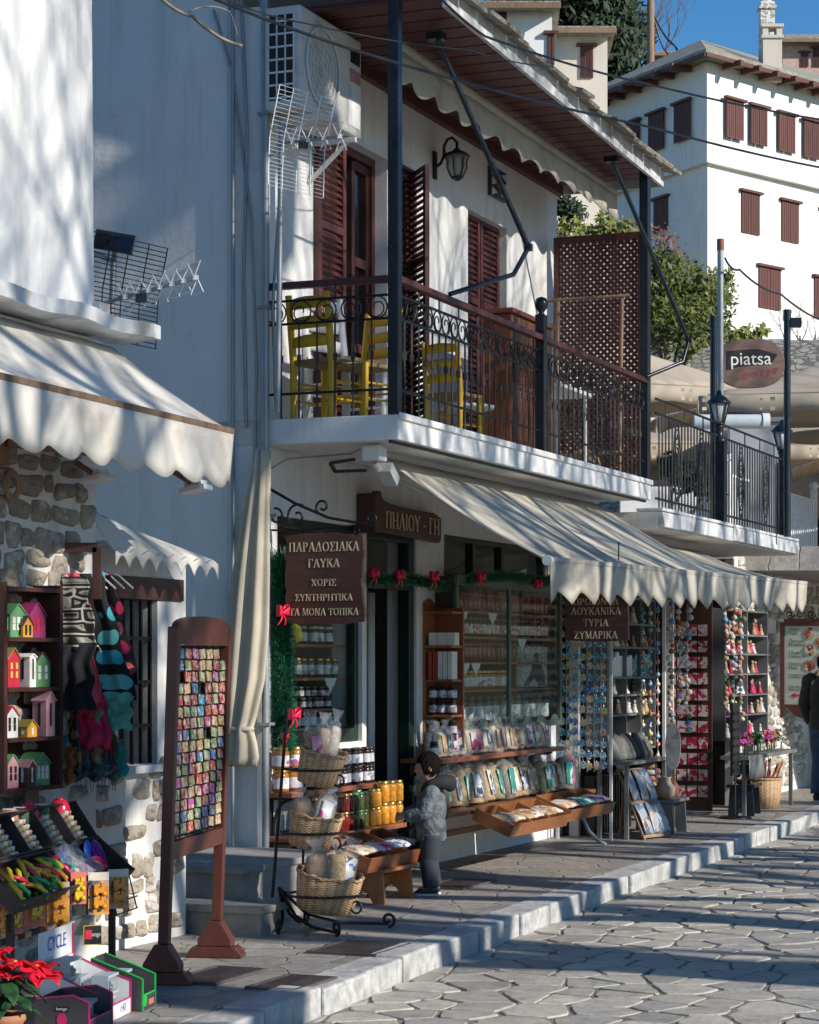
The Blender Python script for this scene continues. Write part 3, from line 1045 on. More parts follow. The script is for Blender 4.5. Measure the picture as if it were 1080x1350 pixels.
# ================================================================== TREES AND HILL
def leaf_cloud(m, blobs, n, size, rr, squash=1.0):
 tot = sum(b[1] ** 2 for b in blobs)
 for c, r in blobs:
  k = int(n * r * r / tot)
  for _ in range(k):
   d = Vector((rr.gauss(0, 1), rr.gauss(0, 1), rr.gauss(0, 1))).normalized()
   q = Vector(c) + Vector((d.x, d.y, d.z * squash)) * r * (rr.random() ** .45) * rr.uniform(.75, 1.08)
   a = Vector((rr.gauss(0, 1), rr.gauss(0, 1), rr.gauss(0, 1))).normalized()
   b = a.orthogonal().normalized()
   s_ = size * rr.uniform(.6, 1.4)
   m.add([q - a * s_, q + b * s_ * .45, q + a * s_, q - b * s_ * .45], [(0, 1, 2, 3)])
def branch(m, p, d, r, L, depth, rr, spread=.6, up=.12):
 pts = [p]; rs = [r]
 q = p; dd = d
 k = 4
 for i in range(k):
  dd = (dd + Vector((rr.gauss(0, .1), rr.gauss(0, .1), rr.gauss(0, .08) + up * .3))).normalized()
  q = q + dd * (L / k)
  pts.append(q); rs.append(r * (1 - .42 * (i + 1) / k))
 m.tube(pts, rs, 6 if r > .05 else 4, caps=False)
 if depth == 0:
  return
 kids = rr.choice((2, 3, 3))
 for c in range(kids):
  i = rr.choice((2, 3, 4)) if c else 4
  ax = Vector((rr.gauss(0, 1), rr.gauss(0, 1), rr.gauss(0, .6)))
  nd = (dd + ax.normalized() * spread).normalized()
  nd.z += up
  branch(m, pts[i], nd.normalized(), rs[i] * rr.uniform(.6, .82), L * rr.uniform(.66, .86), depth - 1, rr, spread, up)
def bare_tree(name, label, M, h, r, L, depth, seed, group=None, matb=None, spread=.6, lean=(0, 0)):
 rr = random.Random(seed)
 t = thing(name, label, 'tree', M, group)
 m = MB(WM[t.name])
 pts = [(0, 0, -.3), (lean[0] * .3, lean[1] * .3, h * .35), (lean[0] * .6, lean[1] * .6, h * .7), (lean[0], lean[1], h)]
 m.tube(pts, [r * 1.35, r, r * .9, r * .8], 10)
 m.build('trunk', matb or BARK, t)
 m = MB(WM[t.name])
 for i in range(3 if depth > 2 else 4):
  a = 2 * math.pi * i / 3 + rr.uniform(-.4, .4)
  branch(m, Vector((lean[0], lean[1], h - .15)), Vector((math.cos(a) * .7, math.sin(a) * .7, 1)).normalized(), r * .62, L, depth, rr, spread)
 m.build('branches', matb or BARK, t)
 return t
def bush(name, label, blobs, n, size, material, seed, group=None, stem=None, cat='bush', squash=1.0):
 rr = random.Random(seed)
 c = Vector(blobs[0][0])
 base = Vector((c.x, c.y, min(b[0][2] - b[1] for b in blobs) - .3))
 t = thing(name, label, cat, Matrix.Translation(base), group)
 m = MB(ID)
 leaf_cloud(m, blobs, n, size, rr, squash)
 m.build('foliage', material, t)
 m = MB(ID)
 for b in blobs:
  m.tube([base, (base + Vector(b[0])) / 2 + Vector((rr.uniform(-.1, .1), 0, 0)), Vector(b[0])], [stem or b[1] * .12, (stem or b[1] * .12) * .7, .02], 6)
 m.build('stems', BARKFAR, t)
 return t
# bare plane trees along the street side: their shadows fall across the fronts and the paving
for i, (dist, along, h, r, seed, ln) in enumerate(((14, -.6, 5.2, .27, 21, (-.5, .3)), (15, 3.4, 5.4, .28, 33, (.4, .2)), (14, 8.5, 5.0, .26, 45, (-.3, 0)), (14.5, -5.9, 5.2, .36, 52, (.2, .5)), (15.0, 20.5, 5.0, .26, 67, (0, 0)), (17, 6.3, 5.4, .3, 71, (.3, .3)), (9.5, 1.3, 3.8, .29, 81, (.2, .2)), (9.5, 6.4, 3.8, .22, 97, (.2, .1)), (19.0, .9, 6.0, .32, 101, (.2, .2)), (12.2, -4.3, 4.6, .4, 112, (.3, .2)), (13.0, -7.6, 4.6, .25, 123, (.2, .2)), (11.5, 11.5, 4.4, .24, 131, (.1, .2)))):
 v = MF @ Vector((along, .5, 0)) + SUN_TO * dist
 bare_tree('plane_tree', ('bare plane tree with leaning trunk across the paved street', 'bare plane tree with straight trunk across the paved street')[i % 2], Matrix.Translation((v.x, v.y, -.13)), h, r, 3.1, 6, seed, 'bare plane trees across the street', spread=.62, lean=ln)
v = MF @ Vector((0, -.55, 0)) + SUN_TO * 14
t = thing('plane_tree', 'tall crooked tree added out of view to streak the side wall with shade', 'tree', wat(v.x, v.y, -.13, 67.9))  # unseen trunk added and bent to throw shade and sun streaks on the side wall
m = MB(WM[t.name])
rr = random.Random(3)
tp = [(-.75, 0, -.3, .3), (-.8, 0, 3, .26), (-.8, 0, 7, .24), (-.7, 0, 9.5, .25), (0, 0, 10.2, .28), (0, 0, 11.3, .29), (.5, .1, 11.5, .18), (.55, .1, 12.0, .18), (.02, 0, 12.2, .27), (0, 0, 12.4, .27), (.5, 0, 12.55, .16), (.6, 0, 13.15, .16), (.05, 0, 13.35, .25), (0, 0, 15, .2)]
m.tube([Vector(p[:3]) for p in tp], [p[3] for p in tp], 10)
m.build('trunk', BARK, t)
m = MB(WM[t.name])
for z, a in ((9.5, .4), (11.0, 2.2), (13.4, 3.9), (14.2, 1.2), (15, 5), (12.4, 5.6)):
 branch(m, Vector((0, 0, z)), Vector((math.cos(a), math.sin(a), .6)).normalized(), .1, 1.8, 4, rr)
m.build('branches', BARK, t)
# ---- the big white hill house
C0 = Q(933, 85, 80); C0.z = 0
dR = Vector((.725, .688, 0)); dL = Vector((-.45, .893, 0))
nR = Vector((.688, -.725, 0)); nL = Vector((-.893, -.45, 0))
hh = thing('hill_house', 'tall white hill house with rows of closed brown shutters and stone chimneys', 'house', Matrix.Translation((C0.x, C0.y, 10)))
def quadprism(m, base, z0, z1):
 m.prism([(p.x, p.y) for p in base], (0, 0, z0), (1, 0, 0), (0, 1, 0), (0, 0, z1 - z0))
LR, LL = 16.0, 9.0
def foot(o_):
 a = C0 + nR * 0
 cR = C0 + (nR + nL) * o_ * .9
 return [cR, C0 + dR * LR + nR * o_, C0 + dR * LR + dL * LL + (dR) * o_, C0 + dL * LL + nL * o_]
m = MB(ID)
quadprism(m, foot(-.0), 8, 19.2)
m.build('lower_wall', HILLWHITE, hh)
m = MB(ID)
quadprism(m, foot(.32), 19.2, 22.72)
m.build('upper_wall', HILLWHITE, hh)
RZ = 22.75
m = MB(ID)
f = foot(1.25)
fi = foot(.2)
ctr = (f[0] + f[1] + f[2] + f[3]) / 4
ra = C0 + dL * LL * .5 + dR * 3.6
rb = C0 + dL * LL * .5 + dR * (LR - 3.0)
vs = [(p.x, p.y, RZ) for p in f] + [(p.x, p.y, RZ + .16) for p in f] + [(ra.x, ra.y, RZ + 2.6), (rb.x, rb.y, RZ + 2.6)]
m.add(vs, [(0, 1, 5, 4), (1, 2, 6, 5), (2, 3, 7, 6), (3, 0, 4, 7), (3, 2, 1, 0), (4, 5, 9, 8), (5, 6, 9), (6, 7, 8, 9), (7, 4, 8)])
m.build('roof', TILER, hh, fix=True)
for i in range(15):
 t = .5 + i * 1.05
 m = MB(ID)
 p = C0 + dR * t
 m.bar((p.x + nR.x * .32, p.y + nR.y * .32, RZ - .12), (p.x + nR.x * 1.15, p.y + nR.y * 1.15, RZ - .12), .18, .2)
 m.build('rafter', SHUTFAR, hh)
for i in range(7):
 t = .6 + i * 1.1
 m = MB(ID)
 p = C0 + dL * t
 m.bar((p.x + nL.x * .32, p.y + nL.y * .32, RZ - .12), (p.x + nL.x * 1.15, p.y + nL.y * 1.15, RZ - .12), .18, .2)
 m.build('rafter', SHUTFAR, hh)
m = MB(ID)
for d_, n_, L_ in ((dR, nR, LR), (dL, nL, LL)):
 a = C0 + n_ * 1.2; b = C0 + d_ * L_ + n_ * 1.2
 if n_ is nR:
  a = C0 + (nR + nL) * 1.1
 else:
  a = C0 + (nR + nL) * 1.1
 m.bar((a.x, a.y, RZ - .03), (b.x, b.y, RZ - .03), .1, .14)
m.build('fascia', SHUTFAR, hh)
def far_shutter(d_, n_, t0, t1, z0, z1, off, par, origin):
 m = MB(ID)
 mid = (t0 + t1) / 2
 for a, b in ((t0, mid - .015), (mid + .015, t1)):
  p, q = origin + d_ * a + n_ * (off + .03), origin + d_ * b + n_ * (off + .03)
  m.bar((p.x, p.y, (z0 + z1) / 2), (q.x, q.y, (z0 + z1) / 2), .06, z1 - z0)
  for k in range(1, 4):
   r_ = p + (q - p) * (k / 4)
   m.bar((r_.x + n_.x * .032, r_.y + n_.y * .032, z0 + .05), (r_.x + n_.x * .032, r_.y + n_.y * .032, z1 - .05), .02, .02)
 s_ = m.build('shutter', SHUTFAR, par)
 m = MB(ID)
 p, q = origin + d_ * (t0 - .12) + n_ * (off + .07), origin + d_ * (t1 + .12) + n_ * (off + .07)
 m.bar((p.x, p.y, z1 + .05), (q.x, q.y, z1 + .05), .16, .09)
 m.build('lintel', SHUTFAR, s_)
for t0, t1 in ((.63, 1.57), (2.0, 2.93), (3.64, 4.58), (5.13, 6.05), (6.7, 7.6), (8.2, 9.1)):
 far_shutter(dR, nR, t0, t1, 20.2, 21.54, .32, hh, C0)
for t0, t1 in ((1.88, 2.9), (4.22, 5.22), (6.6, 7.6)):
 far_shutter(dR, nR, t0, t1, 17.05, 18.5, 0, hh, C0)
for t0, t1 in ((2.88, 4.14), (6.2, 7.4)):
 far_shutter(dR, nR, t0, t1, 14.48, 15.95, 0, hh, C0)
for t0, t1 in ((.62, 1.58), (2.3, 3.27), (3.93, 4.8)):
 far_shutter(dL, nL, t0, t1, 20.2, 21.54, .32, hh, C0)
far_shutter(dL, nL, 2.5, 3.4, 17.3, 18.5, 0, hh, C0)
c = Q(1011, 60, 84)
m = MB(ID); m.box(c.x - .26, c.x + .26, c.y - .26, c.y + .26, 22.9, 26.0); m.box(c.x - .32, c.x + .32, c.y - .32, c.y + .32, 25.75, 25.85)
m.box(c.x - .2, c.x + .2, c.y - .2, c.y + .2, 26.0, 26.12)
m.build('chimney', STONEB, hh)
c = Q(1017, 60, 82.2)
m = MB(ID); m.box(c.x - .34, c.x + .34, c.y - .3, c.y + .3, 22.6, 24.2); m.box(c.x - .4, c.x + .4, c.y - .36, c.y + .36, 24.15, 24.25)
for dx in (-.25, .25):
 m.box(c.x + dx - .1, c.x + dx + .1, c.y - .3, c.y + .3, 24.25, 24.55)
m.box(c.x - .4, c.x + .4, c.y - .36, c.y + .36, 24.55, 24.66)
m.build('chimney', CREAMWALL, hh)
# ---- cream house and small white one behind the eave, top
def small_house(name, label, pl, pr, ytop, ybot, Y, deep, wallm, slope, shut_px, rot=0):
 a, b = Q(pl, ytop, Y), Q(pr, ytop, Y)
 z1, z0 = a.z, Q(pl, ybot, Y).z
 t = thing(name, label, 'house', Matrix.Translation((a.x, a.y, z0)))
 m = MB(ID)
 m.prism([(0, 0), (b.x - a.x, 0), (b.x - a.x, deep), (0, deep)], (a.x, a.y, z0), (1, 0, 0), (0, 1, 0), (0, 0, z1 - z0))
 m.build('wall', wallm, t)
 m = MB(ID)
 L = b.x - a.x
 vs = [(a.x - .2, a.y - .6, z1), (b.x + .2, a.y - .6, z1), (b.x + .3, a.y + deep, z1), (a.x - .3, a.y + deep, z1)]
 vs += [(x, y, z + .16) for x, y, z in vs] + [(a.x + L * .25, a.y + deep * .5, z1 + slope), (b.x - L * .1, a.y + deep * .5, z1 + slope)]
 m.add(vs, [(0, 1, 5, 4), (1, 2, 6, 5), (2, 3, 7, 6), (3, 0, 4, 7), (3, 2, 1, 0), (4, 5, 9, 8), (5, 6, 9), (6, 7, 8, 9), (7, 4, 8)])
 m.build('roof', TILER, t, fix=True)
 m = MB(ID)
 m.box(a.x - .22, b.x + .22, a.y - .66, a.y - .6, z1 - .06, z1 + .1)
 m.build('fascia', OLDWOOD, t)
 for x0, x1, y0, y1 in shut_px:
  p, q = Q(x0, y0, Y), Q(x1, y1, Y)
  far_shutter(Vector((1, 0, 0)), Vector((0, -1, 0)), p.x - a.x, q.x - a.x, q.z, p.z, 0, t, Vector((a.x, a.y, 0)))
 return t
small_house('cream_house', 'cream hill house with one brown shutter under the wooded slope', 727, 801, 48, 335, 70, 5, CREAMWALL, .7, [(765, 782, 62, 103)])
small_house('white_house', 'white hill house with brown shutter showing just above the balcony eave', 600, 728, 16, 400, 66, 3, HILLWHITE, .45, [(722, 731, 46, 86), (646, 668, -12, 26)])
small_house('pink_house', 'pinkish hill house with brown eave at the far right top', 1032, 1130, 58, 140, 112, 8, mat('pink_plaster', (.55, .38, .31), .85), 1.6, [(1056, 1066, 70, 88), (1072, 1085, 64, 88)])
small_house('grey_house', 'low grey hill house half hidden left of the big white house', 862, 930, 76, 130, 108, 8, CREAMWALL, 1.2, [])
# ---- vegetation on the slope
bush('conifer_tree', 'dense dark evergreen tree behind the cream hill house', [(Q(735, 6, 110), 2.6), (Q(775, 22, 110), 2.7), (Q(800, 65, 109), 2.2), (Q(815, 92, 108), 1.5), (Q(790, -30, 110), 2.6), (Q(700, -25, 110), 2.5), (Q(830, 40, 110), 1.3)], 9000, .28, LEAFD, 5, cat='tree', stem=.3)
for i, (px, y0, y1, Y, sd_) in enumerate(((838, 108, 10, 112, 3), (868, 105, 18, 114, 9), (815, 70, -20, 113, 14))):
 b = Q(px, y0, Y); hgt = (y0 - y1) * Y / 3000
 bare_tree('bare_tree', ('bare brownish tree left of the wooden pole on the slope', 'bare brownish tree right of the wooden pole on the slope', 'bare tree rising behind the dark evergreen')[i], Matrix.Translation(b), hgt * .3, .12, hgt * .42, 5, sd_, matb=BARKFAR, spread=.5)
bush('laurel_bush', 'large glossy green bush below the big white hill house', [(Q(880, 365, 46), .6), (Q(905, 385, 45), .75), (Q(930, 400, 45), .6), (Q(870, 410, 45), .7), (Q(900, 430, 44), .75), (Q(945, 385, 46), .5), (Q(955, 368, 46), .25), (Q(940, 430, 45), .5), (Q(865, 350, 46), .45)], 5200, .075, LEAFG, 8, stem=.05)
bush('shrub', 'yellow green shrub above the lattice screen', [(Q(760, 300, 40), .22), (Q(738, 300, 40), .2), (Q(800, 300, 41), .32), (Q(825, 305, 41), .28), (Q(790, 310, 41), .3)], 700, .07, LEAFY, 10, stem=.02)
bush('dark_shrub', 'dark green shrub against the house end wall', [(Q(742, 272, 41), .25), (Q(757, 280, 41), .25)], 500, .07, LEAFD, 12, stem=.03)
bush('potted_shrub', 'small bright green shrub behind the oval wooden sign', [(Q(970, 445, 40), .14), (Q(985, 438, 40), .16), (Q(1005, 436, 40), .16), (Q(990, 448, 40), .16)], 220, .07, LEAFY, 13, stem=.02)
bush('red_shrub', 'reddish twiggy shrub at the foot of the hill house', [(Q(872, 315, 48), .35), (Q(885, 330, 48), .35)], 300, .05, mat('reddish_leaves', (.2, .09, .06), .6, var=.4), 14, stem=.03)
for i, (px, y0, y1, Y, sd_) in enumerate(((1055, 455, 392, 43, 5), (1075, 450, 405, 43, 6), (1035, 445, 408, 44, 8))):
 b = Q(px, y0, Y); hgt = (y0 - y1) * Y / 3000
 bare_tree('twiggy_shrub', 'leafless twiggy shrub above the grey stone wall', Matrix.Translation(b), hgt * .2, .02, hgt * .5, 4, sd_, 'leafless shrubs at right', BARKFAR, .55)
m = MB(ID)
a, b = Q(858, 446, 47), Q(958, 446, 47)
m.box(a.x, b.x, 47, 48, -1, a.z)
tag(m.build('garden_wall', STONED), 'grey stone garden wall under the large laurel bush', 'wall')
m = MB(ID)
a, b = Q(958, 452, 42), Q(1036, 452, 42)
m.box(a.x, b.x - .01, 41.5, 43.5, 0, a.z)
a, b = Q(1036, 448, 42), Q(1180, 448, 42)
m.box(a.x, b.x, 42, 44, 0, a.z)
tag(m.build('retaining_wall', STONED), 'grey dry stone retaining wall behind the right parasol', 'wall')
m = MB(ID)
a = Q(735, 300, 43); b = Q(846, 304, 43)
m.shell(lambda u, v: (a.x + (b.x - a.x) * u, 43 + 1.5 * v, a.z - .1 + .12 * math.sin(u * 23) * math.sin(u * 7)), 30, 2, (0, 0, -11))
tag(m.build('stone_bank', STONED), 'low stone garden wall behind the lattice screen', 'wall')
# ---- wooden utility pole and its wires
pb, pt = Q(858, 120, 93), Q(858, -8, 93)
t = thing('utility_pole', 'brown wooden utility pole on the slope', 'pole', Matrix.Translation((pb.x, pb.y, pb.z - 1)))
m = MB(ID); m.tube([(pb.x, pb.y, pb.z - 3), (pt.x, pt.y, pt.z)], [.17, .15], 10); m.build('shaft', OLDWOOD, t)
m = MB(ID)
for dz in (.2, .55, .9):
 m.ob((pt.x - .2, pt.y - .1, pt.z - .3 - dz), (.3, .06, .06)); m.lathe([(.05, 0), (.07, .05), (.04, .12), (0, .14)], (pt.x - .33, pt.y - .1, pt.z - .3 - dz), 8, caps=False)
m.build('insulators', BLACKM, t)
def wire(label, pts, r, sag=0, name='power_cable', group=None, matw=None):
 m = MB(ID)
 out = []
 for a, b in zip(pts, pts[1:]):
  for i in range(12):
   k = i / 12
   p = a.lerp(b, k); p.z -= sag * 4 * k * (1 - k)
   out.append(p)
 out.append(pts[-1])
 m.tube(out, r, 5)
 tag(m.build(name, matw or BLACKM), label, 'cable', group)
wire('upper black cable crossing in front of the white hill house', [Q(560, -25, 13), Q(640, 48, 13.4), Q(860, 112, 15.5), Q(1120, 163, 18)], .008, .02)
wire('lower black cable running from the air conditioner past the eave', [Q(250, -15, 12.5), Q(520, 82, 14), Q(860, 168, 17), Q(1110, 226, 20)], .010, .02)
wire('thin black wire over the air conditioner', [Q(280, -8, 13), Q(400, 30, 13.6), Q(620, 66, 14.5), Q(730, 88, 16)], .005, .02)
wire('thick wire hanging from the wooden utility pole', [Q(862, 18, 93), Q(890, 60, 93), Q(915, 85, 94)], .05, .2)
wire('second wire hanging from the wooden utility pole', [Q(864, 30, 93), Q(880, 70, 93), Q(888, 92, 94)], .04, .2)
wire('drooping cable from the capped grey pole to the right', [Q(956, 340, 24), Q(975, 355, 24.3), Q(1030, 388, 26), Q(1100, 428, 28)], .012, .05)
wire('bundle of grey cables running to the top of the house wall', [Q(200, -15, 14.2), Q(255, 22, 14.6), Q(318, 60, 15.2)], .012, .03, 'cable_bundle', None, BARK)
wire('loose grey cable looping beside the cable bundle', [Q(250, 15, 14.6), Q(300, 14, 15), Q(312, 45, 15.2)], .007, -.03, 'grey_cable', None, GREYIRON)
# ================================================================== LETTERING
def A_(cx, cy, rx, ry, a0, a1, w):
 return ('a', cx, cy, rx, ry, a0, a1, w)
def L_(x0, y0, x1, y1, w):
 return ('l', x0, y0, x1, y1, w)
TK, TN = .135, .06
def serif(*xs, y=0):
 return [L_(x - .13, y + (.02 if y == 0 else -.02), x + .13, y + (.02 if y == 0 else -.02), .045) for x in xs]
def stem(x):
 return [L_(x, 0, x, 1, TK)] + serif(x) + serif(x, y=1)
GLY = {
 'Π': (.95, stem(.2) + stem(.75) + [L_(.1, .97, .85, .97, TN)]),
 'Α': (.92, [L_(.14, 0, .46, 1, TN), L_(.78, 0, .46, 1, TK), L_(.25, .32, .66, .32, .05)] + serif(.14, .78)),
 'Ρ': (.78, stem(.2) + [A_(.36, .74, .27, .24, -90, 90, .11), L_(.2, .97, .38, .97, TN), L_(.2, .5, .38, .5, TN)]),
 'Δ': (.95, [L_(.12, .03, .47, 1, TN), L_(.8, .03, .47, 1, TK), L_(.06, .03, .88, .03, .06)]),
 'Ο': (.98, [A_(.49, .5, .36, .47, 0, 360, .1)]),
 'Σ': (.8, [L_(.12, .97, .7, .97, TN), L_(.14, .97, .44, .5, TK), L_(.44, .5, .12, .04, TN), L_(.1, .03, .72, .03, .07), L_(.7, .97, .7, .8, .045), L_(.72, .03, .72, .22, .045)]),
 'Ι': (.42, stem(.21)),
 'Κ': (.9, stem(.2) + [L_(.25, .45, .72, .97, TN), L_(.38, .6, .8, .02, TK)] + serif(.8) + serif(.72, y=1)),
 'Γ': (.74, stem(.2) + [L_(.1, .97, .66, .97, TN), L_(.66, .97, .66, .78, .05)]),
 'Λ': (.92, [L_(.14, 0, .46, 1, TN), L_(.78, 0, .46, 1, TK)] + serif(.14, .78)),
 'Υ': (.88, [L_(.44, 0, .44, .45, TK), L_(.44, .45, .12, 1, .11), L_(.44, .45, .76, 1, TN)] + serif(.44) + serif(.12, .76, y=1)),
 'Χ': (.88, [L_(.14, 1, .74, 0, TK), L_(.74, 1, .14, 0, TN)] + serif(.14, .74) + serif(.14, .74, y=1)),
 'Ω': (.98, [A_(.49, .57, .36, .42, -50, 230, .1), L_(.1, .03, .38, .03, .06), L_(.6, .03, .88, .03, .06), L_(.36, .03, .3, .28, .06), L_(.62, .03, .68, .28, .06)]),
 'Ν': (.95, [L_(.18, 0, .18, 1, TN), L_(.77, 0, .77, 1, TN), L_(.18, 1, .77, 0, TK)] + serif(.18) + serif(.18, .77, y=1)),
 'Τ': (.84, [L_(.42, 0, .42, 1, TK), L_(.06, .97, .78, .97, TN), L_(.06, .97, .06, .8, .045), L_(.78, .97, .78, .8, .045)] + serif(.42)),
 'Η': (.98, stem(.2) + stem(.78) + [L_(.2, .5, .78, .5, TN)]),
 'Μ': (1.1, [L_(.16, 0, .2, 1, TN), L_(.2, 1, .55, .05, .12), L_(.55, .05, .9, 1, TN), L_(.94, 0, .9, 1, TK)] + serif(.16, .94) + serif(.17, .92, y=1)),
 'Ζ': (.8, [L_(.12, .97, .7, .97, TN), L_(.7, .97, .12, .03, TK), L_(.1, .03, .72, .03, TN), L_(.12, .97, .12, .8, .045), L_(.72, .03, .72, .2, .045)]),
 '-': (.5, [L_(.08, .42, .42, .42, .09)]), ' ': (.4, []),
}
def greek(m, txt, c, u, v, w, height, width, t=.004):    # centred line of serif capitals; u along, v up, w out
 c, u, v, w = Vector(c), Vector(u), Vector(v), Vector(w)
 tot = sum(GLY[ch][0] for ch in txt)
 kx = width / tot
 x = -width / 2
 i = 0
 for ch in txt:
  wd, st = GLY[ch]
  for s_ in st:
   i += 1
   o_ = c + u * x - v * (height / 2)
   tt = w * (t + .0002 * (i % 7))
   if s_[0] == 'l':
    _, x0, y0, x1, y1, lw = s_
    a = Vector((x0 * kx, y0 * height)); b = Vector((x1 * kx, y1 * height))
    d = (b - a)
    nrm = Vector((-d.y, d.x)).normalized() * lw * .5 * (abs(d.y) * kx + abs(d.x) * height) / max(1e-9, d.length)
    m.prism([tuple(a - nrm), tuple(b - nrm), tuple(b + nrm), tuple(a + nrm)], o_, u, v, tt)
   else:
    _, cx, cy, rx, ry, a0, a1, lw = s_
    n = max(8, int(abs(a1 - a0) / 18))
    for q in range(n):
     p = []
     for aa in (a0 + (a1 - a0) * q / n, a0 + (a1 - a0) * (q + 1) / n):
      ww = lw * (.55 + .75 * abs(math.cos(R(aa))))
      for sg in (-1, 1):
       p.append(((cx + (rx + sg * ww / 2) * math.cos(R(aa))) * kx, (cy + (ry + sg * ww / 2) * math.sin(R(aa))) * height))
     m.prism([p[0], p[1], p[3], p[2]], o_, u, v, tt)
  x += wd * kx
 return m
def text(m, txt, c, u, v, w, height, t=.003, maxw=None, shear=0, align='CENTER'):       # built-in sans face, as mesh
 cu = bpy.data.curves.new('t', 'FONT')
 cu.body = txt
 cu.align_x = align; cu.align_y = 'CENTER'
 cu.size = 1
 cu.shear = shear
 ob_ = bpy.data.objects.new('t', cu)
 COL.objects.link(ob_)
 dg = bpy.context.evaluated_depsgraph_get()
 me = ob_.evaluated_get(dg).to_mesh()
 xs = [q.co.x for q in me.vertices] or [0, 1]
 k = height
 if maxw and (max(xs) - min(xs)) * k > maxw:
  kx = maxw / (max(xs) - min(xs))
 else:
  kx = k
 c, u, v, w = Vector(c), Vector(u), Vector(v), Vector(w)
 vs = [c + u * (q.co.x * kx) + v * (q.co.y * k) + w * t for q in me.vertices]
 m.add(vs, [tuple(p.vertices) for p in me.polygons])
 ob_.evaluated_get(dg).to_mesh_clear()
 bpy.data.objects.remove(ob_)
 bpy.data.curves.remove(cu)
 return m
# ================================================================== AWNINGS
def awning(name, label, s0, s1, top, front, val, L, amp, clothm, cusp, nu=60, group=None):
 # top(s), front(s) -> (n, z)
 t = thing(name, label, 'awning', at((s0 + s1) / 2, top((s0 + s1) / 2)[0], top((s0 + s1) / 2)[1]), group)
 def cl(a, b):
  s_ = s0 + (s1 - s0) * a
  n0, z0 = top(s_); n1, z1 = front(s_)
  sag = .035 * math.sin(math.pi * b) * (1 + .5 * math.sin(s_ * 2.3))
  return (s_, n0 + (n1 - n0) * b, z0 + (z1 - z0) * b - sag + .002 * math.sin(s_ * 9 + b * 4))
 m = MB(); m.shell(cl, nu, 12, (0, .003, .006)); m.build('canopy', clothm, t)
 def vl(a, b):
  s_ = s0 + (s1 - s0) * a
  n1, z1 = front(s_)
  ph = (s_ - s0) / L
  e = abs(math.sin(math.pi * ph)) if cusp else .5 - .5 * math.cos(2 * math.pi * ph)
  h = val - amp * e
  return (s_, n1 + .012 + .013 * b * math.sin(ph * 2 * math.pi + .8) + .012 * math.sin(s_ * 5) * b, z1 - .01 - h * b)
 nn = max(nu, int((s1 - s0) / L * 14))
 m = MB(); m.shell(vl, nn, 5, (0, .004, 0)); m.build('valance', clothm, t)
 m = MB()
 nb = 8
 for i in range(nb):
  a, b = s0 + (s1 - s0) * i / nb, s0 + (s1 - s0) * (i + 1) / nb
  m.bar((a, front(a)[0] + .002, front(a)[1] + .006), (b, front(b)[0] + .002, front(b)[1] + .006), .035, .03)
 m.build('front_bar', clothm if cusp else OLDWOOD, t)
 return t
def mtop(s):
 k = min(1, max(0, (s - 5.7) / .25))
 return (.6 + .1 * k, 3.03 - .28 * k)
aw = awning('shop_awning', 'long cream shop awning with pointed scalloped valance above the shop shelves', .7, 8.75, mtop,
   lambda s: (1.803, 2.305 + .013 * (s - .7)), .285, .46, .085, CANVAS, True, 90)
m = MB()
m.tube([(.68, 1.8, 2.3), (.735, 1.8, 2.3)], .035, 10)
m.build('end_cap', WHITEM, aw)
for s_ in (.85, 3.6, 6.6):
 m = MB()
 m.tube([(s_, .62, 2.9 if s_ < 6 else 2.7), (s_ + .55, 1.2, 2.55), (s_ + .1, 1.78, 2.28)], .018, 6)
 m.build('folding_arm', GREYM, aw)
aw = awning('house_awning', 'white canvas awning with wavy valance on the stone house', -9, -2.93,
   lambda s: (.52, 3.33), lambda s: (1.242, 2.84 - .012 * (s + 2.93)), .30, .31, .05, CANVASW, False, 70)
for s_ in (-3.15, -4.7):
 m = MB()
 m.bar((s_ - .9, .55, 2.72), (s_, 1.22, 2.66), .05, .06)
 m.bar((s_ - .9, .5, 2.6), (s_ - .9, .5, 2.95), .08, .1)
 m.build('folding_arm', OLDWOOD, aw)
for i, (px, py) in enumerate(((128, 632), (258, 645))):
 s_, n_, z_ = P(px, py, 1.0 if i else .75)
 t = thing('spot_lamp', ('white spot lamp under the stone house awning, nearer the wall', 'white spot lamp under the right tip of the stone house awning')[i], 'lamp', at(s_, n_, z_))
 m = MB(); m.ob((s_, n_, z_), (.16, .13, .03), rx=12); m.ob((s_, n_, z_ + .028), (.11, .09, .03), rx=12); m.build('housing', WHITEM, t, bev=.006)
 m = MB(); m.bar((s_ - .05, n_, z_ + .03), (s_ - .05, n_ - .1, z_ + .09), .025); m.build('bracket', OLDWOOD, t)
# small sloping scalloped awning over the barred window
t = thing('small_awning', 'small off-white scalloped awning over the barred window', 'awning', at(-2.6, .45, 2.3))
m = MB()
def sa(a, b):
 s_ = -3.07 + .78 * a * (1 - b) + 1.1 * a * b
 n_ = .41 + (.2 + .06 * a) * b
 z_ = 2.45 - .13 * a * (1 - b) - (.24 + .03 * a) * b + .016 * abs(math.sin(a * math.pi * 8)) * (.4 + b)
 return (s_, n_, z_)
m.shell(sa, 96, 8, (0, 0, .006))
m.build('canopy', CANVASW, t)
m = MB()
def sv(a, b):
 s_, n_, z_ = sa(a, 1)
 return (s_, n_ + .004, z_ - (.085 - .045 * abs(math.sin(a * math.pi * 8))) * b)
m.shell(sv, 96, 3, (0, .004, 0))
m.build('valance', CANVASW, t)
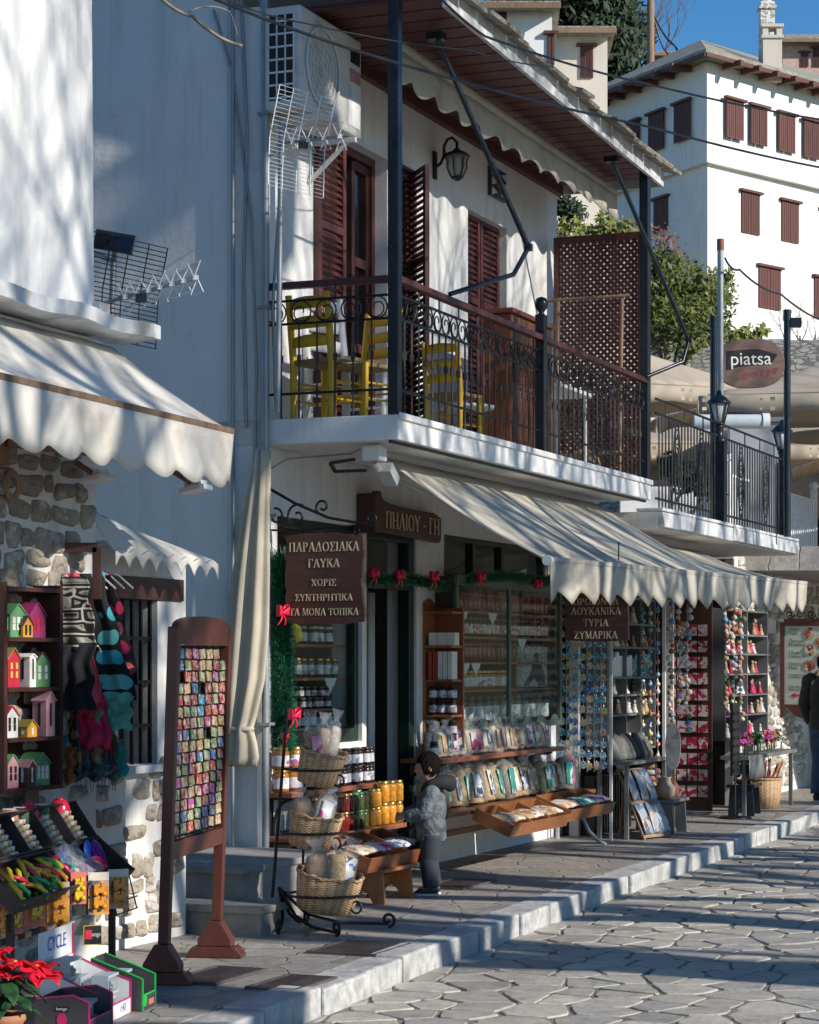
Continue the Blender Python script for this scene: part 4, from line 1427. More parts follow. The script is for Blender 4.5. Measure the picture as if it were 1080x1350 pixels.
# rolled-up upper awning under the eave
t = thing('upper_awning', 'rolled up grey awning with wavy edge under the balcony eave', 'awning', at(3.2, .6, 5.9))
m = MB(); m.tube([(.9, .6, 5.95), (6.25, .56, 5.93)], .05, 10); m.build('roller', CANVAS, t)
m = MB()
m.shell(lambda a, b: (.92 + 5.3 * a, .63 - .03 * a + .02 * math.sin(a * 70) * b, 5.92 - (.25 - .06 * (.5 - .5 * math.cos(a * 2 * math.pi * 12))) * b), 200, 3, (0, .004, 0))
m.build('valance', CANVAS, t)
for pts in (((.93, .9, 5.98), (1.745, 1.3, 4.62), (.89, 1.02, 4.17)), ((5.1, .9, 5.98), (6.16, 1.3, 4.53), (5.77, 1.02, 4.17))):
 m = MB()
 a, b, c = map(Vector, pts)
 m.tube([a, b], .02, 8)
 m.tube([b, b * .7 + c * .3 + Vector((.0, .06, -.1)), c], .018, 8)
 m.ob(b, (.05, .05, .05)); m.ob(a, (.09, .12, .05))
 m.build('folding_arm', BLUEBLACK, t)
# tied curtain at the corner
t = thing('tied_curtain', 'beige outdoor curtain tied back at the shop corner', 'curtain', at(-.15, .05, .95))
m = MB()
prof = [(.093, 3.03, .035), (.085, 2.9, .05), (.05, 2.6, .085), (.01, 2.2, .125), (-.015, 1.85, .145), (-.04, 1.5, .14), (-.07, 1.25, .105), (-.08, 1.17, .085), (-.085, 1.08, .12), (-.09, .98, .14), (-.1, .93, .13)]
rings = []
for i, (n_, z_, hw) in enumerate(prof):
 rings.append([(-.17 + .07 * math.sin(2 * math.pi * k / 48) * (1 + .35 * math.cos(2 * math.pi * k / 48 * 7 + i * .25)), n_ + hw * math.cos(2 * math.pi * k / 48) * (1 + .12 * math.cos(2 * math.pi * k / 48 * 7 + i * .25)), z_ + .02 * math.sin(k * 1.3) * (i == 10)) for k in range(48)])
m.loft(rings)
m.build('cloth', CURTAINM, t)
m = MB(); m.lathe([(.105, 0), (.11, .015), (.105, .03)], (-.17, -.08, 1.155), 20, .75, .95); m.build('tie_band', CURTAINM, t)
# ================================================================== SIGNS
SX, NX = Vector((1, 0, 0)), Vector((0, 1, 0))      # in front space (s, n, z)
UP = Vector((0, 0, 1))
def board(m, w, h, c, u, v, wv, rr, jag=.012, n=14):
 pts = []
 for i in range(n):
  pts.append((-w / 2 + w * i / n, -h / 2 + rr.uniform(-jag, jag) * .6 - .015 * math.sin(math.pi * i / n)))
 for i in range(n):
  pts.append((w / 2 + rr.uniform(-jag, jag), -h / 2 + h * i / n))
 for i in range(n):
  pts.append((w / 2 - w * i / n, h / 2 + rr.uniform(-jag, jag) * .6 + .015 * math.sin(math.pi * i / n)))
 for i in range(n):
  pts.append((-w / 2 + rr.uniform(-jag, jag), h / 2 - h * i / n))
 m.prism(pts, c, u, v, wv)
rr = random.Random(2)
S1 = .1
t = thing('hanging_sign', 'large brown wooden hanging sign for traditional sweets with five lines of lettering', 'sign', at(S1, .42, 1.88))
m = MB()
board(m, .575, .58, (S1 + .012, .425, 2.175), NX, UP, (-.03, 0, 0), rr)
m.build('board', SIGNWOOD, t, bev=.004)
m = MB()
for tx, y, hh_, ww in (('ΠΑΡΑΔΟΣΙΑΚΑ', .215, .062, .52), ('ΓΛΥΚΑ', .105, .056, .235), ('ΧΩΡΙΣ', -.025, .045, .185), ('ΣΥΝΤΗΡΗΤΙΚΑ', -.125, .045, .425), ('ΤΑ ΜΟΝΑ ΤΟΠΙΚΑ', -.222, .047, .51)):
 greek(m, tx, (S1 - .018, .425, 2.175 + y), NX, UP, (-1, 0, 0), hh_, ww)
m.build('lettering', LETTER, t)
t2 = thing('sign_bracket', 'scrolled black iron bracket holding the large sweets sign', 'bracket', at(S1, .05, 2.6))
m = MB()
m.tube([(S1, .0, 2.80), (S1, .2, 2.69), (S1, .45, 2.585), (S1, .72, 2.535)], .011, 6)
m.tube([(S1, .0, 2.51), (S1, .3, 2.51), (S1, .72, 2.53)], .008, 6)
m.tube([(S1, .003, 2.45), (S1, .003, 2.85)], .014, 6)
spiral(m, (S1, .22, 2.6), .085, .02, NX, UP, .009, 60, 480)
spiral(m, (S1, .41, 2.66), .055, .015, NX, UP, .009, 250, -150)
spiral(m, (S1, .76, 2.57), .05, .015, NX, UP, .01, 220, 640)
spiral(m, (S1, .06, 2.6), .06, .015, NX, UP, .009, 100, -260)
for n_ in (.26, .66):
 ring(m, (S1, n_, 2.49), .018, NX, UP, .005, 10)
m.build('ironwork', IRON, t2)
# shop name board
a = P(478, 672, .1)
t = thing('name_board', 'dark carved wooden board with the two word shop name over the door', 'sign', at(2.2, .06, 2.6))
m = MB()
z0 = 2.565
pts = [(1.62, z0 + .03), (3.02, z0 - .0), (3.06, z0 + .03), (3.06, z0 + .2), (2.9, z0 + .235), (2.3, z0 + .235), (2.0, z0 + .25), (1.86, z0 + .27), (1.82, z0 + .33), (1.76, z0 + .33), (1.73, z0 + .28), (1.62, z0 + .28)]
m.prism(pts, (0, .06, 0), SX, UP, (0, .05, 0))
m.build('board', SIGNWOOD, t, bev=.006)
m = MB()
m.box(1.6, 1.72, .004, .16, z0 + .01, z0 + .3)
m.build('end_block', SIGNWOOD, t, bev=.01)
m = MB()
greek(m, 'ΠΗΛΙΟΥ - ΓΗ', (2.45, .112, z0 + .125), SX, UP, NX, .125, 1.12, .006)
m.build('lettering', LETTER, t)
S2 = 2.6
t = thing('hanging_sign', 'smaller dark brown hanging sign for sausages, cheese and pasta below the awning', 'sign', at(S2, 1.55, 1.78))
m = MB()
board(m, .5, .56, (S2 + .012, 1.55, 2.065), NX, UP, (-.025, 0, 0), rr, .006)
m.build('board', SIGNWOOD, t, bev=.004)
m = MB()
for tx, y, hh_, ww in (('ΠΡΟΙΟΝΤΑ', 2.075, .05, .36), ('ΛΟΥΚΑΝΙΚΑ', 2.003, .055, .395), ('ΤΥΡΙΑ', 1.915, .055, .2), ('ΖΥΜΑΡΙΚΑ', 1.822, .055, .345)):
 greek(m, tx, (S2 - .013, 1.545, y), NX, UP, (-1, 0, 0), hh_, ww)
m.build('lettering', LETTER, t)
m = MB()
for n_ in (1.38, 1.72):
 m.tube([(S2, n_, 2.34), (S2, n_, 2.52)], .005, 5)
m.build('chains', IRON, t)
# oval sign of the cafe
YS = 24.5
wl, wr = Q(944, 0, YS), Q(1036, 0, YS)
c = Q(990, 479, YS)
t = thing('oval_sign', 'oval plank sign with white lettering hung between two grey poles', 'sign', Matrix.Translation((c.x, YS, c.z - .26)))
m = MB(ID)
hw, hh_ = (wr.x - wl.x) / 2, .265
pts = []
for i in range(48):
 a = 2 * math.pi * i / 48
 ca, sa_ = math.cos(a), math.sin(a)
 pts.append((hw * math.copysign(abs(ca) ** .75, ca), hh_ * math.copysign(abs(sa_) ** .8, sa_)))
tl = Matrix.Rotation(R(3), 3, 'Y')
U = Vector((1, .12, .035)).normalized(); V = Vector((-.035, 0, 1)).normalized(); W = Vector((.12, -1, 0)).normalized()
m.prism(pts, c, U, V, -W * .04)
m.build('board', woody('grey_sign_planks', (.15, .09, .075), (.08, .045, .04), (1, 1, 9), .6), t, bev=.006)
m = MB(ID)
m.prism([(-.27, -.1), (-.12, -.06), (.1, -.045), (.24, -.02), (.3, .06), (.08, .125), (-.1, .115), (-.26, .105)], c + V * .03, U, V, W * .006)
m.build('name_plate', BLACKM, t)
m = MB(ID)
text(m, 'piatsa', c + V * .045 - U * .0, U, V, W, .2, .009, .46)
m.build('lettering', PAPER, t)
m = MB(ID)
text(m, 'gyros & grill', c + V * -.105 + U * .09, Vector((1, .12, .12)).normalized(), V, W, .1, .004, .4, .35)
m.build('script_lettering', mat('dull_red_lettering', (.28, .03, .05), .6), t)
for i, (px, y0, y1, Y, r, lab) in enumerate(((950, 330, 700, 24.2, .034, 'tall grey pole with a brown cap left of the oval sign'), (941, 432, 700, 24.0, .038, 'dark grey pole beside the capped pole'), (1038, 423, 575, 24.6, .038, 'dark grey pole right of the oval sign'))):
 a, b = Q(px, y1, Y), Q(px, y0, Y)
 t = thing('metal_pole', lab, 'pole', Matrix.Translation((a.x, a.y, 2.98)))
 m = MB(ID); m.tube([(a.x, Y, 2.98), (a.x, Y, b.z)], r, 10); m.build('shaft', GREYIRON if i == 0 else BLUEBLACK, t)
 m = MB(ID); m.tube([(a.x, Y, b.z), (a.x, Y, b.z + .12)], r * 1.15, 10)
 if i == 2:
  m.ob((a.x + .09, Y, b.z - .02), (.12, .08, .1))
 m.build('cap', REDWOOD if i == 0 else BLUEBLACK, t)
# menu board on the far wall
SMN = 13.2
t = thing('menu_board', 'pale green cafe menu board with round food pictures in a red frame', 'sign', at(SMN, .8, 1.0))
n0, n1, z0, z1 = .58, 1.25, 1.02, 2.06
m = MB()
m.box(SMN, SMN + .05, n0, n1, z0 + .1, z1)
mp = mat('menu_paper', (.50, .56, .48), .5, var=.04)
m.build('panel', mp, t)
m = MB()
m.box(SMN - .02, SMN + .07, n0 - .05, n0 - .002, z0 - .05, z1 + .05); m.box(SMN - .02, SMN + .07, n0 - .002, n1 + .03, z1 + .002, z1 + .09)
m.prism([(n0, z0 + .098), (n1, z0 + .098), (n1, z0 - .1), (n0 + .3, z0 - .1), (n0 + .12, z0 - .03)], (SMN - .01, 0, 0), NX, UP, (.06, 0, 0))
m.build('frame', SHUT, t)
m = MB()
for i in range(5):
 spiral(m, (SMN + .02, n0 + .06 + i * .13, z1 + .14), .055, .012, NX, UP, .008, 0, 500 * (1 if i % 2 else -1), 16)
m.build('scroll_trim', IRON, t)
fd = prints('food_pictures', [(.35, .12, .06), (.6, .4, .25), (.2, .05, .04), (.7, .6, .5), (.45, .2, .1)], 14)
for i, (px, py) in enumerate(((1058, 838), (1071, 851), (1059, 861), (1071, 873), (1058, 883), (1069, 897))):
 nn = n0 + (px - 1031) / 49 * .55; zz = z1 - (py - 828) / 118 * 1.02
 m = MB(); m.prism([(.068 * math.cos(k * math.pi / 10), .068 * math.sin(k * math.pi / 10)) for k in range(20)], (SMN - .001, nn, zz), NX, UP, (-.006, 0, 0)); m.build('food_picture', fd, t)
m = MB()
for i, (tx, py, sz) in enumerate((('Τοστ', 833, .05), ('Toast', 838, .05), ('Πρωινό', 849, .055), ('Breakfast', 854, .055), ('Γλυκά', 865, .055), ('Desserts', 870, .055), ('Πίτσα', 881, .055), ('Pizza', 886, .055), ('Χειροποίητες πίτες', 896, .032), ('homemade pies', 899, .032), ('Fast service', 912, .045), ('Best prices', 916, .045))):
 text(m, tx, (SMN - .001, n0 + .05, z1 - (py - 828) / 118 * 1.02), NX, UP, (-1, 0, 0), sz, .003, .34, 0, 'LEFT')
m.build('lettering', BLACKM, t)
m = MB(); m.prism([(0, 0), (.06, .03), (.06, .01), (.5, .01), (.5, -.01), (.06, -.01), (.06, -.03)], (SMN - .001, n0 + .07, z1 - .83), NX, UP, (-.004, 0, 0)); m.build('arrow', BOWRED, t)
# ================================================================== FIXTURES ON THE FRONT
def lamp_post(label, s, zb, zt):
 t = thing('lamp_post', label, 'lamp post', at(s, 1.03, zb))
 m = MB(); m.F = MF @ Matrix.Translation((s, 1.03, 0))
 h = zt - zb
 m.box(-.065, .065, -.065, .065, zb, zb + h * .62)
 m.lathe([(.08, 0), (.08, .03), (.045, .06), (.04, .14), (.055, .16), (.03, .19)], (0, 0, zb + h * .62), 10)
 m.build('post', BLUEBLACK, t)
 zl = zb + h * .62 + .19
 b = MB(); b.F = m.F
 for k in range(6):
  a0, a1 = k * math.pi / 3, (k + 1) * math.pi / 3
  b.tube([(.05 * math.cos(a0), .05 * math.sin(a0), zl), (.1 * math.cos(a0), .1 * math.sin(a0), zl + .2)], .008, 4)
 b.lathe([(.055, -.01), (.06, .0), (.05, .012)], (0, 0, zl), 6)
 b.lathe([(.125, .2), (.12, .22), (.07, .27), (.03, .29), (.02, .33), (0, .34)], (0, 0, zl), 6, caps=True)
 la = b.build('lantern', BLUEBLACK, t)
 g = MB(); g.F = m.F
 g.lathe([(.043, .005), (.092, .198)], (0, 0, zl), 6)
 g.build('lamp_glass', mat('frosted_lamp_glass', (.72, .74, .72), .25, var=.05), la)
lamp_post('black lantern post on the terrace edge left of the oval sign', 8.31, 3.0, 4.3)
lamp_post('black lantern post at the right end of the terrace railing', 11.1, 3.0, 4.27)
# wall lantern
SLN = 3.17
t = thing('wall_lantern', 'black wrought iron wall lantern between the balcony doors', 'lamp', at(SLN, .0, 5.6))
m = MB()
m.box(SLN - .03, SLN + .03, .002, .02, 5.5, 5.72)
m.tube([(SLN, .02, 5.6), (SLN, .06, 5.62), (SLN, .09, 5.68), (SLN, .09, 5.76), (SLN, .12, 5.81), (SLN, .16, 5.82), (SLN, .2, 5.78), (SLN, .2, 5.72)], .012, 6)
m.build('arm', IRON, t)
m = MB(); m.F = MF @ Matrix.Translation((SLN, .2, 5.5)) @ Matrix.Scale(.78, 4)
for k in range(6):
 a = k * math.pi / 3
 m.tube([(.06 * math.cos(a), .06 * math.sin(a), 0), (.105 * math.cos(a), .105 * math.sin(a), .1), (.1 * math.cos(a), .1 * math.sin(a), .16), (.13 * math.cos(a), .13 * math.sin(a), .23)], .008, 4)
m.lathe([(.14, .225), (.12, .245), (.05, .27), (.02, .3)], (0, 0, 0), 6)
m.lathe([(.02, -.04), (.065, -.01), (.06, .005)], (0, 0, 0), 6)
lb = m.build('cage', IRON, t)
m = MB(); m.F = MF @ Matrix.Translation((SLN, .2, 5.5)) @ Matrix.Scale(.78, 4); m.lathe([(.052, .006), (.092, .1), (.092, .16), (.11, .22)], (0, 0, 0), 6); m.build('lamp_glass', mat('grey_lantern_glass', (.4, .42, .4), .2), lb)
# ceramic ornament
a, b = P(643, 218, .0), P(663, 268, .0)
t = thing('ceramic_ornament', 'pierced ceramic wall ornament with an orange diamond by the right balcony door', 'ornament', at(a[0], 0, b[2]))
m = MB(); m.box(a[0], b[0], .003, .035, b[2], a[2]); m.build('plate', mat('dark_blue_glaze', (.03, .045, .09), .25), t)
cx, cz = (a[0] + b[0]) / 2, (a[2] + b[2]) / 2
w_, h_ = (b[0] - a[0]) / 2, (a[2] - b[2]) / 2
m = MB()
for i in range(3):
 for sgx in (-1, 1):
  zc = b[2] + h_ * (.33 + i * .67)
  m.prism([(sgx * .95, -.26), (sgx * .95, .26), (sgx * .25, 0)], (cx, .036, zc), SX * w_, UP * h_, (0, .006, 0))
m.build('white_tiles', mat('white_glaze', (.75, .74, .7), .25), t)
m = MB(); m.prism([(0, -.36), (.62, 0), (0, .36), (-.62, 0)], (cx, .043, cz), SX * w_, UP * h_, (0, .008, 0)); m.build('orange_tile', mat('orange_glaze', (.6, .26, .06), .25), t)
# air conditioner
s0, s1, nb, nf, z0, z1 = -.12, .9, .08, .35, 5.3, 5.99
t = thing('air_conditioner', 'large off-white outdoor air conditioner unit under the eave', 'air conditioner', at(.4, .2, z0))
m = MB(); m.box(s0, s1, nb, nf, z0, z1); m.build('casing', GREYM, t, bev=.02)
m = MB()
for i in range(7):
 z = z0 + .07 + i * .085
 m.box(s0 - .012, s0 - .002, nb + .03, nf - .05, z, z + .012)
for i in range(4):
 n_ = nb + .03 + i * .062
 m.box(s0 - .012, s0 - .002, n_, n_ + .008, z0 + .06, z1 - .06)
m.build('side_grille', WHITEM, t)
m = MB(); m.box(s0 - .002, s0 + .0, nb + .03, nf - .05, z0 + .06, z1 - .06); m.build('coil', BLACKM, t)
m = MB()
ring(m, (.22, nf + .012, z0 + .34), .27, SX, UP, .012, 28)
for k in range(4):
 ring(m, (.22, nf + .012, z0 + .34), .06 + .052 * k, SX, UP, .004, 24, k=4)
for k in range(12):
 a = k * math.pi / 6
 m.tube([(.22, nf + .012, z0 + .34), (.22 + .27 * math.cos(a), nf + .012, z0 + .34 + .27 * math.sin(a))], .004, 4)
m.build('fan_grille', GREYM, t)
m = MB(); m.box(.66, .86, nf + .001, nf + .004, z0 + .06, z0 + .25); m.build('service_cover', WHITEM, t, bev=.003)
m = MB(); m.box(.7, .86, nf + .001, nf + .004, z0 + .5, z0 + .6); m.build('badge', BLACKM, t)
m = MB(); m.box(.69, .87, nf + .001, nf + .004, z0 + .37, z0 + .46); m.build('red_label', mat('red_grey_label', (.45, .2, .22), .4), t)
for s_ in (.05, .75):
 m = MB(); m.bar((s_, .0, z0 - .03), (s_, nf + .02, z0 - .03), .035, .035); m.bar((s_, .01, z0 - .3), (s_, nf - .05, z0 - .045), .025)
 m.build('wall_bracket', WHITEM, t)
# antennas
def grid_antenna(name, label, Y, c, half, boom, elems, mast, colm, tiltx, dens):
 t = thing(name, label, 'antenna', Matrix.Translation(mast[0]))
 m = MB(ID); m.tube(mast, .018, 8); m.build('mast', GREYIRON, t)
 for sg in (1, -1):
  m = MB(ID)
  o_ = Vector(c); U = Vector((.86, .5, -.12)).normalized() * half[0]; V = (Vector((.12 * sg + .1, -.25, sg)).normalized()) * half[1]
  for i in range(dens + 1):
   k = i / dens
   m.tube([o_ - U + V * k, o_ + U + V * k], .0017 if colm is WHITEM else .0028, 4)
  for i in range(5):
   k = -1 + 2 * i / 4
   m.tube([o_ + U * k, o_ + U * k + V], .0038, 4)
  m.build('reflector', colm, t)
 m = MB(ID); a, b = map(Vector, boom); m.bar(a, b, .018, .018); m.build('boom', GREYIRON, t)
 d = (b - a)
 side = d.cross(UP).normalized()
 for i in range(elems):
  k = .25 + .75 * i / (elems - 1)
  p = a + d * k
  r = .085 - .01 * (i % 3)
  m = MB(ID)
  for sg in (1, -1):
   q = p + side * .02 * sg
   m.tube([q, q + UP * r * sg + d.normalized() * .04, q + UP * r * sg - d.normalized() * .04, q], .004, 4)
  m.ob(p, (.03, .03, .025))
  m.build('element', WHITEM, t)
 m = MB(ID); m.ob(a + d * .42 - UP * .03, (.06, .05, .045)); m.build('junction_box', BLACKM, t)
grid_antenna('tv_antenna', 'grid tv antenna with a long toothed boom in front of the shaded side wall', 13, Q(160, 385, 13), (.23, .3), (Q(135, 400, 12.9), Q(258, 366, 12.7)), 7, [Q(146, 440, 13), Q(150, 340, 13)], IRON, 0, 11)
grid_antenna('tv_antenna', 'white grid tv antenna hanging beneath the air conditioner', 14.6, Q(392, 190, 14.6), (.2, .33), (Q(366, 190, 14.6), Q(448, 180, 14.4)), 4, [Q(366, 545, 14.7), Q(371, 160, 14.7)], WHITEM, 0, 12)
a = Q(151, 319, 12.9)
t = thing('solar_lamp', 'small black panel lamp on an arm above the grid antenna', 'lamp', Matrix.Translation(a))
m = MB(ID); m.ob(a, (.23, .02, .115), rx=-14, ry=10); m.build('frame', BLACKM, t, bev=.004)
m = MB(ID); m.ob(a + Vector((0, -.012, -.004)), (.2, .004, .085), rx=-14, ry=10); m.build('panel', mat('solar_cells', (.008, .01, .02), .15), t)
m = MB(ID); m.tube([a + Vector((0, .01, -.03)), Q(150, 345, 13), Q(118, 330, 13.2)], .016, 8); m.build('arm', GREYIRON, t)
# floodlight and bracket below the balcony
a = Vector(P(494, 612, .75))
t = thing('floodlight', 'white security floodlight with dark bracket under the balcony slab', 'lamp', at(*a))
m = MB(); m.ob((a.x, a.y, 3.01), (.13, .13, .1)); m.build('junction_box', WHITEM, t, bev=.01)
m = MB(); m.tube([(a.x, a.y, 2.95), (a.x + .03, a.y + .02, 2.9)], .03, 10); m.ob((a.x + .12, a.y + .05, 2.88), (.16, .1, .08), ry=35); m.build('lamp_head', GREYM, t, bev=.006)
m = MB(); m.bar((a.x - .1, a.y - .1, 2.97), (a.x - .1, a.y - .28, 2.95), .02); m.bar((a.x - .1, a.y - .28, 2.95), (a.x - .02, a.y - .28, 2.9), .02); m.bar((a.x - .02, a.y - .28, 2.9), (a.x - .02, a.y - .05, 2.9), .02); m.build('bracket', BLACKM, t)
m = MB(); m.tube([(a.x, a.y - .1, 3.05), (.6, .4, 3.06), (.2, .1, 3.0), (.02, .02, 2.9)], .006, 5)
tag(m.build('thin_cable', GREYIRON), 'thin cable clipped along the balcony underside to the floodlight', 'cable')
m = MB()
for k in range(3):
 ring(m, (-4.0, .55, 2.5), .05 + .012 * k, SX, UP, .008, 20)
tag(m.build('hose_coil', OLDWOOD), 'brown coil hanging on the stone wall below the white awning', 'coil')
# ================================================================== ON THE BALCONY
def make_chair(label, colm, M, group=None, seatm=RUSH):
 t = thing('wooden_chair', label, 'chair', M, group)
 F = WM[t.name]
 for sx, sy, h in ((-.19, -.19, .47), (.19, -.19, .47)):
  m = MB(F); m.tube([(sx, sy, 0), (sx, sy, h)], [.024, .029], 8); m.build('leg', colm, t)
 for sx in (-.19, .19):
  m = MB(F); m.tube([(sx, .19, 0), (sx, .19, .47), (sx, .25, .97)], [.024, .03, .026], 8); m.build('rear_post', colm, t)
 for z, y in ((.58, .205), (.72, .222), (.87, .238)):
  m = MB(F)
  m.shell(lambda a, b: (-.175 + .35 * a, y + .02 * math.sin(math.pi * a), z + (.075 + .02 * math.sin(math.pi * a)) * (b - .2)), 8, 2, (0, .018, 0)); m.build('back_slat', colm, t)
 m = MB(F)
 for a, b, z in (((-.19, -.19), (.19, -.19), .2), ((-.19, .19), (.19, .19), .24), ((-.19, -.19), (-.19, .19), .16), ((.19, -.19), (.19, .19), .16), ((-.19, -.19), (-.19, .19), .3), ((.19, -.19), (.19, .19), .3)):
  m.tube([(a[0], a[1], z), (b[0], b[1], z)], .011, 6)
 m.build('stretchers', colm, t)
 m = MB(F); m.box(-.21, .21, -.215, .21, .435, .475); m.build('seat', seatm, t, bev=.012)
 return t
BZ = SL1 + .002
ch = make_chair('yellow wooden chair with rush seat at the left end of the balcony', YELLOW, at(.34, .34, BZ, 75) @ Matrix.Scale(.88, 4))
make_chair('pale grey wooden chair behind the yellow chairs on the balcony', WHITEM, at(.78, .28, BZ, -20))
dup(ch, at(.32, .62, BZ, 250), 'yellow wooden chair beside the dark corner post of the balcony', None, .78)
dup(ch, at(2.0, .62, BZ, 80), 'yellow wooden chair standing alone behind the middle of the balcony railing', None, .76)
t = thing('small_table', 'small white round table on the balcony beside the lone yellow chair', 'table', at(2.45, .55, BZ))
m = MB(WM[t.name]); m.lathe([(.22, .3), (.23, .31), (.22, .325)], (0, 0, 0), 20); m.build('table_top', WHITEM, t)
m = MB(WM[t.name]); m.tube([(0, 0, 0), (0, 0, .3)], .025, 8); m.lathe([(.15, 0), (.14, .02), (.03, .04)], (0, 0, 0), 12); m.build('pedestal', IRON, t)
t = thing('wooden_cabinet', 'tall reddish wooden cabinet standing behind the balcony railing', 'cabinet', at(3.45, .6, BZ))
m = MB(); m.box(2.95, 3.95, .5, .74, BZ, 4.35); m.box(2.91, 3.99, .47, .77, 4.352, 4.39); m.build('body', REDWOOD, t, bev=.006)
gl_p = mat('glossy_red_brown', (.12, .035, .025), .12)
for i in range(2):
 for z_, h_ in ((BZ + .08, .42), (BZ + .56, .46)):
  m = MB(); m.box(3.0 + i * .46, 3.42 + i * .46, .742, .755, z_, z_ + h_); m.build('door', gl_p, t, bev=.006)
t = thing('lattice_screen', 'tall red brown lattice screen closing the far balcony end', 'screen', at(6.01, .5, BZ))
m = MB()
LS = 6.02
m.box(LS, LS + .05, .06, .11, BZ, 5.52); m.box(LS, LS + .05, .86, .91, BZ, 5.52); m.box(LS, LS + .05, .11, .86, 5.46, 5.52); m.box(LS, LS + .05, .11, .86, BZ + .05, BZ + .12)
m.build('frame', SHUT, t)
m = MB()
n0, n1, za, zb = .11, .86, BZ + .12, 5.46
W_, H_ = n1 - n0, zb - za
st = .064
for sg in (0, 1):
 c_ = -H_ if sg == 0 else 0
 k = c_ + st * .5
 while k < (W_ if sg == 0 else W_ + H_):
  # line: n - n0 = k + (z - za) (sg 0) ; n - n0 = k - (z - za) (sg 1)
  pts = []
  for zz in (0, H_):
   x = k + zz if sg == 0 else k - zz
   pts.append((x, zz))
  (xa, ya), (xb, yb) = pts
  def clip(x, y, x2, y2):
   if x < 0: y += (0 - x) / (x2 - x) * (y2 - y); x = 0
   elif x > W_: y += (W_ - x) / (x2 - x) * (y2 - y); x = W_
   return x, y
  if not (xa < 0 and xb < 0) and not (xa > W_ and xb > W_):
   p = clip(xa, ya, xb, yb); q = clip(xb, yb, xa, ya)
   so = LS + .015 + .012 * sg
   m.bar((so, n0 + p[0], za + p[1]), (so, n0 + q[0], za + q[1]), .028, .01, up=(1, 0, 0))
  k += st
m.build('lattice', SHUT, t)
t = thing('trestle_frame', 'rough brown stick trestle leaning before the lattice screen', 'frame', at(5.3, .6, BZ))
m = MB()
for s_, n_ in ((5.35, .3), (5.45, .86)):
 m.tube([(s_, n_, BZ), (s_ + .02, n_ + .02, BZ + 1.6)], .018, 6)
m.tube([(5.35, .2, BZ + 1.58), (5.47, .95, BZ + 1.6)], .016, 6); m.tube([(5.35, .3, BZ + .75), (5.45, .88, BZ + .77)], .016, 6); m.tube([(5.35, .25, BZ + .2), (5.45, .9, BZ + .22)], .016, 6)
m.build('sticks', OLDWOOD, t)
t = thing('white_table', 'white folding table behind the far balcony railing', 'table', at(4.9, .4, BZ))
m = MB(); m.box(4.3, 5.2, .25, .7, BZ + .68, BZ + .71); m.build('table_top', WHITEM, t)
for s_, n_ in ((4.36, .3), (5.14, .3), (4.36, .65), (5.14, .65)):
 m = MB(); m.tube([(s_, n_, BZ), (s_, n_, BZ + .68)], .016, 6); m.build('leg', WHITEM, t)
m = MB(); m.lathe([(.14, 0), (.17, .1), (.13, .2), (.05, .27)], (5.55, .5, BZ), 9); tag(m.build('brown_sack', woody('sack_cloth', (.3, .2, .13), (.2, .13, .08))), 'brown sack on the balcony floor by the far post', 'sack')
# ================================================================== CAFE TERRACE BEYOND
def parasol(label, c, half, zr, za, rot, val=.22, post=True):
 t = thing('cafe_parasol', label, 'parasol', wat(c[0], c[1], 2.98, rot), 'large cream parasols on the cafe terrace')
 F = WM[t.name]
 m = MB(F)
 k = zr - 2.98; a = za - 2.98
 def cn(u, v):
  x, y = -1 + 2 * u, -1 + 2 * v
  r = max(abs(x), abs(y))
  e = 1 - .12 * (1 - abs(abs(x) - abs(y))) * r
  return (x * half * e ** .4, y * half * e ** .4, a + (k - a) * r - .12 * r * (1 - r))
 m.shell(cn, 16, 16, (0, 0, .03)); m.build('canopy', CANVASB, t)
 m = MB(F)
 for q in range(4):
  m2 = Matrix.Rotation(q * math.pi / 2, 4, 'Z')
  old = m.F; m.F = old @ m2
  m.shell(lambda u, v: (half * (-1 + 2 * u), -half - .005 + .03 * math.sin(u * 30) * v, k - val * v + .02 * math.sin(u * 25) * v), 30, 2, (0, .004, 0))
  m.F = old
 m.build('valance', CANVASB, t)
 m = MB(F); m.tube([(0, 0, 0), (0, 0, a)], .035, 8); m.build('pole', WHITEM, t)
 for q in range(4):
  an = math.pi / 4 + q * math.pi / 2
  m = MB(F); m.bar((.05 * math.cos(an), .05 * math.sin(an), k - .35), (half * .75 * math.cos(an), half * .75 * math.sin(an), k + .12 + (a - k) * .35), .025, .035); m.build('rib', WHITEM, t)
parasol('large cream parasol behind the balcony end and the laurel bush', (2.5, 30.5), 1.75, 5.15, 5.95, 20)
parasol('large cream parasol right of the oval sign', (6.1, 30.0), 2.1, 4.95, 5.75, -12)
parasol('cream parasol deep behind the oval sign', (4.4, 34.5), 1.9, 4.75, 5.4, 5)
m = MB(ID); a, b = Q(960, 558, 27.3), Q(1042, 705, 27.3); m.box(a.x, b.x, 27.3, 27.36, 2.9, a.z)
k_ = Q(962, 560, 27.2)
t = thing('grey_partition', 'plain grey partition wall behind the right terrace railing', 'partition', Matrix.Translation((a.x, 27.3, 2.9)))
m.build('panel', mat('grey_panel_paint', (.36, .37, .4), .6, var=.08), t)
m = MB(ID); m.bar((a.x, 27.28, a.z + .03), (b.x, 27.28, a.z + .05), .05, .05); m.build('top_rail', GREYIRON, t)
a, b = Q(915, 556, 26), Q(1005, 556, 26)
t = thing('rolled_blind', 'rolled clear plastic blind on a white tube behind the railing', 'blind', Matrix.Translation((a.x, 26, a.z)))
m = MB(ID); m.tube([a, b], .085, 14); m.build('roll', mat('silver_plastic_roll', (.6, .66, .7), .2, var=.1), t)
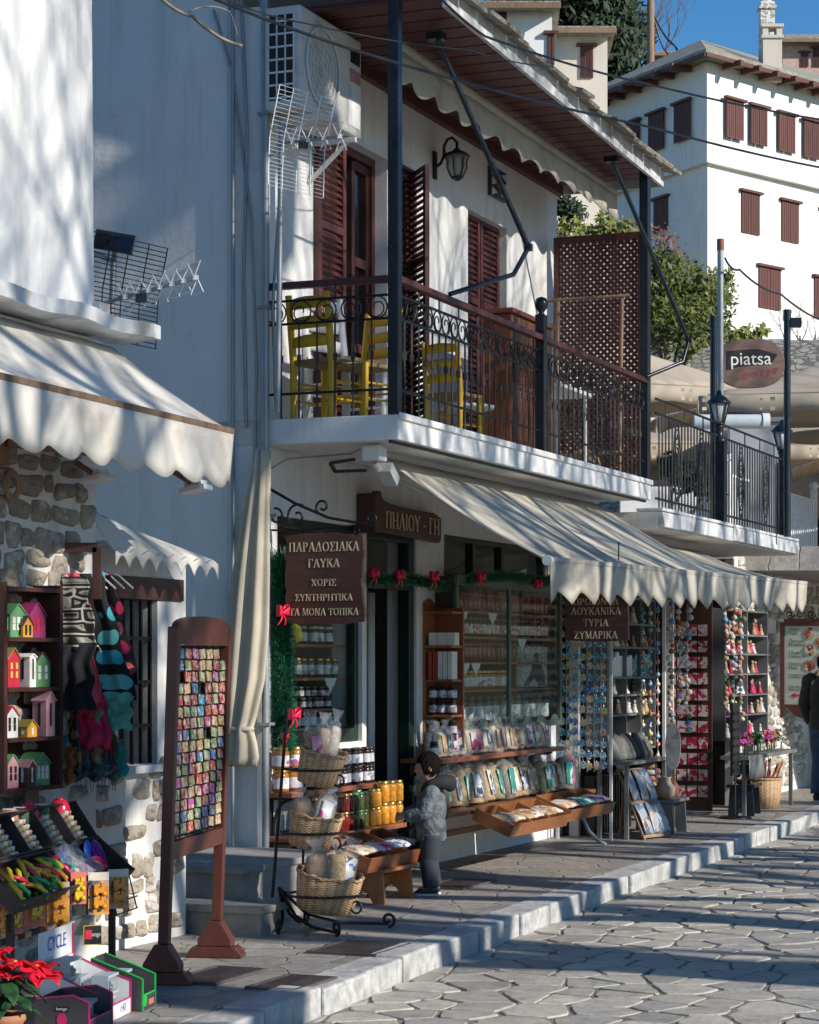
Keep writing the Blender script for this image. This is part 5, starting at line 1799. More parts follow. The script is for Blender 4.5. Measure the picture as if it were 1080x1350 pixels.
m = MB(ID); m.tube([b, b + Vector((.08, 0, 0))], .1, 14); m.build('end_cap', WHITEM, t)
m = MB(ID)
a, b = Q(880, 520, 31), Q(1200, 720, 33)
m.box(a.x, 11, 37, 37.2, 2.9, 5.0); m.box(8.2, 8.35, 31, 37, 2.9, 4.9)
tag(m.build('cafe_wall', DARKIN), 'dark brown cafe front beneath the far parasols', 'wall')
m = MB(ID); m.box(2.6, 11, 26.6, 37, 2.7, 2.98); m.box(2.6, 11, 37, 60, 2.7, 3.2)
struct(m.build('cafe_terrace', PAVEM))
m = MB(ID); m.box(2.55, 3.9, 27.5, 27.7, 2.98, 3.75)
tag(m.build('low_wall', WHITE), 'low white wall seen through the first terrace railing', 'wall')
for i, (px, py, r) in enumerate(((885, 612, .16), (905, 630, .2), (925, 640, .15))):
 p = Q(px, py, 24.6)
 bush('planter_shrub', 'dark shrub growing behind the terrace railing', [(p, r), (p + Vector((r, 0, -.05)), r * .8)], 160, .06, LEAFD, 40 + i, 'dark shrubs behind the terrace railing', .01, 'shrub')
# ================================================================== GOODS: JARS
GOLD = mat('gold_lid', (.55, .38, .12), .3, .8)
REDLID = mat('red_lid', (.35, .02, .03), .35)
GREENLID = mat('green_lid', (.05, .2, .06), .35)
WHITELID = mat('white_lid', (.7, .7, .68), .35)
BLACKLID = mat('black_lid', (.02, .02, .02), .35)
LABW = prints('white_jar_label', [(.75, .75, .75), (.68, .7, .75), (.75, .74, .72), (.3, .3, .38), (.72, .7, .7)], 28)
LABP = prints('purple_jar_label', [(.75, .72, .74), (.7, .68, .72), (.45, .12, .3), (.74, .74, .74)], 26)
LABR = prints('pink_jar_label', [(.75, .72, .74), (.6, .12, .14), (.72, .7, .7), (.65, .3, .35)], 40)
JARS = {}
def jarmat(name, c):
 return mat(name, c, .12, var=.35, vs=30, spec=.6)
CONT = {'dark': jarmat('dark_preserve', (.035, .012, .012)), 'amber': jarmat('amber_honey', (.4, .16, .03)), 'orange': jarmat('orange_preserve', (.62, .27, .03)),
  'red': jarmat('red_preserve', (.2, .02, .015)), 'olive': jarmat('green_preserve', (.07, .09, .03)), 'white': jarmat('pale_preserve', (.5, .45, .36)), 'lemon': jarmat('lemon_liqueur', (.7, .55, .02))}
def jar_proto(key, content, lid, lab, r, h, label, group, cat='jar', name='jar'):
 m = MB(ID)
 m.lathe([(r * .86, 0), (r, .006), (r, h * .72), (r * .96, h * .8), (r * .8, h * .86)], (0, 0, 0), 12)
 o = m.build(name, CONT[content], origin=ID)
 tag(o, label, cat, group)
 m = MB(ID); m.lathe([(r * .84, h * .86), (r * .86, h * .87), (r * .86, h * .99), (r * .8, h)], (0, 0, 0), 12); m.build('lid', lid, o)
 if lab:
  m = MB(ID); m.lathe([(r * 1.012, h * .16), (r * 1.012, h * .64)], (0, 0, 0), 12, caps=False); m.build('label', lab, o)
 JARS[key] = [o, False]
 return o
def put(key, M):
 o, used = JARS[key]
 if not used:
  o.matrix_basis = M
  JARS[key][1] = True
  return o
 return dup(o, M)
def jrot():
 return rnd.uniform(-40, 40)
# window shelves -----------------------------------------------------
t = thing('window_shelves', 'wooden shelves of jars inside the green framed shop window', 'shelves', at(1, -.2, 1.1))
for z in (1.14, 1.28, 1.505, 1.745, 2.0):
 m = MB(); m.box(.34, 1.63, -.34, -.1, z - .02, z); m.build('board', REDWOOD, t)
for k, a in (('w1', ('dark', WHITELID, LABW, .042, .13, 'dark jar with white label on the top row inside the green framed window', 'jars on the top window shelf')),
    ('w2', ('olive', GOLD, LABW, .036, .14, 'tall pale-labelled jar on the middle shelf inside the green framed window', 'jars on the middle window shelf')),
    ('w3', ('dark', GREENLID, LABR, .03, .078, 'small pink-labelled jar stacked on the lower shelf inside the green framed window', 'small stacked jars in the window')),
    ('w4', ('dark', BLACKLID, LABW, .038, .12, 'dark jar at the foot of the green framed window', 'jars at the window foot'))):
 jar_proto(k, *a)
for i in range(8):
 if i == 3:
  continue
 put('w1', at(.42 + i * .155, -.17 + rnd.uniform(-.02, .02), 1.747, jrot()))
m = MB(ID); m.lathe([(.02, 0), (.05, .02), (.062, .07), (.045, .12), (.02, .14), (.02, .16)], (0, 0, 0), 14); tag(m.build('lemon_bottle', CONT['lemon'], origin=at(.87, -.16, 1.747)), 'yellow lemon shaped bottle among the jars in the green framed window', 'bottle')
for i in range(10):
 put('w2', at(.4 + i * .128, -.16 + rnd.uniform(-.02, .02), 1.507, jrot()))
for i in range(10):
 for q in (0, 1):
  put('w3', at(.4 + i * .112, -.15 + rnd.uniform(-.01, .01), 1.282 + q * .08, jrot()))
for i in range(6):
 put('w4', at(.75 + i * .14, -.16, 1.142, jrot()))
def wall_shelf(name, label, s0, s1, n1, z, brs, material=REDWOOD, th=.035, arm=.3, n0=.003):
 t = thing(name, label, 'shelf', at((s0 + s1) / 2, .0, z))
 m = MB(); m.box(s0, s1, n0, n1, z - th, z); m.build('board', material, t, bev=.004)
 for s_ in brs:
  m = MB()
  m.box(s_ - .02, s_ + .02, .003, .025, z - th - arm, z - th - .002)
  m.box(s_ - .015, s_ + .015, .026, n1 - .04, z - th - .02, z - th - .002)
  pts = [(s_, .03 + (n1 - .1) * (1 - math.cos(a)), z - th - arm * .85 * (1 - math.sin(a)) - .02) for a in [i * math.pi / 16 for i in range(9)]]
  m.tube(pts, .011, 6)
  m.build('bracket', IRON, t)
 return t
wall_shelf('wall_shelf', 'upper red wooden shelf of honey and jam jars below the shop window', .02, 1.62, .22, .735, (.12, 1.45), arm=.28)
wall_shelf('wall_shelf', 'lower red wooden shelf of jam and orange preserve jars beside the boy', .02, 1.72, .36, .435, (.12, 1.5), arm=.3)
for k, a in (('honey', ('amber', GOLD, LABP, .06, .15, 'wide amber honey jar with purple label at the left of the upper shelf', 'large honey jars')),
    ('a1', ('dark', BLACKLID, LABW, .034, .13, 'dark jam jar with white label on the upper shelf below the window', 'dark jam jars on the upper shelf')),
    ('b1', ('red', GOLD, None, .033, .125, 'red preserve jar without label stacked on the lower shelf', 'red preserve jars')),
    ('b2', ('olive', GREENLID, None, .033, .125, 'dark green preserve jar stacked on the lower shelf', 'green preserve jars')),
    ('b3', ('orange', GOLD, None, .034, .13, 'small orange preserve jar stacked beside the green jars', 'small orange jars')),
    ('b4', ('orange', GOLD, None, .044, .155, 'large orange preserve jar stacked at the end nearest the boy', 'large orange jars'))):
 jar_proto(k, *a)
for s_, n_ in ((.09, .1), (.25, .13)):
 for q in (0, 1):
  put('honey', at(s_, n_, .737 + q * .152, jrot()))
for i in range(11):
 for q in (0, 1):
  put('a1', at(.46 + i * .105, .15 + .015 * (i % 2), .737 + q * .132, jrot()))
for i in range(8):
 for q in (0, 1):
  put('b1', at(.3 + i * .085, .26, .437 + q * .127, jrot()))
for i in range(3):
 for q in (0, 1):
  put('b2', at(.99 + i * .085, .26, .437 + q * .127, jrot()))
for i in range(2):
 for q in (0, 1):
  put('b3', at(1.25 + i * .09, .28, .437 + q * .132, jrot()))
for i in range(3):
 for q in (0, 1):
  put('b4', at(1.44 + i * .11, .29 + .01 * i, .437 + q * .157, jrot()))
# glazed display case -----------------------------------------------
t = thing('display_case', 'sage green glazed display case full of jars and bottles', 'display case', at(4.5, .0, 1.08))
V0, V1, VN = 3.22, 5.86, .16
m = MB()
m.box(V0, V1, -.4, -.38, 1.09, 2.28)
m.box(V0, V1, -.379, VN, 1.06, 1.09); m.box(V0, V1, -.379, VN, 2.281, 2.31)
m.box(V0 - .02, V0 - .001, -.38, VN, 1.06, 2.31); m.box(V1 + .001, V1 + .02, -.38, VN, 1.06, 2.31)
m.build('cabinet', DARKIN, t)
m = MB()
m.box(V0 - .02, V1 + .02, VN + .001, VN + .03, 2.24, 2.32); m.box(V0 - .02, V1 + .02, VN + .001, VN + .03, 1.05, 1.1)
for s_ in (V0 - .02, 4.45, V1 - .03):
 m.box(s_, s_ + .05, VN + .002, VN + .028, 1.1, 2.24)
fr_ = m.build('door_frame', SAGEFR, t)
m = MB(); m.box(V0, V1, VN + .012, VN + .016, 1.1, 2.24); m.build('pane', GLASS, fr_)
for z in (2.04, 1.83, 1.62, 1.39):
 m = MB(); m.box(V0 + .002, V1 - .002, -.2, VN - .02, z - .018, z); m.build('shelf_board', REDWOOD, t)
m = MB()
for i in range(7):
 s_ = V0 + .2 + i * .37
 m.prism([(-.13, 0), (.13, 0), (.05, .05), (-.05, .05)], (s_, VN + .031, 1.101), SX, UP, (0, .006, 0))
m.build('scalloped_trim', SAGEFR, t)
for k, a in (('v1', ('red', REDLID, None, .046, .15, 'red jar with red lid on the top shelf of the glazed case', 'red jars in the glazed case')),
    ('v2', ('dark', REDLID, LABR, .046, .16, 'red-lidded dark jar on the second shelf of the glazed case', 'red lidded jars in the glazed case')),
    ('v2g', ('dark', GREENLID, LABW, .046, .16, 'dark jar with green lid on the second shelf of the glazed case', 'green lidded jars in the glazed case')),
    ('v3', ('red', REDLID, None, .044, .16, 'unlabelled dark red jar on the third shelf of the glazed case', 'unlabelled red jars in the glazed case')),
    ('v4', ('amber', GOLD, LABP, .045, .16, 'amber jar with purple label on the fourth shelf of the glazed case', 'amber jars in the glazed case')),
    ('v5', ('dark', BLACKLID, LABW, .04, .25, 'tall dark bottle with white label on the floor of the glazed case', 'bottles in the glazed case', 'bottle', 'bottle'))):
 jar_proto(k, *a)
for i in range(23):
 s_ = V0 + .1 + i * .108
 put('v1', at(s_, .07, 2.042, jrot()))
 put('v2' if i % 4 else 'v2g', at(s_, .07, 1.832, jrot()))
 put('v3', at(s_ + .02, .03, 1.622, jrot()))
 if i < 14:
  put('v4', at(s_, .04, 1.392, jrot()))
for i in range(26):
 put('v5', at(V0 + .08 + i * .097, .05 + .02 * (i % 2), 1.092, jrot()))
t2 = thing('reflection_panel', 'pale panel painted as a reflection of a seated dark figure inside the glazed case', 'painted reflection', at(5.35, .1, 1.2))  # glass reflection of a man and a pale wall, built as painted shapes
m = MB(); m.box(4.95, 5.75, .07, .09, 1.4, 1.76); m.build('panel', rubble('reflection_ground', (.6, .6, .57), [(.3, .3, .28), (.42, .4, .36)], 14, .1), t2)
m = MB(); m.prism([(.1, 0), (.3, .12), (.36, .22), (.45, .24), (.56, .2), (.66, .1), (.68, 0), (.5, 0), (.4, .08), (.22, 0)], (5.0, .091, 1.41), SX, UP, (0, .004, 0)); m.prism([(.055 * math.cos(k * .52), .03 * math.sin(k * .52)) for k in range(12)], (5.44, .091, 1.68), SX, UP, (0, .004, 0)); m.build('figure', BLACKM, t2)
lace0 = None
for s_, z in ((3.45, 2.03), (4.15, 2.03), (4.9, 1.82), (3.75, 1.61), (3.5, 1.61), (.6, 1.5), (1.35, 1.5)):
 nl = .145 if s_ > 2 else -.095
 m = MB(); m.prism([(-.11, 0), (.11, 0), (.07, -.05), (.03, -.07), (0, -.11), (-.03, -.07), (-.07, -.05)], (s_, nl, z), SX, UP, (0, .003, 0))
 tag(m.build('lace_doily', WHITE), 'white lace doily hanging over a shelf edge behind glass', 'doily', 'lace doilies on the shelf edges')
# narrow wooden side rack --------------------------------------------
t = thing('side_rack', 'narrow varnished wooden rack of boxes and jars beside the glazed case', 'rack', at(3.05, .12, .9))
m = MB()
m.box(2.93, 3.17, -.0 + .004, .02, .91, 2.03); m.build('side_panel', PINE, t)
m = MB(); m.box(3.15, 3.18, .022, .26, .91, 2.05); m.build('back_panel', REDWOOD, t)
m = MB(); m.prism([(2.93, 2.03), (3.15, 2.03), (3.15, 2.09), (3.04, 2.13), (2.93, 2.09)], (0, .004, 0), SX, UP, (0, .016, 0)); m.build('top_panel', PINE, t)
for z in (.92, 1.2, 1.48, 1.75, 2.02):
 m = MB(); m.box(2.92, 3.149, .021, .255, z - .018, z); m.build('shelf_board', PINE, t)
jar_proto('s1', 'dark', BLACKLID, LABW, .037, .115, 'dark jar with large white label in the narrow wooden rack', 'jars in the narrow wooden rack')
for z in (.922, 1.202):
 for q in (0, 1):
  for i in range(3):
   put('s1', at(2.99, .07 + i * .08, z + q * .117, 160 + jrot()))
m0 = MB(ID); m0.box(-.05, .05, -.045, .045, 0, .2)
for i in range(5):
 m = MB(ID); m.box(-.06, .06, -.017, .017, 0, .22)
 tag(m.build('biscuit_box', [mat('red_carton', (.4, .06, .03), .5), PAPER][i > 1], origin=at(3.0, .06 + i * .042, 1.482)), ('red carton standing in the narrow wooden rack', 'white carton standing in the narrow wooden rack')[i > 1], 'box', ('red cartons in the narrow rack', 'white cartons in the narrow rack')[i > 1])
for i in range(3):
 m = MB(ID); m.box(-.05, .05, -.035, .035, 0, .1)
 o = m.build('paper_packet', PAPER, origin=at(3.0, .08 + i * .075, 1.752))
 tag(o, 'white paper packet on the upper shelf of the narrow wooden rack', 'packet', 'paper packets in the narrow rack')
# ---------------------------------------------------------------- shelves right of the boy
wall_shelf('wall_shelf', 'upper wooden shelf of pale biscuit packets below the glazed case', 2.45, 5.45, .36, .87, (2.62, 5.2), arm=.16)
wall_shelf('wall_shelf', 'long lower wooden shelf of cellophane bags right of the boy', 2.15, 5.85, .52, .475, (2.2, 5.2), arm=.34)
def bag_mesh(h, w, d):
 m = MB(ID)
 rings = []
 for z, kx, ky in ((0, .9, .9), (.02, 1, 1), (.3, 1.02, 1.05), (.6, .97, .9), (.76, .66, .5), (.81, .26, .2), (.84, .3, .2), (.9, .55, .3), (.96, .78, .26), (1, .86, .2)):
  rings.append([(w / 2 * kx * math.copysign(abs(math.cos(a)) ** .6, math.cos(a)) + .006 * math.sin(5 * a + z * 20), d / 2 * ky * math.copysign(abs(math.sin(a)) ** .6, math.sin(a)), z * h) for a in [2 * math.pi * k / 20 for k in range(20)]])
 m.loft(rings)
 return m
def fill_mesh(h, w, d):
 m = MB(ID)
 rings = []
 for z, kx, ky in ((0.005, .84, .84), (.03, .95, .95), (.3, .96, .99), (.58, .93, .88), (.67, .82, .62), (.7, .5, .3)):
  rings.append([(w / 2 * kx * math.copysign(abs(math.cos(a)) ** .7, math.cos(a)), d / 2 * ky * math.copysign(abs(math.sin(a)) ** .7, math.sin(a)), z * h) for a in [2 * math.pi * k / 16 for k in range(16)]])
 m.loft(rings)
 return m
def bag(label, M, h, w, d, fill, lab, group=None, name='cellophane_bag', cat='bag'):
 o = tag(bag_mesh(h, w, d).build(name, CLEARPACK, origin=M), label, cat, group)
 fm = fill_mesh(h, w, d)
 fm.v = [M @ v for v in fm.v]
 fm.build('contents', fill, o)
 if lab:
  m = MB(M); m.shell(lambda a, b: (w * .3 * (-1 + 2 * a), -d * .52 - .004, h * (.1 + .5 * b)), 4, 2, (0, .002, 0)); m.build('label', lab, o)
 return o
def crumb(name, c, c2, sc_=45):
 return mat(name, c, .55, var=.45, vs=sc_, col2=c2, bump=.9, bs=sc_, bd=.01)
RUSK = crumb('brown_rusks', (.25, .13, .05), (.4, .24, .1), 25)
PASTA = crumb('yellow_pasta', (.5, .3, .09), (.66, .46, .2), 40)
PASTAG = crumb('green_red_pasta', (.14, .2, .06), (.5, .35, .15), 35)
HERB = crumb('dried_herbs', (.09, .075, .04), (.2, .17, .1), 60)
PINKS = crumb('pink_sweets', (.5, .04, .2), (.65, .2, .4), 40)
CRACK = crumb('orange_crackers', (.5, .22, .05), (.68, .4, .13), 20)
CREAMF = crumb('pale_biscuits', (.6, .45, .3), (.72, .62, .5), 22)
LBLUE = prints('blue_white_label', [(.72, .73, .75), (.75, .74, .72), (.1, .2, .4), (.7, .72, .74), (.08, .1, .14)], 16)
LTEAL = prints('teal_label', [(.05, .3, .26), (.06, .35, .3), (.7, .72, .7), (.05, .28, .24)], 12)
LPINK = prints('pink_label', [(.72, .7, .7), (.6, .05, .2), (.7, .3, .4), (.72, .7, .72)], 12)
LBRN = prints('brown_label', [(.7, .62, .5), (.45, .22, .12), (.72, .7, .66), (.5, .35, .2)], 14)
GEN = (('brown rusk bag with plain top', RUSK, None), ('cellophane bag of dark dried herbs with a green strip', HERB, LTEAL), ('cellophane bag of yellow pasta with a white card', PASTA, LBLUE), ('cellophane bag of green and red pasta', PASTAG, LTEAL), ('cellophane bag of orange crackers with a brown card', CRACK, LBRN))
seq = [0, 0, 1, 2, 3, 2, 0, 2, 3, 1, 4, 2, 4, 4, 3, 2, 4, 1]
s_ = 2.28
for i, k in enumerate(seq):
 lb, fl, la = GEN[k]
 h = rnd.uniform(.35, .42) if i > 1 else .34
 bag(lb + ' on the long lower shelf', at(s_, .31 + rnd.uniform(-.04, .04), .482, rnd.uniform(-18, 18)) @ Matrix.Rotation(R(rnd.uniform(-17, -6)), 4, 'X') @ Matrix.Rotation(R(rnd.uniform(-9, 9)), 4, 'Y'), h, .2, .13, fl, la, lb + 's on the long lower shelf')
 s_ += .187
bag('cellophane bag of bright pink sweets at the right end of the long lower shelf', at(5.68, .3, .478, 8), .44, .2, .13, PINKS, LPINK)
for i in range(5):
 bag('cellophane bag of orange crackers in the back row above the other bags', at(3.75 + i * .36, .16, .478, rnd.uniform(-10, 10)), .47, .22, .13, CRACK if i % 3 else PASTA, None, 'back row of tall cracker bags')
for i in range(21):
 k = (0, 0, 1, 2, 1, 0, 2, 2, 0, 1, 0, 0, 2, 0, 0, 2, 2, 1, 0, 2, 1)[i]
 bag(('pale biscuit packet with cream card on the upper shelf', 'biscuit packet with blue and white card on the upper shelf', 'biscuit packet with pink card on the upper shelf')[k], at(2.58 + i * .136, .22 + rnd.uniform(-.02, .03), .874, rnd.uniform(-16, 16)) @ Matrix.Rotation(R(rnd.uniform(-14, -4)), 4, 'X') @ Matrix.Rotation(R(rnd.uniform(-8, 8)), 4, 'Y'), rnd.uniform(.28, .32), .165, .09, CREAMF, (LBRN, LBLUE, LPINK)[k], ('cream carded biscuit packets', 'blue carded biscuit packets', 'pink carded biscuit packets')[k], 'biscuit_packet', 'packet')
for i in range(3):
 put('a1', at(2.36 + i * .08, .26, .873 - .0, jrot())) if i > 1 else None
def tray(label, s0, s1, n0, n1, zb, zf, comps, material, wall=.09, t_=.015):
 # open compartment tray sloping towards the street: back edge at n0, zb ; front edge at n1, zf
 t = thing('wooden_tray', label, 'tray', at((s0 + s1) / 2, (n0 + n1) / 2, min(zb, zf)))
 run = Vector((0, n1 - n0, zf - zb)); L = run.length
 ang = math.degrees(math.atan2(zf - zb, n1 - n0))
 F = MF @ Matrix.Translation((s0, n0, zb)) @ Matrix.Rotation(R(ang), 4, 'X')
 W_ = s1 - s0
 m = MB(F)
 m.box(0, W_, 0, L, 0, t_)
 m.build('base', material, t)
 for a in ((0, W_, 0, t_), (0, W_, L - t_, L)):
  m = MB(F); m.box(a[0], a[1], a[2], a[3], t_ + .001, wall); m.build('side', material, t)
 for i in range(comps + 1):
  x = (W_ - t_) * i / comps
  m = MB(F); m.box(x, x + t_, t_ + .001, L - t_ - .001, t_ + .002, wall - .002); m.build('divider' if 0 < i < comps else 'side', material, t)
 return t, F, W_, L
def packet(label, F, x, y, z, w, l, h, material, group=None, lab=None, tilt=18):
 M = F @ Matrix.Translation((x, y, z)) @ Matrix.Rotation(R(tilt), 4, 'X')
 m = MB(M)
 m.shell(lambda a, b: (w * (-.5 + a), l * (-.5 + b), h * (.25 + .75 * (1 - abs(2 * a - 1) ** 4) * (1 - abs(2 * b - 1) ** 4)) + .004 * math.sin(a * 20 + b * 9)), 8, 8, (0, 0, -h * .3), True)
 o = tag(m.build('packet', material), label, 'packet', group)
 return o
tr, F, W_, L_y = tray('varnished wooden tray of packets standing on the little stool by the boy', -.15, .92, .46, .84, .36, .23, 3, REDWOOD, .1)
for i, (ma, lb) in enumerate(((LBRN, 'brown sweets packet in the left compartment of the tray on the stool'), (LPINK, 'pink and white packet in the middle compartment of the tray on the stool'), (LBLUE, 'blue and white packet in the right compartment of the tray on the stool'))):
 for q in range(3):
  packet(lb, F, W_ * (i + .5) / 3 - .1 + q * .1, .2, .055 + q * .004, .1, .26, .035, ma, lb.replace('packet', 'packets'))
ma_ = [(LBRN, 'brown biscuit packet in the first slot of the long sloping trays'), (LBRN, 'brown biscuit packet in the first slot of the long sloping trays'), (LBRN, 'brown biscuit packet in the first slot of the long sloping trays'),
  (prints('peach_label', [(.72, .6, .5), (.6, .3, .2), (.74, .7, .66)], 10), 'peach coloured packet in the middle of the sloping trays'), (LTEAL, 'teal green packet in the right sloping tray'), (LPINK, 'bright pink and white packet at the right end of the sloping trays')]
tr, F, W_, L_y = tray('left brown wooden sloping tray below the long shelf of bags', 2.62, 4.02, .53, .84, .4, .27, 3, PINE, .1)
tr2, F2, W2, L2 = tray('right brown wooden sloping tray below the long shelf of bags', 4.05, 5.3, .53, .84, .42, .3, 3, PINE, .1)
for i in range(6):
 FF, WW = (F, W_) if i < 3 else (F2, W2)
 k = i % 3
 for q in range(2):
  packet(ma_[i][1], FF, WW * (k + .5) / 3 - .09 + q * .18, .165, .06 + q * .006, .19, .25, .04, ma_[i][0], ma_[i][1].replace('packet', 'packets'))
t = thing('support_strut', 'pale curved metal strut under the sloping trays', 'strut', at(5.3, .5, 0))
m = MB(); m.tube([(5.15, .6, .3), (5.2, .66, .14), (5.3, .72, .05), (5.42, .74, .012)], .018, 8); m.build('tube', GREYIRON, t)
m = MB(); m.box(2.5, 4.5, .004, .03, .2, .24); tag(m.build('wall_batten', REDWOOD), 'thin red wooden batten on the wall under the trays', 'batten')
t = thing('wooden_stool', 'small orange pine stool under the tray by the boy', 'stool', at(.35, .7, 0))
m = MB(); m.box(.06, .66, .5, .88, .215, .24); m.build('seat', PINE, t, bev=.004)
for s_ in (.1, .59):
 m = MB(); m.prism([(.52, 0), (.62, 0), (.66, .07), (.7, .09), (.74, .07), (.78, 0), (.86, 0), (.84, .213), (.54, .213)], (s_, 0, 0), NX, UP, (.028, 0, 0)); m.build('leg', PINE, t)
m = MB(); m.box(.13, .588, .68, .7, .1, .16); m.build('stretcher', PINE, t)
# ---------------------------------------------------------------- garlands and bows
def garland(label, pts, r, n, seed):
 rr_ = random.Random(seed)
 m = MB()
 pts = [Vector(p) for p in pts]
 seg = [(b - a).length for a, b in zip(pts, pts[1:])]
 tot = sum(seg)
 m.tube(pts, r * .3, 6)
 for i in range(n):
  d = rr_.random() * tot
  k = 0
  while d > seg[k]:
   d -= seg[k]; k += 1
  p = pts[k].lerp(pts[k + 1], d / seg[k])
  v = Vector((rr_.gauss(0, 1), rr_.gauss(0, 1), rr_.gauss(0, 1))).normalized()
  q = p + v * r * rr_.uniform(.7, 1.1)
  sd_ = v.orthogonal().normalized() * .004
  m.add([p - sd_, p + sd_, q + sd_ * .3, q - sd_ * .3], [(0, 1, 2, 3)])
 return tag(m.build('garland', GARL), label, 'garland')
a, b = P(370, 735, .06), P(372, 1000, .06)
garland('thick green tinsel garland hanging down the left side of the shop window', [(a[0], .07, a[2]), (a[0] + .01, .07, (a[2] + b[2]) / 2), (b[0], .08, b[2])], .095, 8500, 1)
garland('dark green garland running over the shop door and the glazed case', [(1.75, .06, 2.22), (2.3, .08, 2.26), (2.8, .08, 2.25), (3.1, .1, 2.22), (3.5, .2, 2.3), (4.3, .22, 2.35), (5.1, .22, 2.34), (5.85, .2, 2.36)], .06, 7000, 2)
def bow_proto(label, M, group):
 t = thing('ribbon_bow', label, 'bow', M, group)
 F = WM[t.name]
 for sg in (-1, 1):
  m = MB(F)
  m.shell(lambda a, b: (sg * (.005 + .07 * math.sin(math.pi * a) ** .8 * (1 if a < .5 else .9)), -.02 - .02 * math.sin(2 * math.pi * a), (.045 * (b - .5) * (.4 + 1.4 * math.sin(math.pi * a))) + .02 * math.sin(math.pi * a) * (1 if sg > 0 else .7)), 14, 4, (0, .004, 0)); m.build('loop', BOWRED, t)
  m = MB(F)
  m.shell(lambda a, b: (sg * (.01 + .045 * a) + .02 * (b - .5), -.015 - .01 * math.sin(a * 4), -.01 - .075 * a), 6, 2, (0, .003, 0)); m.build('tail', BOWRED, t)
 m = MB(F); m.lathe([(.0, -.018), (.017, -.01), (.02, 0), (.017, .01), (0, .018)], (0, -.02, 0), 10, caps=False); m.build('knot', BOWRED, t)
 return t
bw = bow_proto('red ribbon bow on the vertical garland beside the hanging sweets sign', at(*P(370, 808, .14)), 'red bows on the garlands')
for (px, py, n_, lb, sc_) in ((385, 944, .14, 'red ribbon bow low on the vertical garland by the bread basket', 1.0), (374, 972, .14, 'small red bow near the foot of the vertical garland', .6), (491, 757, .12, 'red bow on the garland at the left of the shop door', .9), (525, 760, .13, 'red bow on the garland over the middle of the shop door', .95), (570, 762, .16, 'red bow on the garland between the door and the glazed case', .95), (632, 762, .27, 'red bow above the left half of the glazed case', .95), (707, 772, .27, 'red bow above the right half of the glazed case', .95)):
 dup(bw, at(*P(px, py, n_)), lb, None, sc_)
# ---------------------------------------------------------------- basket stand
t = thing('basket_stand', 'black wrought iron stand with scroll feet carrying three wicker baskets', 'stand', at(-1.45, .9, 0))
m = MB()
B0 = [(-1.43, 1.06, .99, .158, .2, 16), (-1.45, 1.03, .615, .178, .2, 14), (-1.45, 1.12, .25, .225, .22, 12)]
m.tube([(-1.5, .80, .2), (-1.47, .83, .7), (-1.44, .87, 1.32)], .011, 6)
m.tube([(-1.2, .86, .2), (-1.25, .9, .9)], .009, 6)
m.build('post', IRON, t)
for (s_, n_, z_, r_, h_, tl_) in B0:
 m = MB()
 ring(m, (s_, n_, z_ - h_ * .1), r_ * .99, SX, NX, .008, 24)
 m.tube([(s_, .83, z_ - .02), (s_, n_ - r_ * .95, z_ - h_ * .1)], .008, 5)
 ring(m, (s_, n_ + r_ * .92, z_ - h_ * .42), .035, NX, UP, .007, 12)
 m.build('hoop', IRON, t)
for e, c_ in (((-1.75, .95), 1), ((-1.72, 1.34), 1), ((-1.15, 1.45), -1), ((-1.2, .9), -1)):
 m = MB()
 d = Vector((e[0] + 1.45, e[1] - .92, 0)); Ld = d.length; d.normalize()
 m.tube([(-1.49, .84, .26), Vector((-1.47, .88, .1)) + d * Ld * .2, Vector((-1.46, .9, .045)) + d * Ld * .5, Vector((-1.45, .92, .035)) + d * (Ld - .04)], .0105, 6)
 spiral(m, Vector((-1.45, .92, .06)) + d * (Ld - .04), .045, .012, d, UP, .0105, -90, 330, 18, 6)
 m.build('foot', IRON, t)
cross = [('bread', RUSK), ]
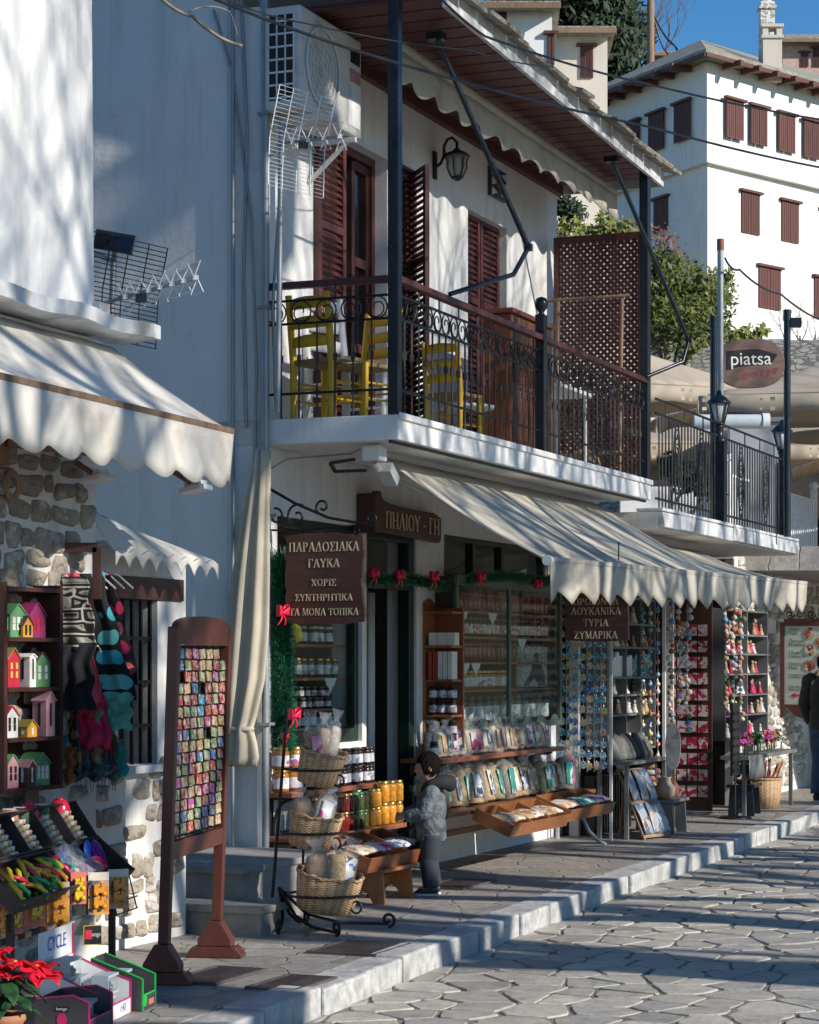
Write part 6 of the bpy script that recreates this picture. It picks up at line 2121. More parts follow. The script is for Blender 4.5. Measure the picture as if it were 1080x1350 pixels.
for i, (s_, n_, z_, r_, h_, tl_) in enumerate(B0):
 M = at(s_, n_, z_ - h_ / 2) @ Matrix.Rotation(R(-8), 4, 'Z') @ Matrix.Rotation(R(tl_), 4, 'X')
 m = MB(M)
 m.lathe([(0, .004), (r_ * .84, 0), (r_ * .9, h_ * .3), (r_ * .97, h_ * .7), (r_ * 1.0, h_), (r_ * .95, h_), (r_ * .9, h_ * .6), (r_ * .8, .015), (0, .014)], (0, 0, 0), 40, 1, .85, caps=False)
 b = m.build('wicker_basket', WICKER, origin=M)
 tag(b, ('top wicker basket of the iron stand, tilted and holding bread bags', 'middle wicker basket of the iron stand with pink labelled bread', 'large bottom wicker basket of the iron stand with rusk bags')[i], 'basket')
 m = MB(M)
 m.tube([(r_ * .985 * math.cos(k * math.pi / 16), r_ * .985 * .85 * math.sin(k * math.pi / 16), h_ + .006 * math.sin(k * 2.0)) for k in range(33)], .011, 6)
 m.build('rim', WICKER, b)
 items = ([('long cellophane bread bag leaning left in the top basket', -.05, .0, -18, .36, .1, RUSK, LPINK), ('brown loaf bag standing in the middle of the top basket', .02, .02, 5, .33, .09, crumb('wholemeal_loaf', (.36, .24, .13), (.46, .33, .2), 12), None), ('pale breadstick bag leaning right in the top basket', .08, -.0, 14, .36, .08, CREAMF, None), ],
    [('clear bag of dark rolls at the left of the middle basket', -.07, .01, -25, .28, .12, RUSK, None), ('pink labelled bread bag in the middle basket', .0, -.02, 28, .3, .12, CREAMF, LPINK), ('green labelled bread bag at the right of the middle basket', .075, .0, 24, .3, .11, CREAMF, LTEAL)],
    [('brown rusk bag at the left of the bottom basket', -.1, .0, -12, .34, .15, RUSK, None), ('golden crumb bag in the middle of the bottom basket', .0, -.04, 3, .33, .12, crumb('golden_crumbs', (.5, .27, .07), (.62, .4, .15), 60), None), ('blue labelled biscuit bag at the right of the bottom basket', .1, -.03, 20, .34, .13, CRACK, LBLUE), ('chocolate brown bag at the back of the bottom basket', .05, .08, 4, .34, .15, crumb('chocolate_rusks', (.14, .06, .03), (.26, .13, .07), 30), None)])[i]
 for lb, x, y, tl2, hh2, ww, fl, la in items:
  bag(lb, M @ Matrix.Translation((x, y, h_ * .55)) @ Matrix.Rotation(R(-tl_ + 4), 4, 'X') @ Matrix.Rotation(R(tl2), 4, 'Y') @ Matrix.Rotation(R(-35), 4, 'Z'), hh2 * .95, ww, .09, fl, la, None, 'bread_bag')
# ---------------------------------------------------------------- drain grates on the pavement
GRATE = mat('rusty_grate', (.12, .1, .1), .6, .4, var=.3)
for lb, (px, py), L1, W1 in (('dark metal drain grate in front of the basket stand', (475, 1252), .55, .42), ('dark metal drain grate beside the postcard rack foot', (285, 1288), .6, .3), ('third drain grate further left near the kerb', (385, 1298), .5, .28), ('striped foot grate on the pavement behind the boy', (605, 1167), .7, .34)):
 s_, n_ = G(px, py)
 t = thing('drain_grate', lb, 'grate', at(s_, n_, .0))
 m = MB(WM[t.name])
 for a in (-L1 / 2, L1 / 2 - .02):
  m.box(a, a + .02, -W1 / 2, W1 / 2, .001, .016)
 for a in (-W1 / 2, W1 / 2 - .02):
  m.box(-L1 / 2 + .021, L1 / 2 - .021, a, a + .02, .001, .016)
 k = int(L1 / .035)
 for i in range(1, k):
  x = -L1 / 2 + L1 * i / k
  m.box(x - .006, x + .006, -W1 / 2 + .021, W1 / 2 - .021, .002, .013)
 m.build('bars', GRATE, t)
 m = MB(WM[t.name]); m.add([(-L1 / 2, -W1 / 2, .0012), (L1 / 2, -W1 / 2, .0012), (L1 / 2, W1 / 2, .0012), (-L1 / 2, W1 / 2, .0012)], [(0, 1, 2, 3)]); m.build('pit_shade', BLACKM, t)  # flat black sheet paints in the darkness below the bars
# ================================================================== BROWN MAGNET RACK
RM = wat(-1.146, 11.92, 0, 80.3)
t = thing('magnet_rack', 'tall brown wooden rack of souvenir magnets with an arched top and two block feet', 'rack', RM)
SHR = Matrix(((1, 0, 0, 0), (0, 1, -.033, 0), (0, 0, 1, 0), (0, 0, 0, 1)))
F = RM @ SHR
HW = .527
for x in (-HW, HW):
 m = MB(F); m.box(x - .028, x + .028, -.028, .028, .2, 1.79); m.build('upright', RACKWOOD, t, bev=.005)
 m = MB(RM)
 m.prism([(-.155, 0), (.155, 0), (.155, .02), (.12, .06), (-.12, .06), (-.155, .02)], (x - .06, 0, .001), (0, 1, 0), (0, 0, 1), (.12, 0, 0))
 m.prism([(-.095, .061), (.095, .061), (.095, .1), (.035, .2), (-.035, .2), (-.095, .1)], (x - .045, 0, 0), (0, 1, 0), (0, 0, 1), (.09, 0, 0))
 m.build('foot', RACKWOOD, t, bev=.006)
m = MB(F); m.box(-HW + .029, HW - .029, -.024, .024, .62, .71); m.build('bottom_rail', RACKWOOD, t, bev=.004)
m = MB(F)
pts = [(-HW, 1.7), (HW, 1.7), (HW, 1.79)] + [(HW * math.cos(a), 1.79 + .06 * math.sin(a) ** .8) for a in [math.pi * k / 16 for k in range(1, 16)]] + [(-HW, 1.79)]
m.prism(pts, (0, -.02, 0), (1, 0, 0), (0, 0, 1), (0, .035, 0))
m.build('arched_top', RACKWOOD, t)
m = MB(F)
for i in range(16):
 z = .735 + i * .0595
 m.box(-HW + .029, HW - .029, -.006, .004, z - .006, z - .001)
for i in range(7):
 x = -HW + .1 + i * .143
 m.box(x, x + .012, .005, .01, .711, 1.699)
m.build('wire_rows', IRON, t)
m = MB(F); m.box(-HW + .029, HW - .029, .02, .024, .711, 1.699); m.build('back_mesh', mat('dark_back_mesh', (.05, .045, .045), .8), t)
MAGS = {}
for nm, pal in (('red', [(.5, .05, .06), (.62, .3, .3), (.6, .55, .5), (.3, .04, .06), (.5, .2, .1)]), ('blue', [(.06, .25, .42), (.5, .55, .6), (.05, .12, .3), (.4, .1, .1), (.1, .4, .5)]), ('green', [(.2, .3, .12), (.55, .52, .45), (.1, .16, .08), (.45, .3, .15), (.3, .4, .25)]), ('tan', [(.55, .4, .2), (.6, .5, .36), (.35, .2, .1), (.5, .3, .14), (.62, .55, .45)]), ('pink', [(.6, .1, .3), (.45, .1, .35), (.6, .5, .5), (.3, .06, .25), (.55, .3, .2)])):
 MAGS[nm] = prints(nm + '_souvenir_print', pal, 38, .3)
protoM = {}
for r in range(16):
 for c_ in range(7):
  if (r, c_) in ((15, 6), (13, 0), (12, 3)) or rnd.random() < .03:
   continue
  k = rnd.choices(list(MAGS), [5, 2, 4, 4, 2])[0]
  x = -HW + .095 + c_ * .141 + rnd.uniform(-.006, .006)
  z = .737 + r * .0595
  M = F @ Matrix.Translation((x, -.012, z)) @ Matrix.Rotation(R(rnd.uniform(-5, 5)), 4, 'Y') @ Matrix.Rotation(R(-6), 4, 'X')
  loc, rot, sc_ = M.decompose()
  M = Matrix.Translation(loc) @ rot.to_matrix().to_4x4()
  if k not in protoM:
   m = MB(M); m.box(-.05, .05, -.006, .0, .0, .05)
   protoM[k] = tag(m.build('magnet', MAGS[k], origin=M), 'small %s souvenir magnet on the tall brown rack' % {'red': 'red patterned', 'blue': 'blue patterned', 'green': 'green patterned', 'tan': 'tan patterned', 'pink': 'pink patterned'}[k], 'magnet', k + ' magnets on the tall brown rack')
  else:
   dup(protoM[k], M)
# ================================================================== HOUSE CABINET AND SCARVES
WINM = mat('painted_dark_window', (.02, .018, .02), .5)
WINY = mat('painted_yellow_window', (.7, .5, .1), .5)
c0, c1, cz0, cz1 = -4.22, -3.72, .985, 1.985
t = thing('wall_cabinet', 'dark wooden wall cabinet with four shelves of little painted houses', 'cabinet', at(-3.97, .5, cz0))
m = MB(); m.box(c0, c1, .503, .515, cz0, cz1); m.build('back_panel', DARKWOOD, t)
for s_ in (c0 - .03, c1):
 m = MB(); m.box(s_, s_ + .03, .503, .66, cz0 - .02, cz1 + .02); m.build('side_panel', DARKWOOD, t)
for z in (cz0, 1.235, 1.485, 1.735, cz1):
 m = MB(); m.box(c0 + .001, c1 - .001, .516, .665, z - .02, z); m.build('shelf_board', DARKWOOD, t)
def toy_house(label, M, w_, d_, h_, rh, wallc, roofc, win, cols, rows):
 t = thing('toy_house', label, 'toy house', M, None)
 m = MB(M)
 m.prism([(-w_ / 2, 0), (w_ / 2, 0), (w_ / 2, h_), (0, h_ + rh), (-w_ / 2, h_)], (0, -d_ / 2, 0), (1, 0, 0), (0, 0, 1), (0, d_, 0))
 m.build('wall', wallc, t)
 m = MB(M)
 for sg in (-1, 1):
  a = Vector((sg * (w_ / 2 + .006), 0, h_ - .004)); b = Vector((0, 0, h_ + rh + .004))
  n_ = Vector((sg * rh, 0, w_ / 2)).normalized() * .006
  vs = []
  for y in (-d_ / 2 - .006, d_ / 2 + .006):
   vs += [a + Vector((0, y, 0)), b + Vector((0, y, 0)), b + Vector((0, y, 0)) + n_, a + Vector((0, y, 0)) + n_]
  m.add(vs, [(0, 1, 2, 3), (7, 6, 5, 4), (0, 4, 5, 1), (1, 5, 6, 2), (2, 6, 7, 3), (3, 7, 4, 0)])
 m.build('roof', roofc, t, fix=True)
 for i in range(cols):
  for j in range(rows):
   x = (-.5 + (i + .5) / cols) * w_ * .85; z = h_ * (.3 + .62 * (j + .5) / rows) if rows > 1 else h_ * .6
   m = MB(M); m.box(x - w_ * .09, x + w_ * .09, -d_ / 2 - .003, -d_ / 2 - .0005, z - .016, z + .016); m.build('window', win, t)
   m = MB(M); m.box(-w_ / 2 - .003, -w_ / 2 - .0005, x * d_ / w_ - d_ * .09, x * d_ / w_ + d_ * .09, z - .016, z + .016); m.build('window', win, t)
def hc(nm, c):
 return mat(nm, c, .55, var=.2, vs=12)
HG, HR, HP, HY, HPI, HW_, HDR, HO = hc('green_house_paint', (.12, .3, .13)), hc('red_house_paint', (.5, .02, .05)), hc('purple_house_paint', (.3, .03, .13)), hc('orange_house_paint', (.6, .3, .04)), hc('pink_house_paint', (.55, .28, .32)), hc('white_house_paint', (.72, .7, .67)), hc('dark_roof_paint', (.07, .04, .04)), hc('olive_roof_paint', (.25, .2, .05))
TH = [(3, -4.08, 'green toy house with white windows on the top cabinet shelf', .15, .1, .11, .05, HG, HG, HW_, 3, 2), (3, -3.9, 'tall purple toy house at the right of the top cabinet shelf', .16, .1, .11, .06, HP, HP, HR, 3, 2), (3, -4.03, 'small orange toy house in front on the top cabinet shelf', .09, .06, .06, .04, HY, HDR, WINM, 2, 2),
  (2, -4.12, 'red toy house at the left of the second cabinet shelf', .11, .1, .14, .05, HR, HO, WINY, 2, 2), (2, -4.0, 'narrow white toy house on the second cabinet shelf', .06, .08, .15, .01, HW_, HW_, WINM, 1, 4), (2, -3.85, 'green and blue toy house at the right of the second cabinet shelf', .15, .1, .12, .05, HG, HDR, HW_, 2, 2),
  (1, -4.13, 'white toy house with red roof on the third cabinet shelf', .11, .09, .11, .04, HW_, HR, WINM, 2, 2), (1, -3.99, 'orange toy house with brown roof on the third cabinet shelf', .09, .06, .05, .03, HY, HO, HW_, 1, 1), (1, -3.83, 'tall pink tower house on the third cabinet shelf', .085, .08, .18, .04, HPI, HPI, WINM, 1, 4),
  (0, -4.12, 'pink gabled toy house on the bottom cabinet shelf', .1, .09, .12, .04, HPI, HG, WINM, 2, 2), (0, -4.0, 'small dark toy house in the middle of the bottom cabinet shelf', .07, .07, .1, .03, HDR, HPI, HW_, 1, 3), (0, -3.85, 'green toy house with pale windows on the bottom cabinet shelf', .14, .1, .11, .05, HG, HG, HW_, 3, 2)]
for i, (lv, s_, lb, *dims) in enumerate(TH):
 z = (cz0, 1.235, 1.485, 1.735)[lv] + .001
 toy_house(lb, at(s_, .585 + (.045 if 'front' in lb or dims[0] < .1 else 0), z, 0), *dims)
t = thing('scarf_stand', 'dark wooden frame with white hangers for the scarves', 'stand', Matrix.Translation(Q(95, 800, 12)))
m = MB(ID)
a, b, c_, d_ = Q(59, 780, 12.0), Q(59, 722, 12.0), Q(128, 722, 12.0), Q(128, 790, 12.0)
m.bar(a, b, .045); m.bar(b, c_ , .045, .05); m.bar(c_, d_, .045)
m.build('frame', DARKWOOD, t)
m = MB(ID); m.tube([Q(62, 762, 12.0), Q(140, 758, 12.5)], .01, 6); m.build('rod', IRON, t)
for i in range(7):
 k = i / 6
 y = 12.0 + .5 * k
 px = 68 + 70 * k
 h = Q(px, 752, y)
 m = MB(ID)
 m.tube([h + Vector((-.16, .03, -.1)), h + Vector((-.08, .01, -.03)), h, h + Vector((.08, -.01, -.03)), h + Vector((.16, -.03, -.1))], .006, 5)
 ring(m, h + Vector((0, 0, .02)), .02, (1, 0, 0), (0, 0, 1), .003, 10)
 m.build('hanger', WHITEM, t)
def dots(name, bg_, cols, scale):
 k = NT(name)
 v = k.coords((1, 0, .8))
 vo = k.n('TexVoronoi', feature='F1'); vo.inputs['Scale'].default_value = scale; vo.inputs['Randomness'].default_value = .25
 k.l(v, vo.inputs['Vector'])
 mk = k.ramp(vo.outputs['Distance'], [(.36, (1, 1, 1)), (.38, (0, 0, 0))])
 sx = k.n('SeparateColor'); k.l(vo.outputs['Color'], sx.inputs[0])
 cc = k.ramp(sx.outputs[0], [(i / len(cols), c) for i, c in enumerate(cols)], 'CONSTANT')
 k.col(k.mix(mk, bg_, cc)); k.b.inputs['Roughness'].default_value = .9
 return k.m
def lattice_print(name, bg_, fg):
 k = NT(name)
 v = k.coords((1, 0, 1))
 vo = k.n('TexVoronoi', feature='DISTANCE_TO_EDGE'); vo.inputs['Scale'].default_value = 16; vo.inputs['Randomness'].default_value = .35
 k.l(v, vo.inputs['Vector'])
 mk = k.ramp(vo.outputs['Distance'], [(.05, (1, 1, 1)), (.09, (0, 0, 0)), (.26, (0, 0, 0)), (.3, (.8, .8, .8)), (.36, (0, 0, 0))])
 k.col(k.mix(mk, bg_, fg)); k.b.inputs['Roughness'].default_value = .9
 return k.m
def scarf(label, path, w0, w1, Y, material, folds=3, seed=1, fringe=False):
 rr_ = random.Random(seed)
 ph = rr_.uniform(0, 6)
 pts = [Q(x, y, Y) for x, y in path]
 w0 *= 1.55; w1 *= 1.55
 def fn(a, b):
  f = b * (len(pts) - 1); i = min(int(f), len(pts) - 2); p = pts[i].lerp(pts[i + 1], f - i)
  w_ = (w0 + (w1 - w0) * b) * Y / 3000
  fo = math.sin(a * math.pi * folds * 1.6 + ph + b * 1.5) * .8 + .3 * math.sin(a * 17 + b * 3 + ph)
  return (p.x + w_ * (a - .5) + .01 * math.sin(b * 14 + ph), p.y + .022 * fo * (.4 + .6 * b) + .02 * math.sin(b * 9 + a * 3), p.z + .012 * fo * b)
 m = MB(ID)
 m.shell(fn, 28, 26, (.002, .012, 0))
 o = tag(m.build('scarf', material), label, 'scarf')
 if fringe:
  m = MB(ID)
  for i in range(18):
   q = Vector(fn(i / 17, 1)); m.tube([q, q + Vector((rr_.uniform(-.01, .01), 0, -.05))], .002, 3)
  m.build('fringe', material, o)
 return o
scarf('black and cream scarf with a geometric lattice print at the left of the scarf stand', [(84, 760), (82, 800), (92, 860)], 40, 52, 11.9, lattice_print('lattice_scarf', (.015, .014, .014), (.6, .56, .48)), 3, 2)
scarf('brown leaf patterned scarf hanging below the lattice scarf', [(76, 800), (78, 900), (80, 1020)], 30, 34, 11.98, prints('brown_leaf_scarf', [(.03, .02, .015), (.16, .07, .03), (.02, .015, .012), (.25, .12, .06), (.04, .025, .02)], 14), 3, 3)
scarf('plain black scarf with a knotted end below the lattice scarf', [(98, 850), (96, 900), (100, 935)], 34, 32, 11.86, mat('black_scarf', (.012, .012, .016), .9), 3, 4)
scarf('narrow coral scarf between the black scarves', [(92, 755), (103, 800), (108, 880), (122, 930)], 16, 22, 12.0, mat('coral_scarf', (.8, .12, .17), .85, var=.25, vs=14), 2, 5, True)
scarf('blue green scarf behind the dotted scarf', [(110, 757), (116, 850), (128, 960)], 16, 24, 12.2, mat('teal_blue_scarf', (.02, .14, .22), .85, var=.3), 2, 6)
scarf('black scarf with large teal dots', [(118, 756), (130, 840), (146, 925)], 22, 44, 12.1, dots('teal_dot_scarf', (.014, .016, .018), [(.06, .45, .47), (.15, .58, .52), (.04, .38, .48)], 11), 2, 7)
scarf('sea green hem cloth at the foot of the teal dotted scarf', [(148, 918), (150, 962)], 34, 30, 12.08, mat('sea_green_scarf', (.16, .5, .4), .85, var=.3), 3, 8)
scarf('black scarf with red and coral dots at the right of the stand', [(133, 757), (146, 820), (160, 905)], 18, 30, 12.4, dots('red_dot_scarf', (.014, .012, .014), [(.6, .03, .1), (.65, .14, .14), (.5, .02, .1)], 12), 2, 9)
scarf('crimson fringed scarf hanging low in the middle of the stand', [(104, 900), (112, 985)], 40, 48, 12.05, mat('crimson_scarf', (.6, .03, .09), .9, var=.4, vs=16), 4, 10, True)
scarf('dark blue and green patterned scarf hanging lowest', [(110, 950), (116, 1028)], 56, 50, 12.12, prints('multi_scarf', [(.03, .05, .08), (.05, .13, .08), (.3, .25, .16), (.04, .08, .14), (.12, .05, .04)], 12), 4, 11, True)
scarf('bright teal scarf tail at the right end', [(148, 975), (150, 1026)], 18, 24, 12.2, mat('bright_teal_scarf', (.02, .42, .4), .85, var=.3), 2, 12)
scarf('cinnamon brown scarf tail at the left foot', [(80, 985), (82, 1032)], 26, 20, 11.95, mat('cinnamon_scarf', (.3, .1, .03), .9, var=.3), 2, 13)
# ================================================================== TOY STAND AT THE CORNER
TF = wat(-1.61, 11.5, 0, 79.5)
DK = mat('dark_brown_tray_board', (.035, .025, .022), .6, var=.3)
def slope_tray(label, x0, x1, yb, zb, yf, zf, comps, wall, material):
 t = thing('display_tray', label, 'tray', TF @ Matrix.Translation(((x0 + x1) / 2, yf, zf)))
 ang = math.degrees(math.atan2(zb - zf, yb - yf))
 L = math.hypot(yb - yf, zb - zf)
 F = TF @ Matrix.Translation((x0, yf, zf)) @ Matrix.Rotation(R(ang), 4, 'X')
 W_ = x1 - x0
 m = MB(F); m.box(0, W_, 0, L, -.012, 0); m.build('base', material, t)
 m = MB(F); m.box(0, W_, -.012, -.001, -.012, wall); m.build('side', material, t)
 m = MB(F); m.box(0, W_, L + .001, L + .012, -.012, wall); m.build('side', material, t)
 for i in range(comps + 1):
  x = (W_ - .012) * i / comps
  m = MB(F); m.box(x, x + .012, 0, L, .001, wall - .002); m.build('divider' if 0 < i < comps else 'side', material, t)
 return t, F, W_, L
tr, F1, W1, L1 = slope_tray('dark upper display tray with rows of little wooden keyrings', -1.62, .0, .115, .875, .0, .70, 5, .05, DK)
KEY = [mat('pale_keyring_wood', (.62, .45, .25), .5), mat('white_keyring', (.72, .68, .6), .5)]
KRED = mat('dark_red_bead', (.25, .02, .03), .35)
kproto = {}
for c_ in range(5):
 for r in range(6):
  for q in range(2):
   x = W1 * (c_ + .5) / 5 - .05 + q * .045 + rnd.uniform(-.008, .008); y = .018 + r * .03
   M = F1 @ Matrix.Translation((x, y, .006))
   kk = (r + q + c_) % 2
   if kk not in kproto:
    m = MB(M); m.lathe([(.012, 0), (.019, .011), (.012, .026), (.015, .034), (.0, .048)], (0, 0, 0), 8, caps=True)
    o = m.build('keyring', KEY[kk], origin=M)
    kproto[kk] = tag(o, ('little tan wooden keyring figure in the dark upper tray', 'little white keyring figure in the dark upper tray')[kk], 'keyring', ('tan keyrings in the upper tray', 'white keyrings in the upper tray')[kk])
    m = MB(M); m.lathe([(0, 0), (.008, .004), (.008, .012), (0, .016)], (.026, .004, 0), 8, caps=False); m.build('bead', KRED, o)
   else:
    dup(kproto[kk], M)
tr, F2, W2, L2 = slope_tray('dark lower display tray of colourful plastic toys', -1.62, .02, .0, .685, -.18, .53, 4, .06, DK)
TOYC = [mat('toy_' + nm, c, .3, var=.1) for nm, c in (('yellow', (.7, .5, .02)), ('red', (.65, .03, .07)), ('blue', (.02, .1, .5)), ('teal', (.02, .35, .3)), ('pink', (.7, .08, .25)), ('white', (.7, .7, .7)), ('orange', (.7, .25, .02)), ('purple', (.15, .02, .3)), ('green', (.02, .3, .08)))]
TN_ = ['yellow', 'red', 'blue', 'teal', 'pink', 'white', 'orange', 'purple', 'green']
bpro = {}
for i in range(34):            # loose building blocks in a clear pack
 k = rnd.choice((1, 2, 3, 5, 3, 2, 4))
 M = F2 @ Matrix.Translation((W2 * .60 + rnd.uniform(-.15, .15), L2 * .5 + rnd.uniform(-.09, .09), .012 + rnd.uniform(0, .05))) @ Matrix.Rotation(rnd.uniform(0, 3), 4, 'Z') @ Matrix.Rotation(rnd.uniform(-.5, .5), 4, 'X')
 if k in bpro:
  dup(bpro[k], M)
 else:
  m = MB(M); m.box(-.02, .02, -.014, .014, 0, .022)
  for x in (-.01, .01):
   m.lathe([(.006, .0225), (.006, .028)], (x, 0, 0), 8)
  bpro[k] = tag(m.build('toy_block', TOYC[k], origin=M), TN_[k] + ' toy building block in the lower display tray', 'toy block', TN_[k] + ' building blocks')
m = MB(F2); m.shell(lambda a, b: (W2 * .60 - .17 + .34 * a, L2 * .5 - .1 + .2 * b, .085 + .012 * math.sin(a * 13 + b * 7)), 10, 8, (0, 0, .002)); tag(m.build('clear_bag', CLEARPACK), 'clear plastic bag over the building blocks', 'bag')
for i, (x, k, lb) in enumerate(((.16, 0, 'yellow'), (.2, 6, 'orange'), (.26, 0, 'yellow'), (.22, 8, 'green'), (.3, 6, 'orange'), (.34, 0, 'yellow'), (.27, 6, 'orange')) + tuple((.02 + .022 * q, (0, 6, 8, 0, 1)[q % 5], ('yellow', 'orange', 'green', 'yellow', 'red')[q % 5]) for q in range(20))):
 M = F2 @ Matrix.Translation((W2 * x * 1.1 + .05, L2 * .45 + rnd.uniform(-.07, .08), .035)) @ Matrix.Rotation(rnd.uniform(0, 3), 4, 'Z')
 m = MB(M); m.tube([(-.07, 0, 0), (-.035, .015, .02), (.0, .02, .028), (.04, .012, .02), (.07, -.01, 0)], [.005, .011, .013, .010, .003], 8)
 m.lathe([(0, 0), (.012, .008), (.012, .02), (0, .028)], (-.05, .0, .0), 8, caps=False)
 o = tag(m.build('toy_lizard', TOYC[k], origin=M), lb + ' rubber toy animal in the lower display tray', 'toy', lb + ' rubber toys')
pth = [Q(25, 1163, 11), Q(38, 1155, 11), Q(50, 1158, 10.95), Q(56, 1172, 10.9), Q(58, 1188, 10.9)]
m = MB(ID); m.tube(pth, [.008, .013, .014, .011, .005], 8); tag(m.build('toy_snake', TOYC[8]), 'long green rubber toy snake hanging over the tray edge', 'toy')
for x, k, lb in ((.72, 1, 'red round toy'), (.76, 4, 'pink round toy'), (.79, 1, 'red round toy')):
 M = F2 @ Matrix.Translation((W2 * x + .05, L2 * .4, .0))
 m = MB(M); m.lathe([(.03, .002), (.042, .015), (.045, .05), (.03, .06), (.028, .03), (0, .028)], (0, 0, 0), 14, caps=False); tag(m.build('toy_cup', TOYC[k], origin=M), lb + ' in the right part of the lower tray', 'toy', lb + 's')
M = F2 @ Matrix.Translation((W2 * .9, L2 * .62, .03)) @ Matrix.Rotation(R(25), 4, 'X')
m = MB(M); m.lathe([(0, .012), (.03, .014), (.07, .012), (.085, .004), (.08, .0), (0, .002)], (0, 0, 0), 24, caps=False); tag(m.build('flying_disc', TOYC[7], origin=M), 'purple flying disc at the right end of the lower tray', 'disc')
M = F2 @ Matrix.Translation((W2 * .84, L2 * .75, .03)) @ Matrix.Rotation(R(40), 4, 'X')
m = MB(M); m.lathe([(0, .01), (.03, .012), (.055, .01), (.065, .003), (.06, 0), (0, .002)], (0, 0, 0), 20, caps=False); tag(m.build('flying_disc', TOYC[2], origin=M), 'blue disc beside the purple flying disc', 'disc')
m = MB(TF)
for x in (-1.5, -.8, -.06):
 m.bar((x, .13, 0), (x, .13, .78), .03)
 m.bar((x, -.13, 0), (x, -.13, .5), .03)
 m.bar((x, -.13, .48), (x, .13, .6), .025)
m.bar((-1.5, .13, .3), (-.06, .13, .3), .025)
tag(m.build('display_stand', DK), 'dark board stand carrying the toy trays', 'stand')
# tins on the ledge behind
t = thing('tin_shelf', 'short dark shelf of red and green tins above the toy trays', 'shelf', TF @ Matrix.Translation((-.6, .2, .9)))
m = MB(TF); m.box(-1.6, .04, .175, .3, .785, .8); m.build('board', DARKWOOD, t)
m = MB(TF); m.box(-.16, .04, .29, .305, .805, .97); m.build('back_panel', BLACKM, t)
for px, kc, nm, lb in ((79, 'r', 'tin', 'right red rounded tin on the shelf above the toy trays'), (38, 'r', 'tin', 'left red rounded tin on the shelf above the toy trays'), (12, 'p', 'tin', 'pinkish tapering tin at the left above the toy trays'), (52, 'g', 'tin', 'green tin between the two red tins'), (26, 'w', 'tin', 'pale green and white tin beside the pinkish tin')):
 p = Q(px, 1062, 11.35 - (79 - px) * .009)
 M = Matrix.Translation((p.x, p.y, .802)) @ Matrix.Scale(.9, 4)
 m = MB(M)
 if kc == 'r':
  m.lathe([(.045, 0), (.056, .01), (.06, .06), (.056, .1), (.035, .135), (.0, .14)], (0, 0, 0), 16, caps=False)
 elif kc == 'p':
  m.lathe([(.062, 0), (.06, .01), (.045, .12), (.04, .125), (0, .126)], (0, 0, 0), 14)
 else:
  m.box(-.05, .05, -.035, .035, 0, .115)
 o = m.build(nm, {'r': mat('red_tin', (.6, .02, .06), .2), 'p': mat('pink_brown_tin', (.4, .18, .14), .3), 'g': mat('green_tin', (.06, .2, .09), .35), 'w': prints('pale_green_tin', [(.3, .45, .3), (.7, .7, .66), (.2, .38, .22)], 14)}[kc], origin=M)
 tag(o, lb, 'tin')
 m = MB(M); m.lathe([(.03, .136), (.012, .15), (0, .152)], (0, 0, 0), 10) if kc == 'r' else m.box(-.03, .03, -.02, .02, .1255, .13)
 m.build('lid', {'r': mat('red_tin_lid', (.5, .02, .05), .2)}.get(kc, WHITELID), o)
# blister packs with toy trucks hanging off the tray front
ORB = prints('orange_truck_card', [(.62, .22, .03), (.7, .35, .08), (.1, .1, .16), (.68, .28, .05), (.35, .33, .4)], 22)
YTR = mat('yellow_toy_truck', (.7, .42, .02), .3)
def blister(label, px0, px1, y0, y1, Y, cardm, truck, group=None):
 Y -= .32
 p = Q((px0 + px1) / 2, (y0 + y1) / 2, Y)
 w_ = (px1 - px0) * Y / 3000; h_ = (y1 - y0) * Y / 3000
 M = Matrix.Translation(p) @ Matrix.Rotation(R(24), 4, 'Z')
 t = thing('toy_pack', label, 'toy pack', M, group)
 m = MB(M); m.box(-w_ / 2, w_ / 2, -.002, .05, -h_ / 2, h_ * .3); m.build('carton', cardm, t)
 m = MB(M); m.box(-w_ / 2, w_ / 2, -.001, .004, h_ * .3 + .001, h_ / 2); m.build('header_card', mat('pale_header', (.6, .55, .45), .5) if truck != 'y' else REDLIKE, t)
 m = MB(M); m.box(-w_ * .42, w_ * .42, -.035, -.003, -h_ * .42, h_ * .25); m.build('clear_window', GLASS, t)
 for z in (-h_ * .3, 0):
  m = MB(M)
  m.ob((-.004, -.016, z + .018), (w_ * .5, .02, .026)); m.ob((w_ * .18, -.016, z + .042), (w_ * .22, .02, .022)); m.ob((-w_ * .14, -.016, z + .04), (w_ * .3, .022, .016), ry=-18)
  for x in (-w_ * .2, w_ * .2):
   m.F = M @ Matrix.Translation((x, -.016, z)) @ Matrix.Rotation(R(90), 4, 'X'); m.lathe([(.012, -.014), (.012, .014)], (0, 0, 0), 10); m.F = M
  m.build('toy_truck', YTR if truck == 'y' else TOYC[6], t)
REDLIKE = mat('coral_header_card', (.6, .14, .1), .5)
BRC = woody('brown_carton', (.3, .18, .06), (.2, .12, .04))
blister('orange truck pack hanging in the middle of the toy tray front', 62, 92, 1163, 1226, 10.8, ORB, 'o')
blister('orange truck pack second from the right on the tray front', 116, 144, 1150, 1206, 11.15, ORB, 'o')
blister('orange truck pack at the right end of the tray front', 142, 170, 1146, 1198, 11.4, ORB, 'o')
blister('orange truck pack cut by the left edge of the tray front', -14, 10, 1185, 1236, 10.3, ORB, 'o')
blister('yellow digger on a coral card at the left of the tray front', 8, 30, 1172, 1232, 10.45, REDLIKE, 'y')
blister('yellow digger on a coral card left of the middle orange pack', 36, 60, 1158, 1222, 10.62, REDLIKE, 'y')
